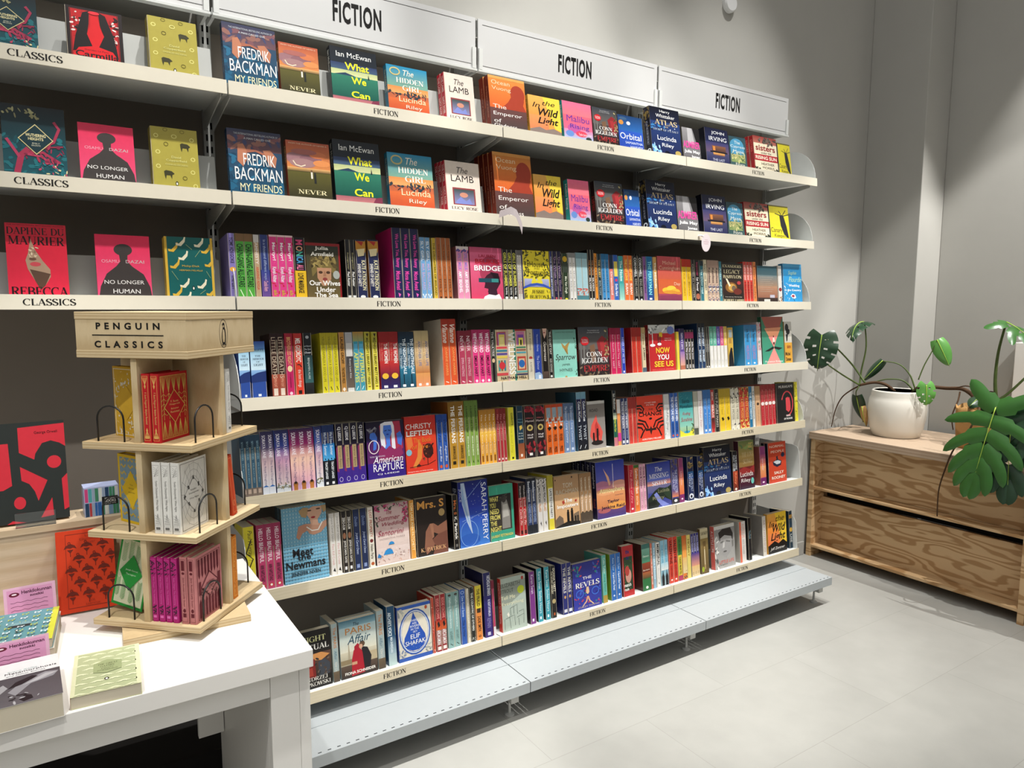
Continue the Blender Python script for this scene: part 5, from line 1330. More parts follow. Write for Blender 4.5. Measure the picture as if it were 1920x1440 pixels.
S(2, 492.5, 509, 440, 1, '2c3a74', [R(0, .55, 1, 1, '33418a', '6a4a8c'), vt('In a thousand different ways', 'a8b4d4', .08, .7, .3, .7, ''), vt('Cecelia Ahern', 'd8a0b8', .72, .88)], 'dark blue spine turning violet at its foot')
S(2, 510.5, 555, 441, 3, 'd83c84', [K(0, .1, 1, .95, 22, .22, ['c8243c', 'e85c9c', 'e0488c'], 60), R(0, 0, 1, .03, 'e8c8c8'), vt('Martyr!', 'f4e8ec', .12, .4), vt('Kaveh Akbar', 'f0d8e4', .5, .74), vt('ak', 'c8a040', .86, .96)], 'pink spine with red splashes and white title')
S(2, 556, 577, 445, 1, '161418', [R(0, .54, 1, 1, 'e2b628'), vt('M', 'd84c7c', .04, .12, .2, .8), vt('O', 'e0a080', .14, .22, .2, .8), vt('N', '4cb4a0', .23, .3, .2, .8), vt('ICA', '4c9cd0', .31, .42, .2, .8), vt('ALI', 'e878a0', .44, .52, .2, .8), vt('LOVE MARRIAGE', '24201a', .58, .9)], 'half black, half yellow spine with rainbow letters')
F(2, 578, 642, 456, 'wives')
S(2, 652, 670, 449, 2, '1c1b1d', [vt('Baumgartner', 'b0a878', .22, .5, .3, .7, ''), vt('Paul Auster', 'e8e6e0', .54, .78), R(.2, .93, .8, .98, 'd8d8d4')], 'black spine with olive title and white author')
S(2, 672, 691, 450, 1, '20264a', [P('b8802c', 0, .02, 1, .02, 1, .18, .7, .26, .3, .22, 0, .16), P('e8d8a8', .1, .16, .9, .14, .8, .26, .2, .28), P('a82c24', .1, .02, .8, .03, .6, .1), vt('KATE ATKINSON', 'd8d0a8', .34, .84, .5, .9), vt('SHRINES OF GAIETY', 'e8e4dc', .4, .78, .12, .42), E(.5, .95, .25, .025, 'e0e0dc')], 'navy spine with golden feather plume, left of the pair')
S(2, 695, 714.5, 450, 1, '20264a', [P('b8802c', 0, .02, 1, .02, 1, .18, .7, .26, .3, .22, 0, .16), P('e8d8a8', .1, .16, .9, .14, .8, .26, .2, .28), P('a82c24', .1, .02, .8, .03, .6, .1), vt('KATE ATKINSON', 'd8d0a8', .34, .84, .5, .9), vt('SHRINES OF GAIETY', 'e8e4dc', .4, .78, .12, .42), E(.5, .95, .25, .025, 'e0e0dc')], 'navy spine with golden feather plume, right of the pair', back='a86428')
S(2, 741, 791, 428, 3, '20224a', [vt('We Love You, Bunny', 'd8449c', .08, .55, .25, .75, 'b'), vt('Mona Awad', 'd8449c', .6, .86, .25, .75, 'b'), P('d85cac', .4, .9, .7, .92, .5, .96)], 'tall navy spine with magenta lettering and pink cover', d=.15, back='c8206c')
S(2, 792, 812, 445, 2, '6a9cc8', [vt('SLY GIRL', 'eef4f8', .06, .38), vt('MIA BALLARD', 'b49cc0', .42, .84), LN('f0f4f8', .16, .2, .9, .5, .96, .8, .9)], 'sky blue spine with white title')
S(2, 815, 822.5, 446, 1, 'c8a830', [vt('THE DAUGHTERS OF IRELAND', '4c3c18', .08, .92)], 'thin mustard spine')
S(2, 823, 850, 446, 3, 'a2592c', [vt('The Kingdom of Bird', '4c2a18', .1, .6, .3, .7, ''), vt('EMILY', '4c2a18', .66, .88, .3, .7, ''), R(.3, .94, .7, .98, '38200f')], 'brown spine with dark lettering')
S(2, 860, 883, 462, 2, 'd888a8', [R(0, 0, 1, .06, 'd8ccc8'), K(0, .05, 1, .12, 6, .3, ['5a4c8c'], 61), vt('SPILT MILK', '9c7cc8', .12, .44), vt('AMY BEASHEL', 'f4eef2', .46, .86)], 'pink spine with lilac and white capitals', back='8a5a5c')
F(2, 885, 945, 464, 'bridge')
S(2, 946.5, 972, 468, 3, '17171a', [vt('GIRLS OF SUMMER', 'dcd85c', .06, .72, .2, .8), vt('Katie Bishop', 'd8d8d4', .74, .88), E(.5, .94, .3, .025, 'e8e8e4')], 'black spine with yellow-green capitals')
S(2, 973, 981.5, 469, 2, 'd0ccc8', [R(0, 0, 1, .1, '6a6664'), vt('a novel of the south', '3c3434', .14, .6, .3, .7, ''), vt('ROBERTS', 'a83c3c', .62, .86)], 'thin off-white spine with small dark letters')
F(2, 983, 1033, 470, 'fortune')
S(2, 1034.5, 1039, 471, 1, '1f2c6c', [vt('THE BRIDGE BETWEEN', 'c8d0e8', .1, .9)], 'very thin navy spine beside the yellow leafy cover')
S(2, 1040, 1056, 471, 2, '24203c', [K(0, .05, 1, .9, 20, .2, ['5c4a6c', '8a5c7c', '1a1830'], 62), vt('The Whole Game', 'b89cb8', .1, .8, .3, .7, ''), R(.3, .92, .7, .97, 'b8545c')], 'patterned dark plum spine')
S(2, 1057.5, 1068, 475, 1, '2a3a28', [E(.5, .12, .4, .06, 'd0a830'), R(0, .2, 1, .4, '3a4238'), vt('Mrs Van Gogh', 'd8dcc8', .48, .84), E(.5, .95, .25, .02, 'd8d43c')], 'dark green spine with yellow flower')
S(2, 1070, 1082.5, 474, 2, 'dcdad6', [R(0, 0, 1, .1, '8a8a88'), vt('to the lake', '5c5858', .2, .8, .35, .65, ''), E(.5, .95, .25, .015, '3c3c3c')], 'plain white spine')
S(2, 1083.5, 1105, 474, 2, 'a4c8d0', [R(0, 0, 1, .12, '7c9ca4'), K(0, .74, 1, .9, 12, .25, ['c8584c', 'd87c60', '5c7a7c'], 63), R(0, .88, 1, 1, '4c7c84')], 'pale blue spine with coral rooftops at its foot')
S(2, 1106, 1117, 468, 2, '1a1718', [vt('THE BLACK', 'b8743c', .2, .5), vt('SILVERS', 'e0dcd8', .54, .8), E(.5, .95, .25, .015, 'e0e0e0')], 'black spine with orange and white words')
S(2, 1117.8, 1123, 475, 1, 'e08a24', [vt('ANN CLEEVES', '3c2814', .06, .7), R(.3, .93, .7, .97, '3c2814')], 'narrow orange spine')
S(2, 1123.8, 1130, 476, 1, '14303c', [vt('THE GUEST', 'd8c070', .12, .5), vt('BOLTON', '8aa0a8', .56, .86)], 'dark petrol spine with gold capitals')
S(2, 1131, 1145, 476, 2, '3c86bc', [R(0, 0, 1, .12, '2c6a98'), vt('Sweetland', '1c3a54', .16, .8, .3, .7, ''), E(.5, .94, .25, .015, '14283c')], 'mid-blue spine')
S(2, 1145.8, 1152.5, 478, 1, 'd8746c', [R(0, 0, 1, .3, '24344c'), vt('Dreamland', 'f0dcd4', .36, .85)], 'coral spine with dark blue top')
S(2, 1153, 1162, 478, 1, '2c5cac', [R(.15, .14, .85, .46, 'e0cc58'), E(.5, .54, .25, .03, 'c83c64'), vt('Emilia Hart', 'e0e8f0', .62, .88)], 'blue spine with yellow label block')
S(2, 1163, 1172, 480, 1, '3c9c9c', [R(0, .6, 1, 1, '48a8a4', 'a8d0c0'), vt('The Noise', 'd8f0ec', .1, .55)], 'turquoise spine fading pale')
S(2, 1173, 1189, 479, 2, 'd86830', [vt('THE LAST LOVE', 'f0d058', .08, .54), vt('SUSAN', 'f4ece4', .6, .84)], 'bright orange spine with yellow capitals')
S(2, 1190, 1208, 480, 2, '17171b', [vt('CORNWELL', 'dcdcd8', .04, .46), vt('KING ARMIES', '8c8a80', .5, .88), E(.5, .95, .2, .02, 'e0e0dc')], 'black spine with spaced silver capitals')
S(2, 1209, 1214.3, 481, 1, '7c4c8c', [vt('David Baddiel', '3a2248', .2, .8)], 'narrow purple spine')
S(2, 1215, 1227, 481, 1, '1f6a9c', [R(0, .55, 1, 1, '1f6298', '283c80'), vt('THE FERRYMAN', '8ce0e8', .1, .84), R(.3, .91, .7, .95, 'd8e0e8')], 'blue spine with pale spaced capitals')
S(2, 1228, 1234.5, 482, 1, 'd0a058', [vt('The Midwife', 'f4f0e4', .12, .7)], 'golden tan spine')
F(2, 1236, 1279.5, 481, 'day')
S(2, 1281, 1298.5, 486, 2, 'e0b428', [R(0, 0, 1, .18, 'b8301c'), vt('The Bullet', '8c5c18', .24, .86, .35, .65, '')], 'yellow spine with red top')
S(2, 1299.5, 1305, 487, 1, '1f2022', [vt('CRIMES IN WINTER', 'a09c90', .1, .9)], 'narrow charcoal spine')
S(2, 1305.5, 1314, 487, 1, '1a1418', [vt('Imposter', 'a8345c', .06, .38), vt('1st Power', 'e8e4e4', .42, .74), E(.5, .86, .4, .07, 'a8644c')], 'black spine with pink and white words')
S(2, 1315, 1321.5, 489, 1, '2c6c78', [R(0, 0, 1, .12, '1f2c34'), vt('The Other Half', 'b8d4d4', .2, .8)], 'narrow teal spine left of the cream one')
S(2, 1322, 1328, 487, 1, 'd8ccac', [vt('Richard Powers', '4a463c', .1, .46), vt('JAMES', '1c1c1c', .5, .72), R(.2, .8, .8, .95, 'c8b890')], 'cream spine with black capitals near its foot')
S(2, 1329, 1350, 488, 3, 'bca08c', [R(0, 0, 1, .18, 'a88c7c'), K(0, .58, 1, 1, 26, .22, ['2c3058', 'dcd8d0', '3c4470'], 64), vt('Restless', '4c4040', .18, .54)], 'dusty pink spine with navy pattern below')
S(2, 1351, 1356, 490, 1, '2a7484', [vt('Atlas of Sea', 'b8d4d4', .15, .85)], 'narrow teal spine right of the patterned trio')
F(2, 1357, 1395.5, 493, 'babylon')
S(2, 1396.5, 1413.5, 491, 3, 'c8342c', [vt('GARTH NIX BAND', 'f0d4cc', .08, .45), vt('Haddon', '6c1c18', .5, .9)], 'red spine with white capitals')
S(2, 1414.5, 1420, 491, 1, 'e08040', [vt('How to Solve', '7a4824', .1, .9)], 'narrow peach-orange spine')
F(2, 1422, 1459, 499, 'sunsetback')
S(2, 1461, 1468, 498, 1, 'd4d0ca', [E(.5, .64, .4, .05, '8c2c2c'), K(0, .8, 1, 1, 8, .3, ['6a4c34', 'a88a6c'], 65)], 'white spine with small dark red figure')
F(2, 1470.5, 1505, 495, 'wedding')

# fourth shelf; darker bands across spine tops are the upper shelf's shadow, painted in
S(3, 452, 472, 640, 1, '2c4a94', [R(0, 0, 1, .15, '34509c', '5c8cc8'), R(0, .15, 1, .5, '9ccce8', 'cce4f0'), R(0, .5, 1, .66, '8cb4dc', '4c78bc'), P('22346c', 0, .6, .4, .55, 1, .52, 1, .7, 0, .72), t('THE', .24, .27, '34445c', .3, .7, 's'), t('ARMOUR', .29, .325, '34445c', .12, .9, 's'), t('OF', .345, .37, '34445c', .38, .62, 's'), t('LIGHT', .39, .43, '34445c', .2, .82, 's'), t('FOLLETT', .13, .17, '2c3c54', .1, .9, 's'), R(.4, .92, .6, .96, 'd8e0ec')], 'thick sky-and-sea blue spine, left of the pair', d=.15)
S(3, 474, 502, 640, 1, '2c4a94', [R(0, 0, 1, .15, '34509c', '5c8cc8'), R(0, .15, 1, .5, '9ccce8', 'cce4f0'), R(0, .5, 1, .66, '8cb4dc', '4c78bc'), P('22346c', 0, .6, .4, .55, 1, .52, 1, .7, 0, .72), t('THE', .24, .27, '34445c', .3, .7, 's'), t('ARMOUR', .29, .325, '34445c', .12, .9, 's'), t('OF', .345, .37, '34445c', .38, .62, 's'), t('LIGHT', .39, .43, '34445c', .2, .82, 's'), t('FOLLETT', .13, .17, '2c3c54', .1, .9, 's'), R(.4, .92, .6, .96, 'd8e0ec')], 'thick sky-and-sea blue spine, right of the pair', d=.15)
S(3, 512, 538, 625, 2, '3c2620', [R(0, 0, 1, .1, '2a1614'), R(0, .64, 1, 1, 'a8503c', '8a4434'), vt('LITTLE DEATHS', 'd0bca4', .06, .7, .2, .8, ''), vt('EMMA FLINT', 'e8a88c', .7, .84, .3, .7, ''), R(.2, .86, .8, .97, 'd8c8b8')], 'dark brown spine with pale capitals and orange foot')
S(3, 539.5, 554.5, 625, 1, 'c02460', [R(0, 0, 1, .2, '9c1f34'), vt('BROTHERLESS NIGHT', 'e0a870', .06, .5, .25, .75), E(.5, .56, .3, .05, 'f0d8a8'), vt('V. V. GANESHANANTHAN', '5c1434', .64, .86, .4, .6, ''), E(.5, .95, .2, .025, 'e0c0cc')], 'magenta spine with pale yellow emblem')
S(3, 556, 572, 625, 1, 'd8402c', [R(0, 0, 1, .2, 'b4302c'), vt('MEL GIEDROYC', 'f4ece4', .08, .46, .2, .8), LN('201c1c', .12, .3, .5, .6, .5, .8, .54), vt('the best things', 'f4e4dc', .58, .86, .25, .75, ''), R(.3, .91, .7, .97, '2a1c18')], 'tomato red spine with small black bird')
S(3, 574, 590, 624, 1, '1c2024', [E(.5, .07, .2, .025, 'a8acb0'), t('and Beyond', .2, .23, 'd8dce0', .1, .9, 'i'), t('The Open', .25, .28, 'd8dce0', .1, .9, 'i'), t('Ocean', .3, .33, 'd8dce0', .15, .85, 'i'), R(0, .36, 1, .8, '24383c', '3c6464'), vt('BENJAMIN ALIRE', 'c8d4d0', .4, .74, .35, .65, ''), R(0, .8, 1, 1, '2c2c2c', '141414')], 'black and slate spine with white script')
S(3, 606, 639, 624, 3, 'd8cc28', [R(0, 0, 1, .2, 'a89c20'), vt('VIRGINIE GRIMALDI A GOOD LIFE', '6a6420', .06, .8, .3, .7, ''), LN('5a5420', .14, .4, .88, .6, .94)], 'bright yellow spine with grey capitals', back='c8bc24')  # dull yellow top is painted shelf shadow
S(3, 641, 651.5, 623, 1, 'b4803c', [vt('LAUREN GROFF', '24180c', .08, .52), vt('THE VASTER WILDS', '3a2814', .58, .84), E(.5, .94, .25, .03, 'e8dccc')], 'ochre spine with black capitals')
S(3, 653, 666, 623, 1, 'cfcdc9', [R(0, 0, 1, .18, 'a8a8aa'), R(0, .4, 1, .92, '3c3c40', '6a5c50'), vt('Every Last Kiss', 'e8e6e2', .44, .76, .35, .65, '')], 'white spine with black photograph below')
S(3, 666.8, 687, 622, 2, '3c94a8', [R(0, 0, 1, .16, 'a8803c', '8c9c6c'), vt('AFTERLIVES', 'dcd858', .34, .84, .15, .85), R(.2, .2, .8, .3, '5ab0d8'), LN('d8ecf0', .12, .3, .96, .6, .9)], 'turquoise spine with yellow capitals and orange top')
S(3, 689, 698.5, 622, 1, 'dcd04c', [R(0, 0, 1, .18, 'a8a038'), P('201c14', .3, .03, .8, .03, .6, .09), vt('MIDNIGHT LIBRARY MATT HAIG', '4c4818', .1, .88, .25, .75), LN('7a5c18', .2, .3, .92, .7, .92)], 'yellow spine with leaping black cat, left of two')
S(3, 702.5, 712.5, 622, 1, 'dcd04c', [R(0, 0, 1, .18, 'a8a038'), P('201c14', .3, .03, .8, .03, .6, .09), vt('MIDNIGHT LIBRARY MATT HAIG', '4c4818', .1, .88, .25, .75), LN('7a5c18', .2, .3, .92, .7, .92)], 'yellow spine with leaping black cat, right of two')
S(3, 715.5, 751, 622, 2, 'b4262c', [R(0, 0, 1, .18, '8c1f1f'), R(0, .5, 1, .78, 'c43430', '5c1c38'), R(0, .78, 1, 1, '34204c', '28245c'), vt('THE WOMEN', 'f0e8e0', .2, .54, .48, .86), vt('Kristin Hannah', 'd87c6c', .2, .5, .14, .42, ''), E(.5, .76, .34, .05, 'e8b83c'), R(.3, .92, .7, .96, 'e8e4e8')], 'red spine with yellow sunrise over purple')
S(3, 752, 780.5, 622, 2, '1f4a64', [R(0, 0, 1, .2, '14212e', '1a3448'), R(0, .6, 1, 1, '2c7490', '1c4054'), vt('THE NIGHTINGALE', 'e4ecf0', .12, .74, .5, .9), vt('Kristin Hannah', 'c8d8e0', .2, .64, .12, .46, ''), LN('142430', .12, .5, .74, .5, .92), R(.3, .92, .7, .96, 'e8e8ec')], 'deep blue spine with white capitals')
S(3, 781.5, 808, 620, 2, 'd8b888', [R(0, 0, 1, .18, 'a89870', 'c8b080'), R(0, .5, 1, .74, 'd8b080', 'b87440'), R(0, .74, 1, 1, 'd89858', 'd88a64'), vt('ANOTHER LIFE', '7a7c94', .18, .62, .48, .88), vt('Kristin Hannah', 'a88868', .22, .58, .14, .42, ''), R(.34, .92, .7, .96, 'f0e8e4')], 'sandy sunset spine')
S(3, 833, 860, 598, 2, 'd4562c', [R(0, 0, 1, .14, 'a83420'), vt('Vianne', 'f0e0d4', .08, .36, .15, .85, 'bi'), vt('JOANNE HARRIS', 'e8a860', .42, .84, .3, .7, ''), LN('f0d8c8', .1, .3, .93, .7, .95)], 'tall orange spine with white script', d=.15, back='cfc6b8')
S(3, 864, 888, 620, 2, 'a83a54', [R(0, 0, 1, .2, '7c2434'), vt('NEVER', 'f0dce0', .1, .38, .25, .75, ''), vt('EMMA HASTINGS', 'e0b0bc', .5, .84, .3, .7, ''), LN('e8c8d0', .14, .3, .93, .7, .95)], 'raspberry spine with white title')
S(3, 889, 923, 618, 3, 'd8387c', [R(0, 0, 1, .18, 'a82c5c'), vt('WEYWARD', 'f4e8ee', .06, .42, .2, .8), vt('EMILIA HART', '3c1424', .48, .86, .25, .75), E(.5, .94, .2, .025, 'f0d8e4')], 'hot pink spine with white and black capitals')
S(3, 924, 931.5, 618, 1, '1a1818', [vt('THE VALKYRIE', 'e8e4dc', .04, .5, .25, .75, ''), E(.5, .58, .35, .04, 'd8b890')], 'black spine with white vertical capitals and pale rose')
F(3, 933, 990, 618, 'wellness')
S(3, 992, 1003, 617, 1, 'c8bc9c', [vt('A L Kennedy', '4c443c', .06, .42, .3, .7, 'i'), E(.5, .56, .3, .03, 'a83c34'), R(0, .58, 1, 1, 'd8d0bc'), vt('A NOVEL', '4c443c', .64, .84, .35, .65, '')], 'cream spine with red leaf')
S(3, 1003.8, 1018, 617, 1, '2a449c', [vt('Veronica Henley', 'b8c0e0', .1, .44, .35, .65, ''), vt('The Dancer', 'b8c0e0', .52, .8, .35, .65, ''), P('9cb8d8', 0, .86, .6, .84, 1, .9, 1, 1, 0, 1), R(.5, .9, .8, .97, 'e8ecf4')], 'cobalt blue spine with pale foot')
S(3, 1019, 1030.5, 616, 1, '1c1816', [P('d8b09c', .2, 0, .9, 0, .8, .12, .5, .2, .3, .12), E(.5, .08, .15, .012, '8c2c2c'), vt('Governess', 'e8e0d4', .26, .64, .3, .75, 'i'), R(0, .84, 1, 1, '5c4a40', '3c302c')], 'black spine with half a pale face on top')
S(3, 1031.2, 1038.5, 618, 1, '161616', [vt('THE QUIET CAT', 'd8d4cc', .04, .5), vt('ALEX HOWARD', 'b8b4ac', .58, .86), E(.5, .94, .25, .025, 'e0e0dc')], 'narrow black spine beside the mint cover')
F(3, 1040, 1083.5, 618, 'sparrow')
F(3, 1088, 1144, 613, 'conn', t=.028)
S(3, 1147, 1166.5, 615, 2, 'c01f54', [R(0, 0, 1, .14, '8c1a3c'), vt('Such a Beautiful Thing', 'e8b0c4', .14, .66, .3, .7, ''), vt('HART', 'e8b0c4', .7, .86, .3, .7, '')], 'crimson-pink spine with pale letters')
S(3, 1167.5, 1174, 615, 1, '2440b4', [vt('NEVER LET ME GO', 'b8c4f0', .2, .76), R(.3, .92, .7, .96, 'e0e4f4')], 'narrow royal blue spine')
S(3, 1187, 1205, 614, 2, 'c83a2c', [R(0, 0, 1, .2, '9c2a24'), vt('Notes on an execution', '8c2018', .28, .84, .35, .65, '')], 'coral red spine with faint letters', back='a01c20')
S(3, 1206, 1213, 614, 1, 'd4c4a0', [R(0, 0, 1, .12, 'b89c6c'), vt('Everett', '8a6c3c', .12, .38), vt('JAMES', '1c1c1c', .44, .72), R(0, .88, 1, 1, '4c5c6c')], 'cream spine with black capitals')
F(3, 1219, 1268, 609, 'seeus')
S(3, 1271, 1276, 622, 1, 'e8c83c', [], 'very thin yellow spine beside the red cover')
S(3, 1277, 1285.5, 616, 1, '5c4488', [R(0, 0, 1, .3, '24203c', '3c3470'), R(0, .55, 1, .9, '8a6ca8', 'd8a088'), R(0, .88, 1, 1, 'a8644c'), vt('SISTERS', 'd8d0e0', .1, .5, .3, .7, 's')], 'violet dusk spine')
S(3, 1286.5, 1303, 618, 3, '17161a', [R(0, .06, 1, .22, '8c2c54'), vt('Julia May Jonas', 'e8e4e8', .3, .74, .25, .75), R(.3, .86, .7, .95, 'b0acac')], 'black spine with pink block at top')
S(3, 1311, 1324, 606, 2, '1f3454', [R(0, 0, 1, .2, '14181f', '1c2838'), K(0, .4, 1, 1, 14, .25, ['2c5c84', '3c78a0', '182c44'], 66), vt('NIGHT PART', 'd0dce4', .1, .5), vt('DAN MASSEY', 'd8e4ec', .58, .84)], 'tall dark blue rippled spine', d=.15)
S(3, 1324.7, 1332.3, 613, 2, '1f2124', [vt('The Shadow', '8a8c90', .4, .6), E(.5, .95, .25, .02, 'e0e0e0')], 'narrow charcoal spine next to the rippled pair')
for i, (c, lk) in enumerate((('4c9c84', 'white spine with sea-green top, leftmost of the white row'), ('58a890', 'white spine with sea-green top, second of the white row'), ('5c4c9c', 'white spine with indigo top'), ('c84878', 'white spine with rose top'), ('d8b050', 'white spine with yellow-gold top'))):
    S(3, 1333.2 + i * 6.6, 1339.2 + i * 6.6, 612, 1, 'd6d4d0', [R(0, 0, 1, .46, c), vt('a season of light', 'e8ece8', .06, .42, .3, .7, ''), vt('spring', 'a8a8a8', .8, .93, .3, .7, '')], lk)
S(3, 1367, 1377, 614, 1, 'c8a440', [R(.2, .06, .8, .25, 'b0bcc0'), R(.2, .28, .7, .4, 'a8803c'), P('14161c', 0, 1, .1, .7, .5, .5, .8, .6, 1, 1), E(.6, .55, .2, .04, '2a1c18')], 'mustard spine with dark-suited figure')
S(3, 1398, 1421, 609, 2, '3c94cc', [R(0, 0, 1, .14, '2f74a4'), vt('Love, Theoretically', '24445c', .1, .42), vt('HAZELWOOD', 'a87ca8', .5, .84), E(.5, .93, .15, .02, 'e8f0f4')], 'bright blue spine with violet capitals', back='3888b8', d=.15)
S(3, 1421.7, 1429, 604, 1, 'c8b4b8', [K(0, 0, 1, .65, 22, .25, ['c84c6c', 'e0d8d8', '7aa08c', 'd88ca0'], 67), R(0, .65, 1, 1, 'd8d4d4')], 'floral pink and white spine')
F(3, 1431, 1471, 594, 'knapp')
F(3, 1473, 1486.5, 603, 'michel', t=.03)

# fifth shelf; spine tops in a darker tone paint the shelf shadow
S(4, 455, 493, 816, 4, '34566c', [R(0, 0, 1, .2, '24384a'), vt('Seven Sisters', '8cb0bc', .1, .4, .3, .7, 's'), vt('DURNFORD', '7ca0b0', .46, .78, .35, .65, 's'), R(0, .86, 1, 1, '74665c'), R(.2, .88, .8, .95, 'b4a090')], 'slate blue spine with brown foot')
SOR = lambda ti, top, mid, foot, fc: [R(0, 0, 1, .25, '23203f', top), R(0, .25, 1, .5, top, mid), R(0, .5, 1, .88, mid, foot), vt('SORAYA LANE', 'e8e4ea', .06, .42, .25, .75, ''), vt(ti, '54507c', .46, .86, .3, .7, '')] + fc
S(4, 494, 518, 809, 2, '8c8498', SOR('The Royal Daughter', '4c4468', 'c8acb0', 'd8d4d8', [R(0, .86, 1, 1, 'd0d4dc'), P('2f68b0', 0, .88, .5, .85, 1, .88)]), 'mauve-to-white spine with little blue dome')
S(4, 520, 546.5, 806, 2, '4c60a0', SOR('The Italian Daughter', '2c3c84', 'b88ca4', 'd8c4c8', [R(0, .88, 1, 1, 'c8ccd0'), K(0, .84, 1, .93, 10, .2, ['6a6244', '8a7c54', '4c5434'], 68)]), 'blue-to-pink spine with wooded village foot')
S(4, 548, 593, 803, 3, 'a83c74', SOR('The Sapphire Daughter', '8c2460', 'e0b8a4', 'd8a4b4', [R(0, .88, 1, 1, 'c8a0c0'), E(.5, .9, .3, .05, '8a5a2c'), R(.25, .9, .75, 1, 'a86c34'), E(.5, .87, .18, .02, '2c1c14')]), 'magenta-to-cream spine with woman in hat')
S(4, 595, 608, 799, 1, '4c68ac', SOR('The Italian Daughter', '3c58a4', 'c8a0a8', 'd8d0d0', [R(0, .88, 1, 1, 'c8ccd0'), K(0, .84, 1, .93, 10, .2, ['6a6244', '8a7c54', '4c5434'], 69)]), 'blue-to-pink spine standing alone beside black-footed pair')
S(4, 609, 631.5, 797, 2, '1f2c5c', [R(0, 0, 1, .12, '1c2c54'), R(0, .3, 1, .6, '1f6cac', '4ca0d0'), R(0, .58, 1, 1, '14161c'), K(0, .55, 1, .64, 8, .2, ['14161c'], 70), vt("We'll have Summer", 'd8e4ec', .12, .5, .25, .75, 'i'), vt('TRACEY LANGE', 'd8dce0', .6, .88, .3, .7), R(.3, .93, .7, .97, 'd8d8d8')], 'night-blue spine with palm skyline')
S(4, 634, 688, 793, 4, '1a1628', [R(0, .35, 1, .75, '2c1c34', '4c2454'), R(0, .72, 1, 1, '3c247c', '34207c'), P('7c2c54', 0, .4, .3, .36, .3, .8, 0, .78), vt('CJ LEEDE', 'f0eef2', .05, .28, .25, .75), R(.22, .36, .78, .74, 'a08c64'), vt('American Rapture', '4c3c30', .38, .72, .3, .7, 'i'), ('o', .5, .92, .25, .04, .06, 'b0a8c8')], 'black-to-violet spine with tan label')
F(4, 691.5, 761.5, 789, 'rapture')
F(4, 763.5, 821, 780, 'fire')
S(4, 823, 843, 777, 2, '2c54a4', [R(0, 0, 1, .14, '24448c'), vt('Whale Fall', '16264c', .1, .5, .3, .75, 'i'), vt('August Blue', 'e0e8f0', .56, .84, .3, .75, 'i'), E(.5, .93, .25, .03, 'c8542c')], 'cobalt spine with white script')
S(4, 846, 875, 753, 2, 'b4862c', [R(0, 0, 1, .25, '8a6420'), vt('THE PERSIANS', 'f2eee6', .06, .62, .3, .8), vt('SANAM MAHLOUDJI', '3c2c14', .66, .86, .25, .75), R(.3, .89, .7, .94, '241c10')], 'tall golden-brown spine with white capitals', d=.15, back='9c5c24')  # darker top band paints the shelf shadow
S(4, 876, 901, 751, 3, '7c9c44', [R(0, 0, 1, .25, '64803a'), vt('A GUARDIAN AND A THIEF', '243018', .08, .48, .3, .7), vt('MEGHA MAJUMDAR', 'dce4c4', .54, .84, .3, .7), P('1c2414', .4, .94, .5, .9, .65, .95)], 'tall moss green spine', d=.15)
S(4, 903, 933, 768, 4, 'dc9c30', [R(0, 0, 1, .28, 'a8742c', 'd0902c'), R(0, .4, 1, .6, 'ecbc4c', 'e0a038'), vt('The Virgin Cure', 'f4e8d0', .08, .62, .3, .75, ''), vt('Stories', 'f4e0c0', .64, .8, .35, .7, ''), R(.3, .84, .7, .95, '8a5418')], 'amber spine with white script', back='c84c28')
S(4, 934, 952.5, 766, 3, 'a82c34', [R(0, 0, 1, .28, '7c2424'), vt('The Road Home', 'd89090', .1, .6, .3, .75, 'i'), E(.5, .94, .2, .02, 'f0e0e0')], 'dark red spine with faint script')
S(4, 957, 968, 764, 1, 'd8d034', [vt('ALEXANDRA POTTER', '2c2a14', .1, .34, .45, .8), vt('One Good Thing', 'a89c20', .36, .86, .25, .6, 'i'), R(.35, .93, .65, .97, '24240f')], 'lemon yellow spine with black letters at top')
S(4, 973, 985, 761, 1, '1c3a4c', [t('BOOKER', .1, .12, 'd0c8a8', .2, .8), t('Hilary', .24, .27, '7cb0b8', .15, .85), t('Mantel', .29, .32, '7cb0b8', .15, .85), P('d0b04c', .3, .38, .7, .36, .8, .42, .4, .46), t('Bring', .50, .53, 'd8dcd0', .2, .8), t('Up the', .55, .58, 'd8dcd0', .15, .85), t('Bodies', .6, .63, 'd8dcd0', .15, .85), R(0, .7, 1, 1, '8a4c30', 'b0643c'), R(.35, .9, .65, .95, 'e8dcd0')], 'petrol blue spine with copper foot')
S(4, 987, 1006, 761, 1, '241a1c', [K(0, 0, 1, .14, 8, .3, ['a8283c', '7c1c24'], 71), t('Hilary', .22, .255, 'd86c6c', .15, .85), t('Mantel', .27, .31, 'f0dcd8', .1, .9), E(.5, .42, .3, .06, 'b8a460'), E(.5, .42, .15, .03, '3c2c20'), t('Wolf', .54, .575, 'f0e8e4', .2, .8), t('Hall', .59, .625, 'f0e8e4', .25, .75), K(0, .64, 1, .95, 10, .3, ['a02c34', '2c1c1c', '7c2028'], 72), R(.35, .9, .65, .95, 'e8e4e0')], 'black and red spine with gold rose, left one')
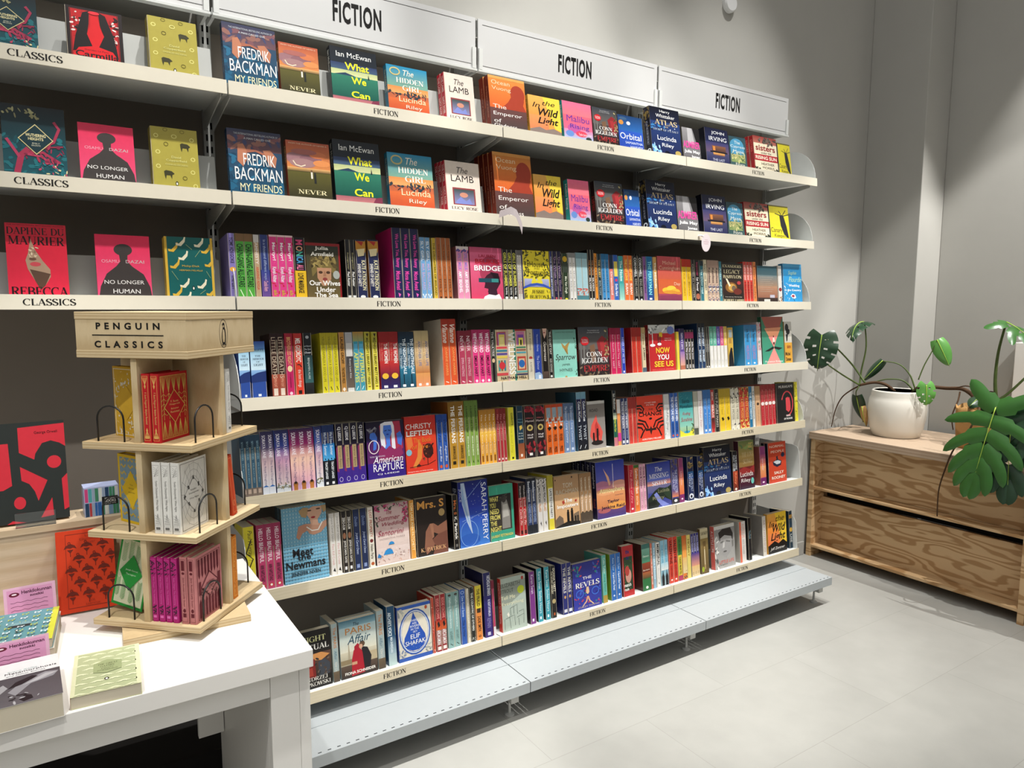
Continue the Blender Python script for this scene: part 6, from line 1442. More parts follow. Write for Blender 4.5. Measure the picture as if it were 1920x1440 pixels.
S(4, 1007.5, 1025, 760, 1, '241a1c', [K(0, 0, 1, .14, 8, .3, ['a8283c', '7c1c24'], 71), t('Hilary', .22, .255, 'd86c6c', .15, .85), t('Mantel', .27, .31, 'f0dcd8', .1, .9), E(.5, .42, .3, .06, 'b8a460'), E(.5, .42, .15, .03, '3c2c20'), t('Wolf', .54, .575, 'f0e8e4', .2, .8), t('Hall', .59, .625, 'f0e8e4', .25, .75), K(0, .64, 1, .95, 10, .3, ['a02c34', '2c1c1c', '7c2028'], 72), R(.35, .9, .65, .95, 'e8e4e0')], 'black and red spine with gold rose, right one')
S(4, 1026.8, 1059, 758, 3, 'd8601c', [R(0, 0, 1, .06, 'b84424'), R(.15, .06, .85, .26, '8ca0ac'), K(.1, .2, .9, .42, 10, .3, ['d8dcd8', 'b84430', '9cb0b8'], 73), P('1c1410', .2, .46, .6, .43, .9, .47, .5, .52), vt('FEVER', '4c2410', .6, .74), vt('PRESS', '4c2410', .84, .95)], 'orange spine with grey letter blocks')
S(4, 1060, 1079.5, 756, 2, '6a84ac', [R(0, 0, 1, .2, '506484'), vt('The Unmoored', 'd0dcec', .06, .36, .3, .75, 'i'), vt('Long Country', 'd8e4f0', .4, .8, .3, .75, 'i'), R(.3, .9, .7, .95, 'c8d4e4')], 'blue-grey spine with white script')
S(4, 1085, 1103, 735, 2, '1c1f4c', [R(0, 0, 1, .12, '7ca8bc', '6c98b0'), R(0, .45, 1, 1, '1c2030', '14161c'), vt('Colum McCann', 'e8ecf0', .16, .5, .3, .8), vt('TWIST', 'c8d0d8', .56, .82, .25, .8, ''), LN('d8dce0', .1, .35, .96, .65, .9)], 'tall navy spine with pale blue top', d=.15, back='3c6478')
F(4, 1104.5, 1137, 752, 'road', t=.03)
S(4, 1152.5, 1159, 732, 1, '14202b', [vt('Ian McEwan', 'e0e0d8', .06, .34), R(0, .4, 1, .55, '8c9c8c', 'c8c8a0'), R(0, .52, 1, .84, '1f5c48'), vt('What We Can', 'd8d43c', .5, .74), R(0, .84, 1, 1, 'c0747c')], 'tall black-to-green spine', d=.165, back='16201f')
S(4, 1160, 1166, 749, 1, 'e08c4c', [R(0, 0, 1, .3, 'd8d4d0'), R(0, .72, 1, .9, 'c83c8c')], 'thin white, orange and pink spine')
S(4, 1166.8, 1180, 747, 2, '28305c', [vt('THE DOG OF THE NORTH', 'e4e4e8', .06, .64, .3, .8), vt('MCKENZIE', '8c94b8', .68, .86, .35, .7), R(.25, .9, .75, .96, 'd8dce4'), R(.9, 0, 1, 1, 'c8ccd4')], 'navy spine with white edge and capitals')
S(4, 1181, 1196, 745, 2, 'c03c34', [R(0, 0, 1, .24, '9c302c'), vt('The Bookbinder', '7c1c18', .26, .84, .35, .7, '')], 'brick red spine with faint letters')
F(4, 1197, 1246, 742, 'change')
S(4, 1247.5, 1258, 739, 1, 'ccccca', [K(.1, .2, .9, .9, 14, .14, ['9c9c9c', 'e4e4e2'], 74), vt('The Bee Sting', '74746f', .3, .8, .35, .7, 'i')], 'white spine with grey speckles')
S(4, 1259, 1274, 737, 2, '2454a0', [vt('THE FORTUNE MEN', 'e0e8f0', .08, .62, .3, .85), vt('NADIFA MOHAMED', '16305c', .66, .88, .35, .75), E(.5, .94, .2, .025, 'c8542c')], 'royal blue spine with white capitals')
F(4, 1276, 1301.5, 735, 'santa')
S(4, 1303, 1310.5, 734, 1, 'b4b4aa', [R(0, 0, 1, .8, 'acac9c', 'c4c4bc'), R(0, .84, 1, 1, '4c5048')], 'grey-green spine with dark foot')
S(4, 1311.2, 1320, 733, 1, 'd4d0ce', [vt('The Other Fear', 'b87470', .2, .84, .35, .7, '')], 'white spine with faint red letters')
S(4, 1321, 1335, 731, 2, '3c7cc4', [R(0, 0, 1, .2, '3468a4'), vt('Stay True', '9cc0e4', .2, .8, .35, .7, ''), R(.3, .9, .7, .95, 'd8e8f0')], 'azure spine with pale letters')
S(4, 1335.7, 1341.5, 731, 1, 'b02c30', [vt('SIMON', 'e8dcd4', .05, .24), vt('SEBAG', 'e8dcd4', .34, .64), R(0, .66, 1, .9, '2c1c1c', 'a02c30')], 'red spine with white capitals and black patch')
S(4, 1342.2, 1350, 730, 1, '1f1d1f', [vt('THE FUTURE MAKES', 'c8c0b4', .08, .88, .25, .75, '')], 'black spine with cream letters, before the yellow pair')
S(4, 1351, 1371.5, 729, 2, 'd8b42c', [R(0, 0, 1, .2, 'b09428'), vt('The Bird Tribunal', 'a88c20', .2, .6, .35, .7, ''), P('241c10', .3, .68, .6, .66, .8, .72, .5, .76)], 'yellow spine with small black bird')
S(4, 1372.5, 1388, 727, 2, 'd0cab4', [K(0, 0, 1, .24, 18, .25, ['201c24', 'd8d4c8'], 75), K(0, .8, 1, 1, 14, .25, ['201c34', 'd8d4c8'], 76), vt('KATE MOSSE', '6c6858', .28, .76, .25, .8, '')], 'cream spine with black and white pattern ends')
S(4, 1389, 1406, 726, 2, 'b83428', [K(0, 0, 1, .24, 18, .25, ['a8843c', '6a4c20', 'd8b45c'], 77), K(0, .76, 1, 1, 16, .25, ['d0a848', '8a5c28', 'e8d07c'], 78), vt('KATE MOSSE', 'e0b460', .28, .74, .25, .8, '')], 'red spine with gilded pattern ends')
S(4, 1406.7, 1412.5, 725, 1, '1f6c94', [vt('THE APARTMENTS', 'd0e4ec', .14, .8)], 'sea-blue spine')
S(4, 1413, 1417.5, 724, 1, 'd4d2ce', [vt('Translations', '5c6c78', .1, .8)], 'thin white spine beside the sea-blue one')
S(4, 1418.5, 1427.5, 724, 1, 'd0a47c', [R(0, 0, 1, .2, 'a8845c'), E(.5, .44, .25, .035, '3c2c20'), vt('a small place', '9c744c', .52, .86, .35, .65, '')], 'peach spine with dark dot')
S(4, 1428.5, 1456, 721, 4, 'b4202c', [R(0, 0, 1, .15, '8c1a20'), E(.5, .46, .4, .045, 'e8e0dc'), vt('Murakami', 'd88c8c', .12, .4, .35, .65, ''), vt('the wind-up bird', 'd88c8c', .54, .86, .35, .65, '')], 'scarlet spine with white dot')
F(4, 1458, 1490.5, 718, 'murakami')
S(4, 1492, 1497.5, 716, 1, 'dcd02c', [K(0, .05, 1, .95, 24, .2, ['2c2a14', 'b8ac24'], 79)], 'yellow spine with black flecks at the shelf end')

# sixth shelf; darkened tops of plain spines are painted shelf shade
S(5, 462, 483, 988, 1, 'd8cc34', [vt('Paul Murray', '24201c', .06, .46, .3, .8, 'i'), vt('The Bee Sting', 'a89c28', .5, .92, .25, .7, 'i'), LN('24201c', .1, .7, .2, .2, .4, .8, .5, .2, .7)], 'yellow spine with black looping line')
S(5, 487, 532.5, 982, 3, 'b83c68', [R(0, 0, 1, .35, '9c3458', 'b03c64'), vt('HELLO BEAUTIFUL', 'f0dce4', .06, .58, .25, .75), vt('ANN NAPOLITANO', '341424', .62, .88, .25, .75), E(.5, .94, .3, .028, 'b8402c'), E(.5, .94, .15, .018, 'f0e8e4')], 'raspberry pink spine with white and black capitals')
F(5, 535, 618, 949, 'newmans', n=2, t=.04)
S(5, 622.5, 643, 962, 2, 'd6d2cc', [vt('Joyce Carol Oates', '7a746c', .06, .46, .3, .75, ''), vt('Flint Kill Creek', 'c88c88', .5, .84, .3, .75, ''), P('201c1c', .3, .93, .6, .88, .8, .95)], 'white spine with grey and pink letters')
S(5, 645, 664.5, 958, 2, '241e1c', [vt('ZERO-SUM', 'd8d4cc', .1, .3), E(.5, .4, .3, .05, '9c6c50'), vt('JOYCE CAROL OATES', 'd8d4cc', .48, .84), R(.3, .9, .7, .95, 'e8e4e0')], 'black spine with small red-haired face')
S(5, 666, 693, 954, 2, '1f2a4c', [R(0, 0, .06, 1, '8a7c40'), vt('Double', '7c8cb4', .12, .28, .3, .7, 'i'), vt('Joyce Carol Oates', 'b4c0dc', .38, .74, .3, .7, 'i'), R(.3, .9, .7, .96, '7c8cb4')], 'navy spine with thin gold edge')
S(5, 694.5, 705, 951, 1, 'd8d2c4', [vt('LOST PROPERTY', 'a8543c', .05, .5), E(.5, .56, .3, .03, '6c2c2c'), vt('Helen Paris', '5c5448', .62, .86), E(.5, .94, .3, .028, 'a8542c')], 'off-white spine with rust capitals')
F(5, 707.5, 770, 944, 'santorini')
S(5, 772, 781.5, 938, 1, 'd8943c', [vt('TOM LAKE ANN PATCHETT', 'f0d8a8', .04, .86, .25, .75)], 'orange-gold spine with pale capitals')
F(5, 783.5, 841, 932, 'mrss', t=.024)
S(5, 852.5, 862.5, 928, 1, '14100f', [vt('Mrs. S', 'd8763c', .1, .36), vt('K. Patrick', 'f0ece4', .4, .82), R(.3, .9, .7, .95, '6c6864')], 'black spine with orange and white words')
F(5, 864, 919, 901, 'perry', t=.055)
F(5, 921, 966, 909, 'need')
S(5, 976, 990, 905, 2, 'b42428', [R(0, 0, 1, .28, '1c1618'), vt('Wandering Souls', 'f0e4e0', .06, .46, .25, .75, 'i'), vt('Cecile Pin', 'f0d8d4', .5, .8, .25, .75, 'i'), R(.25, .9, .75, .97, '2c1214')], 'scarlet spine with black top and white script', back='a81c24')
S(5, 991.5, 1009, 897, 2, '24345c', [R(0, 0, 1, .2, '14161f', '1c2844'), vt('Bewilderment', 'd8dce4', .05, .42), vt('RICHARD POWERS', '8c9cc0', .46, .8), R(0, .84, 1, 1, '1c2028')], 'navy spine with white title at the top')
S(5, 1010.5, 1029, 898, 2, 'd4d0cc', [K(0, 0, 1, .14, 10, .2, ['3c3834', 'b0aca4'], 80), vt('TOMAS PENCAN', '2c2826', .1, .44, .25, .75), vt('VILLARD', 'c88c4c', .46, .62), P('3c3838', .4, .84, .6, .8, .7, .9)], 'white spine with black sketch capitals')
S(5, 1031, 1041, 891, 1, 'd8c83c', [R(0, 0, 1, .22, 'a89c30'), R(.1, .24, .9, .8, 'dcdad4'), vt('LATE TO THE PARTY', '2c2c28', .26, .78, .3, .7)], 'tall yellow spine with white panel', d=.15)
F(5, 1043, 1088.5, 891, 'imposters')
S(5, 1090, 1112, 887, 3, 'b88e64', [R(0, 0, 1, .35, '94704c', 'a88058'), vt('TOM RACHMAN', 'd8ccb4', .08, .36, .3, .7), vt('The Imposters', 'f4eee4', .42, .76, .3, .7), P('4c4034', 0, .8, .5, .76, 1, .8, 1, 1, 0, 1)], 'tan spine with dark skyline foot')
F(5, 1121, 1174, 864, 'atmos', n=5, t=.034)
S(5, 1182, 1191.5, 872, 1, 'b82838', [vt('The Book of Fire', 'e89c9c', .1, .8, .3, .7, 'i'), E(.5, .92, .2, .02, 'f0e0e0')], 'cherry red spine right of the glowing sky cover')
S(5, 1192.3, 1201, 872, 1, 'd87030', [R(0, 0, 1, .06, '3c6c34'), vt('Caroline ONeil Blank', 'f4e8d8', .08, .62, .25, .75), vt('stories', 'f0c8a0', .66, .86)], 'orange spine with green tip')
S(5, 1202, 1214, 870, 2, 'd8a0b4', [vt('Greta & Valdin', '4c2434', .06, .52, .25, .75), vt('REILLY', 'b87c90', .6, .8), ('o', .5, .92, .25, .03, .08, '8c3c54')], 'soft pink spine with dark red title')
F(5, 1216, 1259.5, 867, 'missing')
S(5, 1261.5, 1273.5, 861, 1, '3c3c7c', [K(0, 0, 1, .24, 12, .2, ['6a5c4c', '3c3440', '8a7c60'], 81), R(0, .7, 1, .85, '5c4c80', 'd88458'), vt('THE MISSING SISTER', 'd0d0e4', .24, .76, .5, .85, ''), vt('LUCINDA RILEY', 'd8d8e8', .3, .7, .15, .45, ''), R(0, .88, 1, 1, '2c2c30'), E(.5, .93, .25, .03, 'e8e8ec')], 'violet dusk spine with dark foot')
S(5, 1275.5, 1284, 859, 1, '8c3c6c', [R(0, .2, 1, .5, '9c4478', 'd87c58'), R(0, .5, 1, .82, 'e0945c', 'd86c48'), R(0, .82, 1, 1, '7c2c64'), vt('Love Letter', 'e8c8d0', .3, .62, .35, .65, ''), E(.5, .92, .2, .02, 'f0d8e4')], 'plum-to-orange sunset spine, left of the navy pair')
S(5, 1291.5, 1302.5, 856, 1, '1f2c54', [K(0, 0, 1, .34, 16, .22, ['8a7448', '4c4434', 'b89c5c'], 82), R(0, .34, 1, .5, '2c5c8c', '24407c'), vt('ATLAS PA SALT', 'b8c4dc', .38, .8, .5, .85, ''), vt('Riley', 'd8e0ec', .4, .7, .15, .45, ''), E(.5, .9, .36, .06, 'dce0e8'), E(.5, .91, .18, .035, '14182c')], 'navy spine with gold foliage top, left of the pair')
S(5, 1311, 1320.5, 855, 1, '1f2c54', [K(0, 0, 1, .34, 16, .22, ['8a7448', '4c4434', 'b89c5c'], 82), R(0, .34, 1, .5, '2c5c8c', '24407c'), vt('ATLAS PA SALT', 'b8c4dc', .38, .8, .5, .85, ''), vt('Riley', 'd8e0ec', .4, .7, .15, .45, ''), E(.5, .9, .36, .06, 'dce0e8'), E(.5, .91, .18, .035, '14182c')], 'navy spine with gold foliage top, right of the pair')
F(5, 1322.5, 1372, 836, 'atlas', t=.03)
S(5, 1376, 1385, 846, 1, '1c1c24', [R(0, .5, 1, 1, 'a8442c', '5c241c'), vt('THE MURDERS', 'c8ccd4', .1, .46, .55, .9), vt('FLEAT HOUSE', 'd0d4d8', .1, .5, .1, .48), vt('Riley', 'd87c58', .54, .84), E(.5, .95, .2, .03, 'e8d8c8')], 'black and red spine with silver capitals')
F(5, 1388, 1416, 826, 'song')
S(5, 1427, 1437.5, 837, 1, '8c3c74', [R(0, .2, 1, .5, '9c4478', 'd87c58'), R(0, .5, 1, .8, 'e0a068', 'd87850'), R(0, .82, 1, 1, '6c2460'), vt('Love Letter', 'e8c8d0', .3, .62, .35, .65, ''), E(.5, .92, .2, .02, 'f0d8e4')], 'plum-to-orange sunset spine near the shelf end', back='8c4c44')
F(5, 1442.5, 1475.5, 829, 'normal', n=2)

# lowest shelf
F(6, 562, 624, 1182, 'ritual')
PS = ART['paris'][2] + [R(0, .82, 1, 1, '6c5c48', '4c4034')]
S(6, 626.5, 638, 1170, 1, '98a8a8', PS, 'pale blue-grey spine left of the embracing couple')
F(6, 641, 709, 1159, 'paris', n=2)
S(6, 711, 724, 1145, 1, '98a8a8', PS, 'pale blue-grey spine right of the embracing couple')
S(6, 730, 745, 1137, 1, '1c4464', [R(0, .5, 1, .8, '1f4a6c', '9cb4bc'), R(0, .8, 1, 1, 'a8bcc0', 'b8ccc8'), vt("ARCHER'S VOICE", 'd8e4e8', .1, .5, .12, .55), vt('MIA SHERIDAN', 'd8e4e8', .52, .78, .3, .6)], 'deep blue spine fading to white')
F(6, 749.5, 811.5, 1133, 'shafak')
S(6, 813, 818.5, 1121, 1, 'b8402c', [K(0, 0, 1, 1, 20, .2, ['d86c4c', 'e8d8c8', 'a83420'], 83)], 'thin patterned red spine beside the drop cover')
S(6, 820, 840, 1115, 2, '8c1f24', [R(0, .45, 1, .62, 'a83420', 'c85c2c'), vt('EDDIE CROWE', 'd8847c', .06, .42, .25, .75), P('1c1414', .3, .5, .6, .46, .8, .54, .5, .58), vt('AFRICAN SAMURAI', 'f0ece8', .62, .88, .15, .85), R(.2, .91, .8, .97, 'e8dcd8')], 'maroon and orange spine with tiny rider')
S(6, 842, 865, 1110, 2, '84a8a4', [R(0, 0, 1, .25, '74948f'), E(.5, .05, .25, .02, '3c3430'), vt('Halfway Remembrance', 'd8e8e4', .1, .64, .3, .7, ''), vt('KATE HEWITT', '486460', .7, .86, .3, .7, ''), LN('3c5450', .12, .3, .92, .7, .96)], 'grey-mint spine with white letters')  # darker top band is shelf shade in the colour
S(6, 866.5, 877.5, 1105, 1, '2c54a0', [('o', .5, .06, .3, .03, .08, 'a8bce0'), vt('One Good Scene', 'a8bce0', .12, .5, .3, .7), vt('This is How', '1c3468', .56, .86, .3, .7)], 'cobalt spine with pale ring at top')
S(6, 878.3, 884, 1104, 1, 'd0c8b4', [vt('the lesser lights', '8a8270', .1, .9, .3, .7, '')], 'thin cream spine')
S(6, 884.7, 893.5, 1101, 1, '262824', [K(0, 0, 1, .6, 18, .2, ['4c5048', '14161a', '74786c'], 84), vt('THE COUNTRY OF OTHERS', 'd8d8d0', .1, .8, .3, .7), K(0, .84, 1, 1, 8, .2, ['b0b0a8', '4c4c48'], 85)], 'black and white photographic spine')
S(6, 895, 906.5, 1098, 1, 'd8843c', [R(0, 0, 1, .42, 'd8c43c'), vt('THE FRAUD', '241c14', .06, .38), R(.2, .42, .8, .5, '3c2c1c'), vt('ZADIE SMITH', '3c1c10', .56, .84), ('o', .5, .93, .2, .02, .08, '3c1c10')], 'half yellow, half orange spine')
S(6, 911, 925, 1074, 1, '22225c', [R(0, .35, 1, 1, '28246c', '34246c'), vt('NICHOLAS SPARKS', 'e4e4ec', .05, .36, .5, .9), vt('M. NIGHT SHYAMALAN', 'c8c8dc', .42, .68, .5, .85), vt('REMAIN', '8c84b4', .7, .86, .3, .8, 'i'), R(.3, .92, .7, .97, 'b8b8cc')], 'tall navy spine with white capitals', d=.155, back='1a1c48')
S(6, 926.5, 931, 1088, 1, 'b82c5c', [R(0, 0, 1, .15, '7c1c34'), R(0, .84, 1, 1, 'd8d4d4')], 'narrow magenta spine with white foot')
F(6, 943, 989, 1081, 'strout')
S(6, 996, 1006.5, 1072, 1, '74307c', [vt('Karen Swan', 'e0d0e4', .06, .42, .3, .8, ''), R(.3, .9, .6, .95, 'e8dcec')], 'purple spine with white name', back='1f1a20')
S(6, 1010.5, 1020, 1066, 1, '3494a4', [vt('Karen Swan', 'd8f0f0', .06, .38, .3, .8, ''), vt('Stolen Hours', 'd8f0f0', .42, .84, .3, .8, ''), R(.3, .9, .6, .95, 'e8f4f4')], 'turquoise spine, left of the two', back='141c20')
S(6, 1024.5, 1034, 1063, 1, '3494a4', [vt('Karen Swan', 'd8f0f0', .06, .38, .3, .8, ''), vt('Stolen Hours', 'd8f0f0', .42, .84, .3, .8, ''), R(.3, .9, .6, .95, 'e8f4f4')], 'turquoise spine, right of the two', back='141c20')
S(6, 1036, 1045, 1061, 1, '1c1a18', [vt('DONNA TARTT', 'e0d8c0', .05, .5, .5, .95), vt('THE SECRET HISTORY', 'c8c0a8', .1, .54, .08, .44), E(.5, .68, .35, .045, 'b09c6c'), R(.35, .9, .65, .95, 'b85c2c')], 'black spine with cream capitals and gold medallion')
S(6, 1057, 1075, 1056, 2, '23286c', ART['revels'][2], 'royal blue spine with cream title')
F(6, 1077, 1129, 1053, 'revels', t=.024)
S(6, 1132, 1140, 1041, 1, '5cac9c', [vt('Colm Toibin', 'e0f0ea', .06, .38, .3, .75, ''), vt('Long Island', '24504c', .42, .76, .3, .75, ''), R(0, .84, 1, 1, 'a88c3c')], 'sea-green spine with gold foot')
S(6, 1147.5, 1167, 1038, 2, '2864ac', [vt('Anne Tyler', 'b8d4ec', .08, .36, .3, .75, ''), vt('A Spool of Blue Thread', 'e0ecf4', .4, .78, .3, .75), E(.5, .9, .15, .02, 'd8e4f0')], 'bright blue spine with green back cover', back='7c9c2c')
F(6, 1170, 1190.5, 1023, 'match')
S(6, 1206.5, 1221.5, 1020, 1, '2c6c54', [R(0, 0, 1, .1, '3c6c64'), R(0, .1, 1, .4, '7cb09c', '3c7c5c'), R(0, .4, 1, .6, '8c3c24', '6c2c1c'), R(0, .6, 1, .75, 'a85c34', '3c4c2c'), R(0, .74, 1, 1, '2c6c3c'), t('Demon', .24, .28, 'e0ecd8', .15, .85), t('Barbara', .54, .57, 'e8dcc8', .1, .9), E(.5, .93, .15, .03, 'e8ece0')], 'painted green and red landscape spine', back='4c2420')
S(6, 1222.5, 1226, 1019, 1, 'd8684c', [vt('ROOM', 'e8c8b8', .1, .9)], 'thin coral spine before the white title')
S(6, 1226.7, 1232, 1018, 1, '8cb0c4', [vt('The Lake House', 'd8ecf4', .1, .8)], 'pale blue spine left of the white one')
S(6, 1232.8, 1240, 1017, 1, 'dcdad4', [vt('MEMORIAL', '1c1c1e', .04, .52, .25, .85), vt('Bryan Washington', '8a8a88', .58, .84, .4, .65, ''), P('2c2c2c', .4, .92, .5, .88, .65, .94)], 'white spine with heavy black capitals')
S(6, 1241, 1255, 1013, 2, '8cbcd0', [vt('THE DINNER', '4c8ca4', .1, .5, .3, .7), P('1a1a1c', .35, .74, .45, .66, .55, .66, .65, .74, .85, .8, .85, 1, .15, 1, .15, .8), R(0, .5, 1, .66, 'a8ccd8', 'd8dcd8')], 'light blue spine with black bottle')
S(6, 1256.5, 1272.5, 1007, 2, 'cc3a28', [vt('VALENTINE', '24100c', .06, .58, .2, .8), vt('ELIZABETH WETMORE', '7c1c14', .62, .86, .3, .7), E(.5, .93, .2, .02, 'f0e0d8')], 'red spine with black slab capitals')
S(6, 1273.5, 1281, 1006, 1, 'd8c03c', [R(0, 0, 1, .42, '3c7c3c'), vt('GAIL HONEYMAN', '1c3c1c', .06, .4), vt('YANN MARTEL', '4c3c14', .46, .86), R(0, .88, 1, 1, 'a8345c')], 'green over yellow spine')
S(6, 1281.8, 1289.7, 1004, 1, 'd87c34', [R(0, 0, 1, .5, 'c85c28', 'e8a04c'), R(0, .5, 1, .86, 'e0b468', 'd8c898'), K(0, .8, 1, 1, 8, .25, ['a8643c', '6c4c34'], 86)], 'sunset orange spine')
S(6, 1290.3, 1297.5, 1003, 1, 'dcc86c', [vt('HONEY', '7c6c2c', .1, .5)], 'pale yellow spine')
S(6, 1298.3, 1313, 1000, 3, '2c2c74', [R(0, .45, 1, .75, '3c3484', 'd8947c'), R(0, .75, 1, 1, 'e0b878', 'd8c49c'), vt('Donna Ashworth', 'c8c8e4', .06, .42, .3, .7), ('o', .5, .92, .25, .03, .08, '8c6c3c')], 'indigo spine fading to peach')
F(6, 1316, 1330, 991, 'safekeep', t=.02)
F(6, 1342, 1379.5, 984, 'little')
S(6, 1389, 1400.5, 978, 1, 'd8d2cc', [R(0, 0, .3, 1, 'd8684c'), vt('A LITTLE LIFE', 'd88c74', .06, .4, .4, .8, ''), vt('HANYA YANAGIHARA', '9c948c', .44, .8, .4, .8, '')], 'white spine with coral stripe', back='b0aca4')
S(6, 1405, 1411, 971, 1, '1c1a1c', [vt('The Dark', '6c8c98', .3, .5)], 'thin black spine between pale ones')
S(6, 1432, 1438.5, 968, 1, 'd4cec4', [vt('SAY NOTHING', 'a87c74', .1, .9, .3, .7, '')], 'pale spine with photo-grey back cover', back='8c857e')
F(6, 1441.5, 1476, 961, 'wildfront')
S(6, 1481.5, 1487.5, 958, 1, '1c3444', [R(0, .1, 1, .2, 'a87c34'), E(.5, .5, .4, .06, 'd8a83c'), vt('USE', 'd8d8d0', .62, .84)], 'dark petrol spine at the end of the lowest shelf')

GRP = ['paperbacks facing out on the top shelf', 'paperbacks facing out on the second shelf', 'books on the third shelf', 'books on the fourth shelf',
       'books on the fifth shelf', 'books on the sixth shelf', 'books on the lowest shelf']
LOC = ['classics', 'left', 'middle', 'right']
seen = {}
last = {}
for B in BOOKS:
    r = B['row']
    ys = SETB[r]
    zs = ZL[r] + SURF + .0004 - (SLOPE * (ys - .006) if r >= 2 else 0)
    zr = ZL[r] + RT if r < 3 else zs
    X = Vector((1, 0, 0))
    P0 = Vector((0, ys, zr))
    x0, x1 = solve_u(B['u0'], P0, X), solve_u(B['u1'], P0, X)
    x0 = max(x0, last.get(r, -9) + .0005)
    lean = rad(9) if r < 2 else rad(6)
    D = Vector((0, sin(lean), cos(lean)))
    xm = (x0 + x1) / 2
    h = solve_v(B['vt'], Vector((xm, ys, zs)), D)
    bay = 0 if xm < -.02 else min(3, 1 + int(xm))
    n = B['n']
    if B['k'] == 'S':
        w = (x1 - x0) / n
        bk = make_book(B['d'], h, w - .0004, B['base'], (), None, B['it'], back=B.get('back'))
        bk.location = (x0 + w - .0002, ys, zs)
        bk.rotation_euler = (Matrix.Rotation(-lean, 3, 'X') @ Matrix.Rotation(pi / 2, 3, 'Z')).to_euler()
        step = Vector((w, 0, 0))
    else:
        tk = B['t']
        bk = make_book(x1 - x0, h, tk, B['base'], B['it'], B['sp'], B['sit'])
        bk.location = (x0, ys, zs + (tk * sin(lean) if r < 2 else 0))
        bk.rotation_euler = (-lean, 0, 0)
        st_ = tk / cos(lean) + .0018
        step = Vector((0, st_, 0 if r < 2 else -st_ * SLOPE))
    last[r] = x1
    loc = ('%s shelf, %s bay' % (ORD[r], LOC[bay]))
    for i in range(n):
        o = bk if i == 0 else dup(bk)
        o.location = bk.location + step * i
        lab = B['look']
        if n > 1:
            if B['k'] == 'S':
                lab += ', %s of %s' % (WORDS[i], OF[n])
            else:
                lab += (', front copy' if i == 0 else ', %s copy behind' % WORDS[i])
        lab += ', ' + loc
        tag(o, lab, 'book', GRP[r])
        if len(lab.split()) > 16 or lab in seen:
            print('LABEL', len(lab.split()), lab)
        seen[lab] = 1
    if h < .12 or h > .30 or x1 - x0 < .004 or (x1 - x0) / n > .2:
        print('SIZE', r, B['k'], B['u0'], B['look'], round(h, 3), round((x1 - x0) / n, 4))


# ---------------------------------------------------------------- cloth-bound books on the revolving stand
def stand_row(quad, lvl, a0, ts, h, w, base, spi, cov, look, labs, dpt=.012, lean=0.0):
    z = PZ[lvl][1] + .0004 + .024 * abs(sin(lean))
    a = a0
    first = None
    for i, tt in enumerate(ts):
        if first is None:
            o = first = make_book(w, h, tt, base, cov, None, spi, hard=True, cloth=True)
        else:
            o = dup(first)
        a += tt
        on_stand(o, quad, a, dpt, z, lean)
        a += .0022
        tag(o, labs[i] + ', ' + look, 'book', 'cloth-bound books on the revolving stand')


GLD = 'd8b45c'


def deco_cover(c, g):
    it = [R(.07, .04, .95, .96, g), R(.085, .048, .935, .952, c)]
    for cx in (.16, .335, .51, .685, .86):
        for y0 in (.05, .70):
            for k in range(7):
                it.append(LN(g, .009, cx, y0 + .24 if y0 < .5 else y0, cx - .085 + .028 * k, y0 if y0 < .5 else y0 + .245))
        it.append(LN(g, .014, cx, .3, cx, .68))
        for k in range(5):
            it.append(LN(g, .01, cx - .08, .34 + k * .07, cx, .30 + k * .07))
            it.append(LN(g, .01, cx + .08, .34 + k * .07, cx, .30 + k * .07))
    it += [P(g, .51, .245, .875, .5, .51, .755, .145, .5), P(c, .51, .262, .85, .5, .51, .738, .17, .5)]
    return it


ORN = lambda g, c: [R(.14, .03, .86, .97, g), R(.18, .036, .82, .964, c)] + [LN(g, .05, .5, .16, .2 + .15 * k, .05) for k in range(5)] + [P(g, .5, .14, .62, .18, .5, .22, .38, .18)] + \
    [LN(g, .05, .5, .82, .2 + .15 * k, .93) for k in range(5)] + [P(g, .5, .78, .62, .82, .5, .86, .38, .82), R(.26, .9, .74, .94, g)]
red = 'b8161c'
stand_row(0, 2, .160, [.022, .022], .168, .112, red,
          ORN('d8a85c', red) + [vt('F. Scott Fitzgerald  Babylon Revisited', 'e0b870', .27, .73, .34, .66, '')],
          deco_cover(red, GLD) + [t('F. Scott', .41, .44, 'e8c078', .38, .64), t('Fitzgerald', .455, .485, 'e8c078', .34, .68), t('Babylon', .52, .55, 'e8c078', .38, .64), t('Revisited', .565, .595, 'e8c078', .36, .66)],
          'upper tier of the stand', ['red cloth book with gold fans, spine only', 'red cloth book with gold fans, cover showing'])
wc, wg = 'e2e0da', '8a8884'
WEB = [LN(wg, .006, .5, .5, .5 + .45 * cos(a), .5 + .47 * sin(a)) for a in [k * pi / 8 + .1 for k in range(16)]] + \
      [LN(wg, .006, *[c for k in range(17) for c in (.5 + rr * .45 * cos(k * pi / 8 + .1), .5 + rr * .47 * sin(k * pi / 8 + .1))]) for rr in (.55, .75, .95)]
LEAFD = [P(wc, .5, .26, .86, .5, .5, .74, .14, .5)] + [K(min(a, b), min(c, d) , max(a, b), max(c, d), 9, .03, ['5a5854'], s) for a, b, c, d, s in ((.48, .52, .24, .28, 1), (.3, .34, .36, .40, 2), (.66, .70, .36, .40, 3), (.16, .2, .48, .52, 4), (.8, .84, .48, .52, 5), (.3, .34, .6, .64, 6), (.66, .7, .6, .64, 7), (.48, .52, .72, .76, 8))] + \
        [LN('5a5854', .01, .5, .26, .86, .5, .5, .74, .14, .5, .5, .26)]
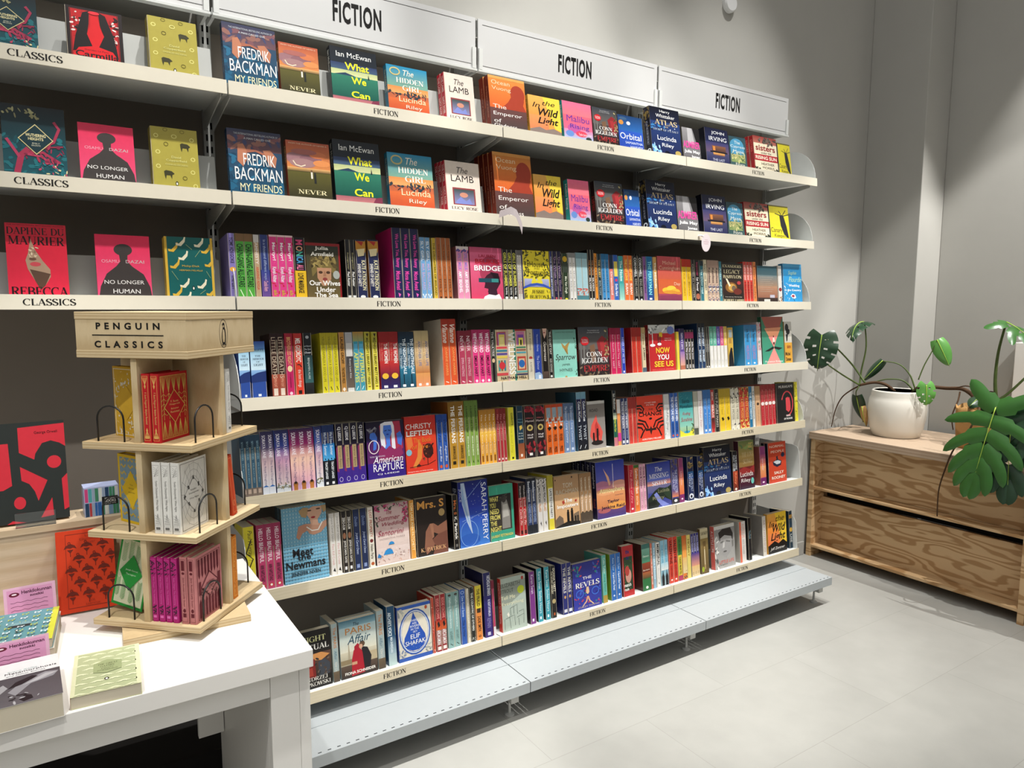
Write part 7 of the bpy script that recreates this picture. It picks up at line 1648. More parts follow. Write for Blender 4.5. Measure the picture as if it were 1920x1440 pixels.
WSP = [R(.1, .04, .9, .96, '8c8a86'), R(.12, .044, .88, .956, wc)] + [LN(wg, .03, .2, .06 + k * .03, .8, .12 + k * .02) for k in range(4)] + [LN(wg, .03, .8, .06 + k * .04, .3, .2) for k in range(4)] + \
      [LN(wg, .03, .2, .74 + k * .04, .85, .80 + k * .02) for k in range(4)] + [LN(wg, .03, .5, .72, .2 + .2 * k, .9) for k in range(4)] + [R(.25, .91, .75, .945, '6a6864'), vt('Fyodor Dostoyevsky  White Nights', '6a6864', .26, .68, .34, .66, '')]
stand_row(0, 1, .176, [.0228]*3, .178, .112, wc, WSP,
          [R(.06, .03, .95, .97, '5c5a56'), R(.075, .037, .935, .963, wc)] + WEB + LEAFD + [t('Fyodor', .42, .45, '6a6864', .38, .6), t('Dostoyevsky', .465, .495, '6a6864', .32, .68), t('White Nights', .54, .57, '6a6864', .33, .67)],
          'middle tier of the stand', ['white cloth book with cobweb lines, nearest the divider', 'white cloth book with cobweb lines, centre one', 'white cloth book with leafy diamond cover showing'])
mg, mk = 'a8186c', '3c1030'
MSP = [R(.12, .03, .88, .97, 'd048a0'), R(.16, .035, .84, .965, mg), K(.2, .05, .8, .26, 16, .22, [mk], 4), K(.2, .74, .8, .88, 14, .22, [mk], 5), R(.25, .9, .75, .94, 'd868b0'), vt('Kate Chopin The Awakening', 'd868b0', .3, .72, .34, .66, '')]
stand_row(0, 0, .158, [.0165] * 4, .165, .112, mg, MSP, [R(.07, .04, .95, .96, 'c83090'), R(.085, .05, .935, .95, mg)],
          'lowest tier of the stand', ['leftmost magenta cloth book', 'second magenta cloth book from the left', 'third magenta cloth book from the left', 'magenta cloth book next to the pink pair'])
pk, pd = 'b87474', '5c1420'
PSP = [R(.16, .03, .84, .97, pd), R(.2, .035, .8, .965, pk), R(.28, .05, .72, .2, pd), E(.5, .24, .2, .02, pd), E(.5, .8, .2, .03, pd), R(.28, .84, .72, .9, pd), vt('Jane Austen Lady Susan', '6a2028', .3, .74, .34, .66, '')]
PCV = [R(.08, .04, .95, .97, pd), R(.1, .048, .93, .962, pk)] + [R(.12 + k * .115, .06, .2 + k * .115, .3, pd) for k in range(7)] + [P(pd, .12 + k * .115, .3, .16 + k * .115, .36, .2 + k * .115, .3) for k in range(7)] + \
      [R(.12 + k * .115, .72, .2 + k * .115, .95, pd) for k in range(7)] + [P(pd, .12 + k * .115, .72, .16 + k * .115, .66, .2 + k * .115, .72) for k in range(7)] + \
      [R(.12, .4, .2, .6, pd), R(.83, .4, .91, .6, pd), P(pd, .515, .3, .84, .5, .515, .7, .19, .5), P(pk, .515, .325, .80, .5, .515, .675, .23, .5)] + [K(.2, .52, .8, .68, 18, .035, ['3c2418'], 6)] + \
      [t('Jane Austen', .455, .49, '6a2028', .38, .66), t('Lady Susan', .52, .555, '6a2028', .38, .66)]
stand_row(0, 0, .238, [.0195]*2, .170, .112, pk, PSP, PCV, 'lowest tier of the stand', ['dusty pink cloth book, spine only', 'dusty pink cloth book with maroon arches on its cover'])
# left-hand quarter: covers facing the viewer
yl = 'cda22c'
YCV = [R(.05, .03, .97, .97, 'ddd4bc'), R(.07, .04, .95, .96, yl)] + [K(.07, .04, .95, .96, 90, .05, ['ddd4bc', 'd8bc6c', 'e0d8c4'], 7), P(yl, .5, .25, .9, .5, .5, .75, .1, .5)]
o = make_book(.112, .178, .024, yl, YCV, None, [], hard=True, cloth=True)
on_stand_at(o, -.128, -.058, PZ[2][1] + .0004, rad(-20))
tag(o, 'golden yellow cloth book with pale foliage cover, upper tier of the stand', 'book', 'cloth-bound books on the revolving stand')
y2 = 'd8b41c'
BCV = [R(.09, .04, .94, .96, '7c98a8')] + [LN(y2, .016, *[c for q in range(7) for c in (.12 + (i % 3) * .28 + q * .035, .06 + (i // 3) * .1 + k * .016 + .02 * sin(q * 1.4 + i))]) for i in range(27) for k in range(2)] + \
      [P(y2, .5, .22, .64, .34, .86, .5, .64, .66, .5, .8, .36, .66, .14, .5, .36, .34), t('The', .42, .44, '6a5c1c', .44, .56), t('Great', .47, .49, '6a5c1c', .4, .6), t('stories', .53, .55, '6a5c1c', .38, .62)]
o = make_book(.112, .178, .024, y2, BCV, None, [], hard=True, cloth=True)
on_stand_at(o, -.128, -.058, PZ[1][1] + .0004, rad(-20))
tag(o, 'yellow cloth book with blue wave pattern cover, middle tier of the stand', 'book', 'cloth-bound books on the revolving stand')
gr = '1f8a34'
FER = [LN(w_, .01, x, y + k * .022, x + (.07 if s > 0 else -.07), y + k * .022 - .03) for x, y in ((.2, .12), (.4, .08), (.62, .12), (.82, .08), (.14, .62), (.34, .66), (.6, .68), (.82, .62)) for k in range(12) for s in (1, -1) for w_ in (gr if (x * 10) % 2 < 1 else '2c9a44',)]
GCV = [R(.08, .04, .95, .96, 'cdd0b0')] + FER + [P(gr, .5, .24, .86, .5, .5, .76, .14, .5), t('Joseph Conrad', .45, .48, 'cfe8cc', .32, .7), t('The Lagoon', .51, .54, 'cfe8cc', .35, .66)]
o = make_book(.104, .178, .022, gr, GCV, None, [], hard=True, cloth=True)
T = STM @ Matrix.Translation((-.158, -.088, PZ[0][1] + .0148)) @ Matrix.Rotation(rad(-8), 4, 'Z') @ Matrix.Translation((0, 0, .022 * sin(rad(9)))) @ Matrix.Rotation(rad(-9), 4, 'X') @ Matrix.Translation((.012, 0, .0)) @ Matrix.Rotation(rad(7), 4, 'Y')
o.location, o.rotation_euler = T.to_translation(), T.to_euler()
tag(o, 'green cloth book with pale fern leaves, lowest tier of the stand', 'book', 'cloth-bound books on the revolving stand')
# right-hand quarter: spines facing right
stand_row(1, 2, .172, [.020], .168, .112, wc, WSP, [], 'upper tier of the stand', ['white cloth book with fine lines at the right'])
oc = 'c8431c'
stand_row(1, 1, .180, [.024], .165, .112, oc, [R(.2, .04, .8, .96, 'd87c48'), R(.26, .05, .74, .95, oc), ('o', .5, .8, .2, .05, .06, 'e09058')], [], 'middle tier of the stand', ['orange-red cloth book tilted against the divider'], lean=rad(-7))
stand_row(1, 0, .168, [.024], .172, .112, 'c8741c', [R(.15, .04, .85, .96, 'd89c48'), R(.22, .05, .78, .95, 'c8741c')] + [K(.24, .06, .76, .94, 30, .12, ['d8a04c', 'a85c14'], 9)], [], 'lowest tier of the stand', ['amber cloth book with gilt spine at the right', ])

# ---------------------------------------------------------------- on the table and the wooden riser
# large black and red book leaning at the back
RZT = .4154
w, h = .165, .268
big = [R(0, 0, 1, 1, '2a2e2c'), P('c22e3a', .36, .05, 1, .03, 1, .27, .92, .23, .8, .2, .68, .22, .58, .32, .56, .38, .36, .3), P('c22e3a', .36, .44, .72, .6, .58, .8, .54, .7, .47, .62, .37, .58),
       E(.83, .42, .1, .065, 'c22e3a'), E(.33, .80, .08, .062, 'c22e3a'), P('c22e3a', .60, .97, .77, .78, .78, .96), P('c22e3a', .92, .60, 1, .55, 1, .9, .93, .92), P('c22e3a', 0, .2, .22, .2, .24, .62, .12, .66, 0, .66), P('c22e3a', .14, 1, .22, .97, .4, 1),
       t('George Orwell', .095, .13, '3c1418', .58, .9)]
# (printed numerals: 1, 9, 8, 4)
o = make_book(w, h, .03, '2a2e2c', big, 'a8242e', [])
o.location = (-.647, -.108, RZT + .030 * sin(rad(8)))
o.rotation_euler = (rad(-8), 0, rad(1))
tag(o, 'large dark grey and red book with giant numerals on the riser', 'book')

st = empty('book_easel', (-.56, -.138, RZT))
mb = MB().box(-.045, .045, -.0015, .0, 0, .040)
mb.build('front_lip', M['acrylic'], st)
MB().box(-.045, .045, -.0002, .070, 0.0, .0012).build('foot_plate', M['acrylic'], st)
tag(st, 'clear acrylic easel holding the large black and red book on the riser', 'book stand')
for q_ in bpy.data.objects:
    if q_.name.startswith('hardback_book') or q_.name.startswith('paperback_book'):
        if q_.get('label', '').startswith('large dark grey and red'):
            q_.location.z += .0014

bx = MB().box(0, .085, 0, .06, 0, .082, 0, hx('a8b0d0'))
cv = Canvas(bx, lambda x, y, k: (x * .085, -EPS * k, (1 - y) * .082), .085, .082)
rnd = random.Random(5)
its = []
for r_ in range(2):
    xx = .02
    while xx < .93:
        ww = rnd.uniform(.06, .11)
        its.append(R(xx, .04 + r_ * .49, min(xx + ww, .98), .5 + r_ * .49, rnd.choice(['2c5c9c', 'a83a3c', 'c8ccc4', '3c7c5c', '6a8ca8', 'c8447c', '1f3c5c', '8c9cb0', '4c9ca0'])))
        xx += ww + .012
its += [R(.5, .36, .96, .66, '17181a'), t('SO MANY', .4, .46, 'e0e0dc', .58, .9), t('BOOKS', .48, .56, 'e0e0dc', .58, .9), t('LITTLE TIME', .59, .63, 'b0b0ac', .58, .9)]
cv.draw(its)
o = bx.build('puzzle_box', M['print'])
o.location = (-.447, -.120, RZT)
o.rotation_euler = (0, 0, rad(3))
tag(o, 'small box printed with rows of colourful book spines on the riser', 'box')

# orange cloth book leaning on the riser front
org = 'd03a12'
PAR = []
for i in range(5):
    for j in range(3):
        x, y = .24 + j * .28 + (.14 if i % 2 else 0), .2 + i * .145
        if x > .95:
            continue
        d = '6a1f10'
        PAR += [P(d, x - .11, y + .02, x - .08, y - .02, x, y - .045, x + .08, y - .02, x + .11, y + .02, x + .05, y + .005, x, y + .015, x - .05, y + .005), P(d, x - .055, y + .03, x + .055, y + .03, x, y + .075), LN(d, .012, x, y + .06, x, y + .115), ('o', x - .015, y - .05, .025, .018, .012, d)]
OCV = [R(.16, .04, .96, .05, '8c2810'), R(.16, .94, .96, .95, '8c2810'), R(.16, .04, .17, .95, '8c2810')] + PAR + [t('Lady', .06, .09, '8c2810', .5, .66), t("Chatterley's", .1, .13, '8c2810', .4, .78), t('Lover', .14, .165, '8c2810', .5, .68), t('D.H.', .86, .89, '8c2810', .52, .62), t('Lawrence', .9, .925, '8c2810', .46, .7)]
o = make_book(.135, .216, .026, org, OCV, None, [], hard=True, cloth=True)
o.location = (-.522, -.213, ZT + .0005)
o.rotation_euler = (0, 0, 0)
o.location.z = ZT + .026 * sin(rad(12)) + .0004
o.rotation_euler = (rad(-12), 0, rad(-3))
tag(o, 'bright orange cloth book with dark parasol pattern leaning on the riser', 'book')


def lying(cx, cy, z, w, h, t_, rz, base, items, spine, name_label, curl=0.0, hard=False):
    """book lying on its back, spine to the left, top away from the viewer"""
    o = make_book(w, h, t_, base, items, spine, [], hard=hard)
    T = Matrix.Translation((cx, cy, z)) @ Matrix.Rotation(rz, 4, 'Z') @ Matrix.Rotation(-pi / 2, 4, 'X') @ Matrix.Translation((-w / 2, -t_, -h / 2))
    o.location, o.rotation_euler = T.to_translation(), T.to_euler()
    tag(o, name_label, 'book', 'paperbacks lying on the white table')
    return o


GAT = [R(0, 0, 1, 1, 'd6d6b0'), R(.06, .02, .93, .98, 'b0b78e')]
for i in range(9):
    for j in range(4):
        x, y = .12 + j * .25 + (.125 if i % 2 else 0), .05 + i * .112
        for k in range(3):
            rr = .11 - k * .03
            GAT.append(LN('dcdfb8', .016, *[c for q in range(7) for c in (min(max(x - rr + rr * q / 3, .06), .93), y + .05 - .035 * (1 - k * .25) * sin(pi * q / 6))]))
GAT += [P('9aa478', .3, .34, .5, .27, .72, .34, .72, .55, .5, .6, .3, .55)]
GAT += [t('The Great', .36, .40, '5c6440', .36, .66, 's'), t('Gatsby', .415, .45, '5c6440', .4, .62, 's'), t('F SCOTT', .475, .50, '5c6440', .42, .6), t('FITZGERALD', .515, .54, '5c6440', .36, .66), E(.5, .74, .035, .028, '2a2c24'), E(.5, .745, .018, .018, 'eceadf')]
lying(-.4375, -.640, ZT + .0004, .130, .2, .026, rad(-4), 'c8cc9c', GAT, 'b89c7c', 'pale sage green paperback with fan pattern near the table front')
MET = [R(0, 0, 1, .36, 'dcdcda'), R(0, .36, 1, 1, '4a474a', '5c585c'), P('8c8a8e', .3, .7, .5, .5, .8, .4, .98, .44, .9, .54, .6, .6, .4, .8), P('b0aeb0', .5, .6, .8, .44, .96, .46, .7, .56), P('1c1a1c', .3, .62, .4, .5, .62, .42, .7, .46, .48, .58), P('1f1c1f', .44, .9, .52, .82, .6, .86, .62, .94, .5, .97), P('9c9a9c', .12, .58, .24, .5, .3, .6, .2, .7, .1, .68), K(.3, .75, .7, .98, 10, .05, ['a8a6a8', '2c2a2c'], 11),
       t('Franz Kafka', .21, .24, 'a8bcb8', .3, .7), t('Metamorphosis', .245, .30, '2a2a2c', .26, .96), t('and Other Stories', .31, .335, '6a6a6c', .28, .8)]
lying(-.588, -.655, ZT + .0004, .13, .198, .050, rad(2), 'd6d4d0', MET, 'c8c6c2', 'thick white paperback with black-and-white photograph at the table front')
# two books under the teal one
lying(-.600, -.375, ZT + .0004, .15, .225, .038, rad(-4), 'd0c8b8', [], 'b0a898', 'thick closed paperback underneath the teal bird-pattern book')
TEA = [R(0, 0, .9, 1, '5a8e96'), R(.9, 0, 1, 1, 'c8c83c')]
for i in range(7):
    for j in range(5):
        x, y = .1 + j * .19, .08 + i * .14
        c = 'd8e0e0' if (i + j) % 2 else 'a8b45c'
        TEA += [R(x - .04, y, x + .04, y + .014, c), R(x - .05, y - .02, x - .03, y + .035, c), R(x + .01, y, x + .03, y + .04, c), R(x + .035, y - .025, x + .055, y + .01, c)]
TEA += [R(.28, .42, .62, .5, '5a8e96'), t('Animal Farm', .43, .455, 'c8d8d8', .32, .6), t('GEORGE ORWELL', .475, .495, 'c8d8d8', .28, .64), E(.45, .66, .03, .025, '1c2c2c'), E(.45, .665, .016, .016, 'f0f0ea')]
o = lying(-.595, -.385, ZT + .0390, .135, .198, .022, rad(-5), '5a8e96', TEA, '4a7a82', 'teal paperback with white and yellow bird marks on a thicker book')
# pink staff-pick cards tucked behind
for (x, y, z, rz, tx, lab) in ((-.580, -.2558, ZT + .0004, 3, 'behind the teal bird-pattern book', 1), (-.596, -.541, ZT + .0004, 2, 'behind the black-and-white photograph book', 2)):
    hh = .112 if lab == 1 else .090
    mb = MB().box(-.055, .055, 0, .0016, 0, hh, 0, hx('e0b0c8'))
    cv = Canvas(mb, lambda a, b, k: (-.055 + a * .11, -EPS * k, (1 - b) * hh), .11, hh)
    cv.draw([R(.06, .05, .94, .98, 'd898bc'), E(.2, .16, .1, .05, '6a1f34'), E(.2, .155, .05, .018, 'f0dce4'), t('Henkilokunnan', .09, .17, '4c1c38', .34, .92, 'b'), t('suosikki', .19, .25, '4c1c38', .5, .76, 'b')] +
            [LN('6c3c58', .008, *[c for q in range(12) for c in (.12 + q * .065, .34 + i * .09 + .012 * sin(q * 2.3 + i))]) for i in range(6)])
    o = mb.build('staff_pick_card', M['print'])
    o.location = (x, y, z)
    o.rotation_euler = (rad(-10), 0, rad(rz))
    tag(o, 'pink handwritten staff pick card ' + tx, 'card', 'pink staff pick cards')


# ================================================================== WOODEN BENCH UNIT ON THE RIGHT
root = empty('wooden_bench', (3.9, -.5, FLOOR))
L = lambda mb: [setattr(mb, 'v', [(p[0] - 3.9, p[1] + .5, p[2] - FLOOR) for p in mb.v]), mb][1]
BT = .207
L(MB().box(3.555, 4.048, -.006, .348, BT - .045, BT).box(3.555, 4.245, -1.75, -.006, BT - .045, BT)).build('bench_top', M['slab'], root, bevel=.002)
for y in (.316, -.9, -1.72):
    L(MB().box(3.58, 3.98, y, y + .03, FLOOR, BT - .0455)).build('side_panel', M['ply'], root)
L(MB().box(3.585, 3.675, -1.69, .3155, -.168, -.152)).build('shelf_board', M['ply'], root)
L(MB().box(3.585, 3.98, -1.69, .3155, -.553, -.537)).build('bottom_board', M['ply'], root)
L(MB().box(3.676, 3.692, -1.69, .3155, -.151, BT - .0455)).build('back_board', M['ply'], root)
L(MB().box(3.690, 3.706, -1.69, .3155, -.5365, -.232)).build('back_board', M['ply'], root)
L(MB().box(3.74, 3.756, -1.69, .3155, -.236, -.152)).build('gap_shade_strip', M['plinth'], root)  # black strip standing in for the shade in the gap
L(MB().box(3.583, 3.60, -1.69, .3155, BT - .062, BT - .0455)).build('top_rail', M['ply'], root)
tag(root, 'long pine plywood bench unit with pale top along the right wall', 'bench')

# ---------------------------------------------------------------- pots
PC = Vector((3.885, -.028, BT))
prof = [(.150, .0006), (.158, .004), (.178, .05), (.194, .12), (.198, .18), (.190, .225), (.178, .247), (.180, .256), (.174, .268), (.176, .276), (.168, .280), (.160, .276), (.158, .20), (.0, .20)]
prof = [(r * .835, z * .975) for r, z in prof]
prof = [(r, z * 1.05) for r, z in prof]
mb = MB().lathe([(0, .0005)] + prof[:12], (0, 0, 0), 56)
mb.lathe(prof[11:13] + [(.0, .20)], (0, 0, 0), 56, 1)  # inner wall takes the soil colour to paint the shade inside
o = mb.build('plant_pot', [M['pot'], M['soil']], smooth=True)
o.location = PC
tag(o, 'rounded white glazed pot holding the smaller monstera on the bench', 'pot')
so = MB().lathe([(.0, .216), (.08, .220), (.120, .214), (.128, .208)], n=30).build('potting_soil', M['soil'], o, smooth=True)

QC = Vector((3.90, -.50, BT))
prof = [(0, .0005), (.115, .0006), (.121, .05), (.126, .15), (.130, .235), (.126, .236), (.116, .19), (0, .185)]
mb = MB()
n = 40
vs, fs = [], []
rnd = random.Random(3)
for i, (r, z) in enumerate(prof):
    for k in range(n):
        rr = r * (1 + .018 * sin(k * 1.7 + z * 30) + .012 * sin(k * .9))
        vs.append((rr * cos(2 * pi * k / n), rr * sin(2 * pi * k / n), z + (.008 * sin(k * 1.1) if i in (4, 5) else 0)))
for i in range(len(prof) - 1):
    for k in range(n):
        fs.append((i * n + k, i * n + (k + 1) % n, (i + 1) * n + (k + 1) % n, (i + 1) * n + k))
mb.add(vs, fs)
o = mb.build('plant_basket', M['basket'], smooth=True)
o.location = QC
tag(o, 'tan bark-like basket pot behind the large split monstera leaf', 'pot')
MB().lathe([(0, .19), (.10, .1905), (.113, .188)], n=24).build('potting_soil', M['soil'], o, smooth=True)

# ---------------------------------------------------------------- monsteras
def leaf_mesh(Lg, Wd, lobes=5, depth=.55, droop=.5, fold=.25, holes=True, heart=.22, N=80, cup=0.0):
    """leaf in local coords: stalk joint at the origin, tip along +y, upper face +z"""
    mb = MB()

    def mid(t):
        a = droop * t
        return Vector((0, Lg * (sin(a) / droop if abs(droop) > 1e-3 else t), -Lg * ((1 - cos(a)) / droop if abs(droop) > 1e-3 else 0)))
    for sd in (1, -1):
        for i in range(N):
            ta, tb = i / N, (i + 1) / N
            tm = (ta + tb) / 2
            ph = tm * (lobes + .35) + (.25 if sd > 0 else .0)
            fr = ph % 1.0
            gap = lobes and fr > .84 and .12 < tm < .9
            cols = 9
            quad = []
            for tt in (ta, tb):
                ext = Wd * (sin(pi * min(1, (tt * .9 + .16))) ** .62) * (1 - .35 * tt)
                if tt > .86:
                    ext *= max(0.02, (1 - tt) / .14) ** .6
                ang = -heart * 4 * (1 - tt) ** 3 + .55
                lim = depth if gap else 1.0
                row = []
                for c in range(cols + 1):
                    s_ = c / cols
                    s_ = s_ * lim
                    e = ext * s_
                    m_ = mid(tt)
                    z = m_.z - fold * Wd * (s_ ** 2) * .6 + cup * Wd * s_ * .4 + .012 * Lg * sin(tt * lobes * 6.28) * s_
                    row.append((sd * e * cos(ang * .8), m_.y + e * sin(ang * .8) * (1 if ang < 0 else .75), z - e * max(0, sin(ang)) * .12))
                quad.append(row)
            for c in range(cols):
                if holes and 2 <= c <= 3 and .52 < fr < .70 and .15 < tm < .75 and not gap:
                    continue
                q = [quad[0][c], quad[0][c + 1], quad[1][c + 1], quad[1][c]]
                mb.add(q, [(0, 1, 2, 3) if sd > 0 else (3, 2, 1, 0)])
    rib = [mid(k / 14) + Vector((0, 0, .0012)) for k in range(15)]
    return mb, rib


def basis(up, tip):
    y = tip.normalized()
    z = (up - y * up.dot(y)).normalized()
    x = y.cross(z)
    m = Matrix((x, y, z)).transposed()
    return m


VD = Vector((.883, .469, 0))        # level direction from the camera towards the plants
VR = Vector((.469, -.883, 0))       # to the right in the picture
VU = Vector((0, 0, 1))


def pv(u, v, off=0.0):
    """photo pixel -> point on an upright plane through the white pot, off metres nearer the viewer"""
    d = ray(u, v)
    P = PC - VD * off
    return CAM + d * ((P - CAM).dot(VD) / d.dot(VD))


def leaf_lobed(Lg, Wd, n=5, s_in=.42, droop=.6, sag=.5, seed=1):
    """deeply split leaf: separate rounded fingers joined to a narrow blade along the rib"""
    mb = MB()
    rnd = random.Random(seed)

    def grid(row, nj, nq, flip):
        # one welded sheet per finger, so that the shading stays smooth
        fs_ = []
        for j in range(nj):
            for q in range(nq - 1):
                a = j * nq + q
                fc = (a, a + 1, a + nq + 1, a + nq)
                fs_.append(fc if flip else fc[::-1])
        mb.add(row, fs_)

    def mid(t_):
        a = droop * t_
        return Vector((0, Lg * sin(a) / droop, -Lg * (1 - cos(a)) / droop))
    for sd in (1, -1):
        for i in range(n):
            f_ = i / (n - 1)
            tc_ = .02 + .80 * f_
            th = rad(118 - 92 * f_ ** .8 + rnd.uniform(-4, 4))
            ln = Wd * (.74 + .5 * sin(pi * min(1, .18 + .72 * f_))) * (1 - .12 * f_)
            o_ = mid(tc_)
            wb = Lg * .80 / (n - 1) * (.95 if i else 1.15)
            K_ = 14
            row = []
            for j in range(K_ + 1):
                s_ = j / K_
                bend = th - .35 * s_ * (1 if f_ > .15 else -.3)
                c = Vector((sd * ln * s_ * sin(bend), ln * s_ * cos(bend), 0))
                w_ = wb * (1 + .55 * s_) * (1.12 if s_ < s_in else .74 * (max(0, 1 - ((s_ - s_in) / (1 - s_in)) ** 2.3)) ** .62)
                d_ = Vector((sin(bend) * sd, cos(bend), 0))
                p_ = Vector((-d_.y, d_.x, 0)) * sd
                zz = -sag * ln * s_ ** 2 * .55 + .0012 * i
                for q in (-1, -.5, 0, .5, 1):
                    e_ = p_ * (w_ * q * .5)
                    row.append((o_.x + c.x + e_.x, o_.y + c.y + e_.y, o_.z + zz - .10 * w_ * q * q + .02 * Lg * s_))
            grid(row, K_, 5, sd < 0)
    # end finger
    row = []
    for j in range(13):
        t_ = .60 + .44 * j / 12
        m_ = mid(t_)
        w_ = Wd * .34 * (1 - (j / 12) ** 2.4) ** .6 if j < 12 else .001
        for q in (-1, -.5, 0, .5, 1):
            row.append((m_.x + w_ * q, m_.y, m_.z - .12 * w_ * q * q + .004))
    grid(row, 12, 5, True)
    rib = [mid(k / 14) + Vector((0, 0, .0075)) for k in range(15)]
    return mb, rib


def smooth_path(pts, k=6):
    out = []
    P = [pts[0]] + list(pts) + [pts[-1]]
    for i in range(1, len(P) - 2):
        for j in range(k):
            t_ = j / k
            a, b, c, d = P[i - 1], P[i], P[i + 1], P[i + 2]
            out.append(.5 * ((2 * b) + (c - a) * t_ + (2 * a - 5 * b + 4 * c - d) * t_ ** 2 + (3 * b - a - 3 * c + d) * t_ ** 3))
    out.append(pts[-1])
    return out


def add_leaf(plant, base, tip, normal, wd, m, **kw):
    Lg = (tip - base).length * 1.08
    lob = kw.pop('lobed', False)
    mb, rib = leaf_lobed(Lg, wd, **kw) if lob else leaf_mesh(Lg, wd, **kw)
    Bm = basis(normal, tip - base)
    o = mb.build('leaf', M[m], plant, smooth=True)
    wl = o.modifiers.new('weld', 'WELD')
    wl.merge_threshold = .0004
    o.matrix_local = Matrix.Translation(base) @ Bm.to_4x4()
    o.location, o.rotation_euler = base, Bm.to_euler()
    rm = MB().tube(rib, [.0028 * (1 - .8 * k / 14) for k in range(15)], 6)
    rm.build('midrib', M['rib'], o, smooth=True)
    return o


def add_stem(plant, pts, r0, r1, m='stem', name='stem'):
    p = smooth_path(pts)
    n = len(p)
    MB().tube(p, [r0 + (r1 - r0) * i / (n - 1) for i in range(n)], 8).build(name, M[m], plant, smooth=True)


pa = empty('monstera_plant', (0, 0, 0))
tag(pa, 'monstera with sparse dark leaves reaching left out of the white pot', 'plant')
cr = pv(1612, 722, .02)
# upright split leaf by the shelf end
YL = .19
add_leaf(pa, on_y(1541, 628, YL), on_y(1531, 688, YL - .02), (-VD + VR * -.1 + VU * .25), .112, 'leaf_dark', lobes=4, depth=.72, droop=.3, fold=.25, heart=.34)
add_stem(pa, [on_y(1541, 629, YL + .005), on_y(1566, 650, YL + .02), on_y(1598, 684, YL + .01), pv(1622, 718, .02)], .004, .006)
add_stem(pa, [on_y(1545, 679, YL + .01), on_y(1580, 703, YL + .01), cr], .004, .006)
# drooping leaf at the top
add_leaf(pa, pv(1621, 604, 0), on_y(1588, 596, .12), (VU * .9 - VR * .35 - VD * .3), .085, 'leaf_dark', lobes=4, depth=.6, droop=1.0, fold=.6, heart=.3)
add_stem(pa, [cr, pv(1615, 695, 0), pv(1624, 650, 0), pv(1621, 604, 0)], .006, .004)
# rolled leaf
add_leaf(pa, pv(1655, 676, 0), pv(1618, 712, .02), (VU * .6 + VR * .3 - VD * .7), .034, 'leaf_dark', lobes=0, droop=.3, fold=1.3, holes=False)
add_stem(pa, [pv(1655, 677, 0), pv(1686, 683, .01), pv(1706, 703, .02), pv(1716, 730, .03)], .003, .005)
add_stem(pa, [pv(1640, 716, 0), pv(1665, 711, .02), pv(1694, 714, .03), pv(1713, 733, .03)], .003, .005)
# fresh leaf to the right
add_leaf(pa, pv(1757, 637, 0), pv(1780, 684, .04), (-VD + VU * .55 - VR * .2), .056, 'leaf_pale', lobes=0, droop=.5, fold=.5, holes=False, heart=.2)
add_stem(pa, [pv(1722, 712, .02), pv(1733, 685, .01), pv(1748, 658, .0), pv(1757, 638, 0)], .004, .003)
# pale leaf hanging over the rim
add_leaf(pa, pv(1737, 722, .17), pv(1738, 760, .19), (-VD + VU * .5 + VR * .1), .058, 'leaf_pale', lobes=3, depth=.7, droop=.4, fold=.45, heart=.4)
add_stem(pa, [pv(1712, 735, .05), pv(1726, 722, .12), pv(1737, 722, .17)], .004, .003)
# dark leaf and dry leaf behind the pot
add_leaf(pa, on_y(1606, 742, .25), on_y(1614, 792, .24), (-VD - VR * .4), .05, 'leaf_dark', lobes=0, droop=.3, fold=.4, holes=False)
add_leaf(pa, pv(1616, 762, .03), pv(1620, 798, .05), (-VD - VR * .3), .026, 'dry', lobes=0, droop=.5, fold=1.2, holes=False)
add_stem(pa, [cr, pv(1640, 717, .02), pv(1664, 723, .03), pv(1688, 745, .0)], .008, .010, 'root', 'main_stem')
add_stem(pa, [cr, pv(1605, 735, .02), on_y(1606, 744, .25)], .004, .003)
for o_, pts in ((0, [cr + Vector((0, 0, -.004)), on_y(1595, 732, .22), on_y(1578, 746, .26), on_y(1566, 770, .30), on_y(1559, 800, .335)]),):
    add_stem(pa, pts, .005, .003, 'root', 'aerial_root')

pb = empty('monstera_plant', (0, 0, 0))
tag(pb, 'monstera with large deeply split glossy leaf spilling over the bench edge', 'plant')
cb = pv(1868, 752, .20)
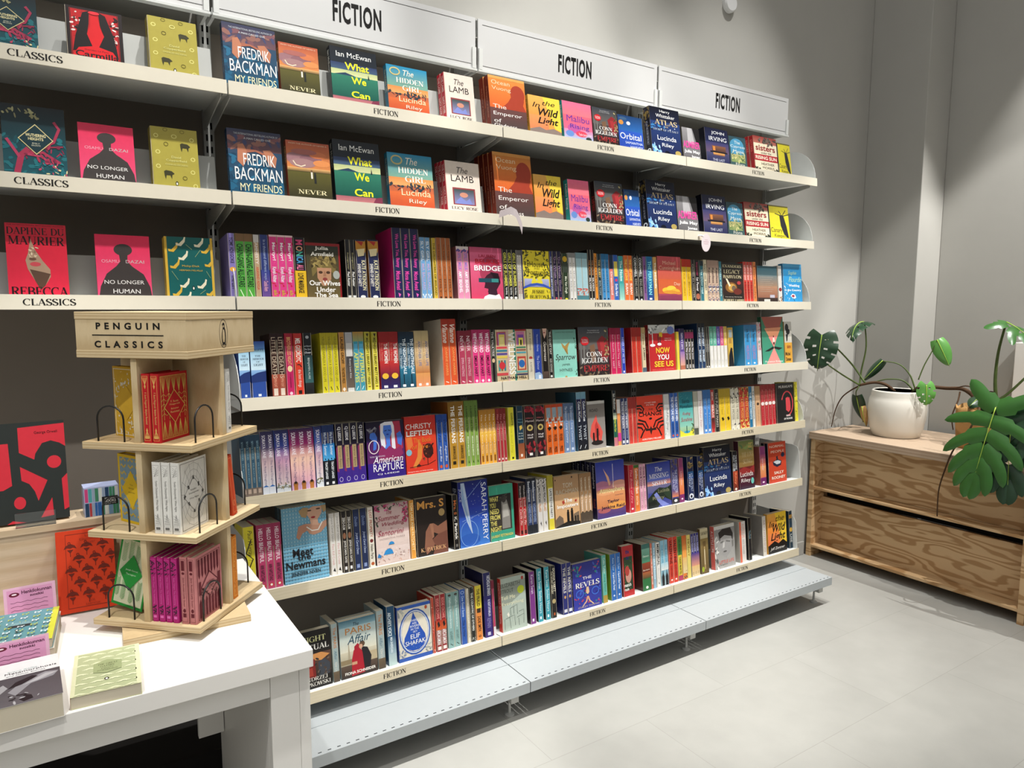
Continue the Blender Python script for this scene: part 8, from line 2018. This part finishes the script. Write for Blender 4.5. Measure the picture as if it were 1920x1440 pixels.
# big front leaf
add_leaf(pb, on_x(1868, 764, 3.545), on_x(1822, 897, 3.46), Vector((-1, -.12, .5)), .20, 'leaf', lobed=True, n=6, s_in=.40, droop=.22, sag=.22, seed=2)
add_leaf(pb, on_x(1896, 790, 3.575), on_x(1888, 915, 3.505), Vector((-1, -.2, .3)), .16, 'leaf_dark', lobed=True, n=5, s_in=.22, droop=.15, sag=.1, seed=3)
add_leaf(pb, on_x(1925, 770, 3.60), on_x(1960, 872, 3.53), Vector((-1, -.1, .3)), .15, 'leaf_dark', lobed=True, n=5, s_in=.36, droop=.15, sag=.1, seed=4)
add_leaf(pb, pv(1886, 606, .20), pv(1945, 632, .26), (VU + VR * .15 - VD * .35), .11, 'leaf', lobed=True, n=4, s_in=.5, droop=.6, sag=.7, seed=5)
add_leaf(pb, pv(1842, 742, .24), pv(1822, 752, .34), (VU - VD * .6), .05, 'leaf_dark', lobes=0, droop=.5, fold=.6, holes=False)
add_stem(pb, [cb, pv(1866, 712, .2), pv(1872, 660, .2), pv(1886, 607, .2)], .011, .006)
add_stem(pb, [cb, pv(1890, 738, .2), pv(1925, 706, .2)], .008, .006)
add_stem(pb, [cb, on_x(1862, 750, 3.66), on_x(1868, 764, 3.545)], .007, .005)
add_stem(pb, [cb, on_x(1886, 765, 3.70), on_x(1896, 790, 3.575)], .006, .004)
add_stem(pb, [cb, on_x(1900, 752, 3.72), on_x(1925, 770, 3.60)], .006, .004)
add_stem(pb, [cb, pv(1855, 742, .22), pv(1842, 742, .24)], .004, .003)
add_stem(pb, [cb, pv(1850, 755, .2), pv(1832, 750, .19), pv(1820, 738, .16), pv(1803, 729, .1), pv(1775, 728, .08), pv(1745, 725, .06), pv(1726, 724, .04), pv(1708, 738, .02)], .013, .010, 'root', 'trailing_trunk')
add_stem(pb, [cb, pv(1842, 738, .2), pv(1815, 724, .16), pv(1790, 727, .12), pv(1750, 726, .1)], .004, .003, 'root', 'aerial_root')
add_stem(pb, [pv(1800, 735, .12), pv(1796, 752, .16), pv(1785, 780, .2), pv(1787, 806, .2)], .005, .003, 'root', 'aerial_root')
add_stem(pb, [pv(1838, 760, .24), on_x(1832, 778, 3.66), on_x(1812, 815, 3.57), on_x(1788, 843, 3.535), on_x(1772, 880, 3.53), on_x(1760, 920, 3.53), on_x(1757, 968, 3.53)], .006, .003, 'root', 'aerial_root')
add_stem(pb, [pv(1842, 752, .2), pv(1850, 745, .2), pv(1862, 736, .16), pv(1856, 734, .12)], .005, .003, 'root', 'aerial_root')
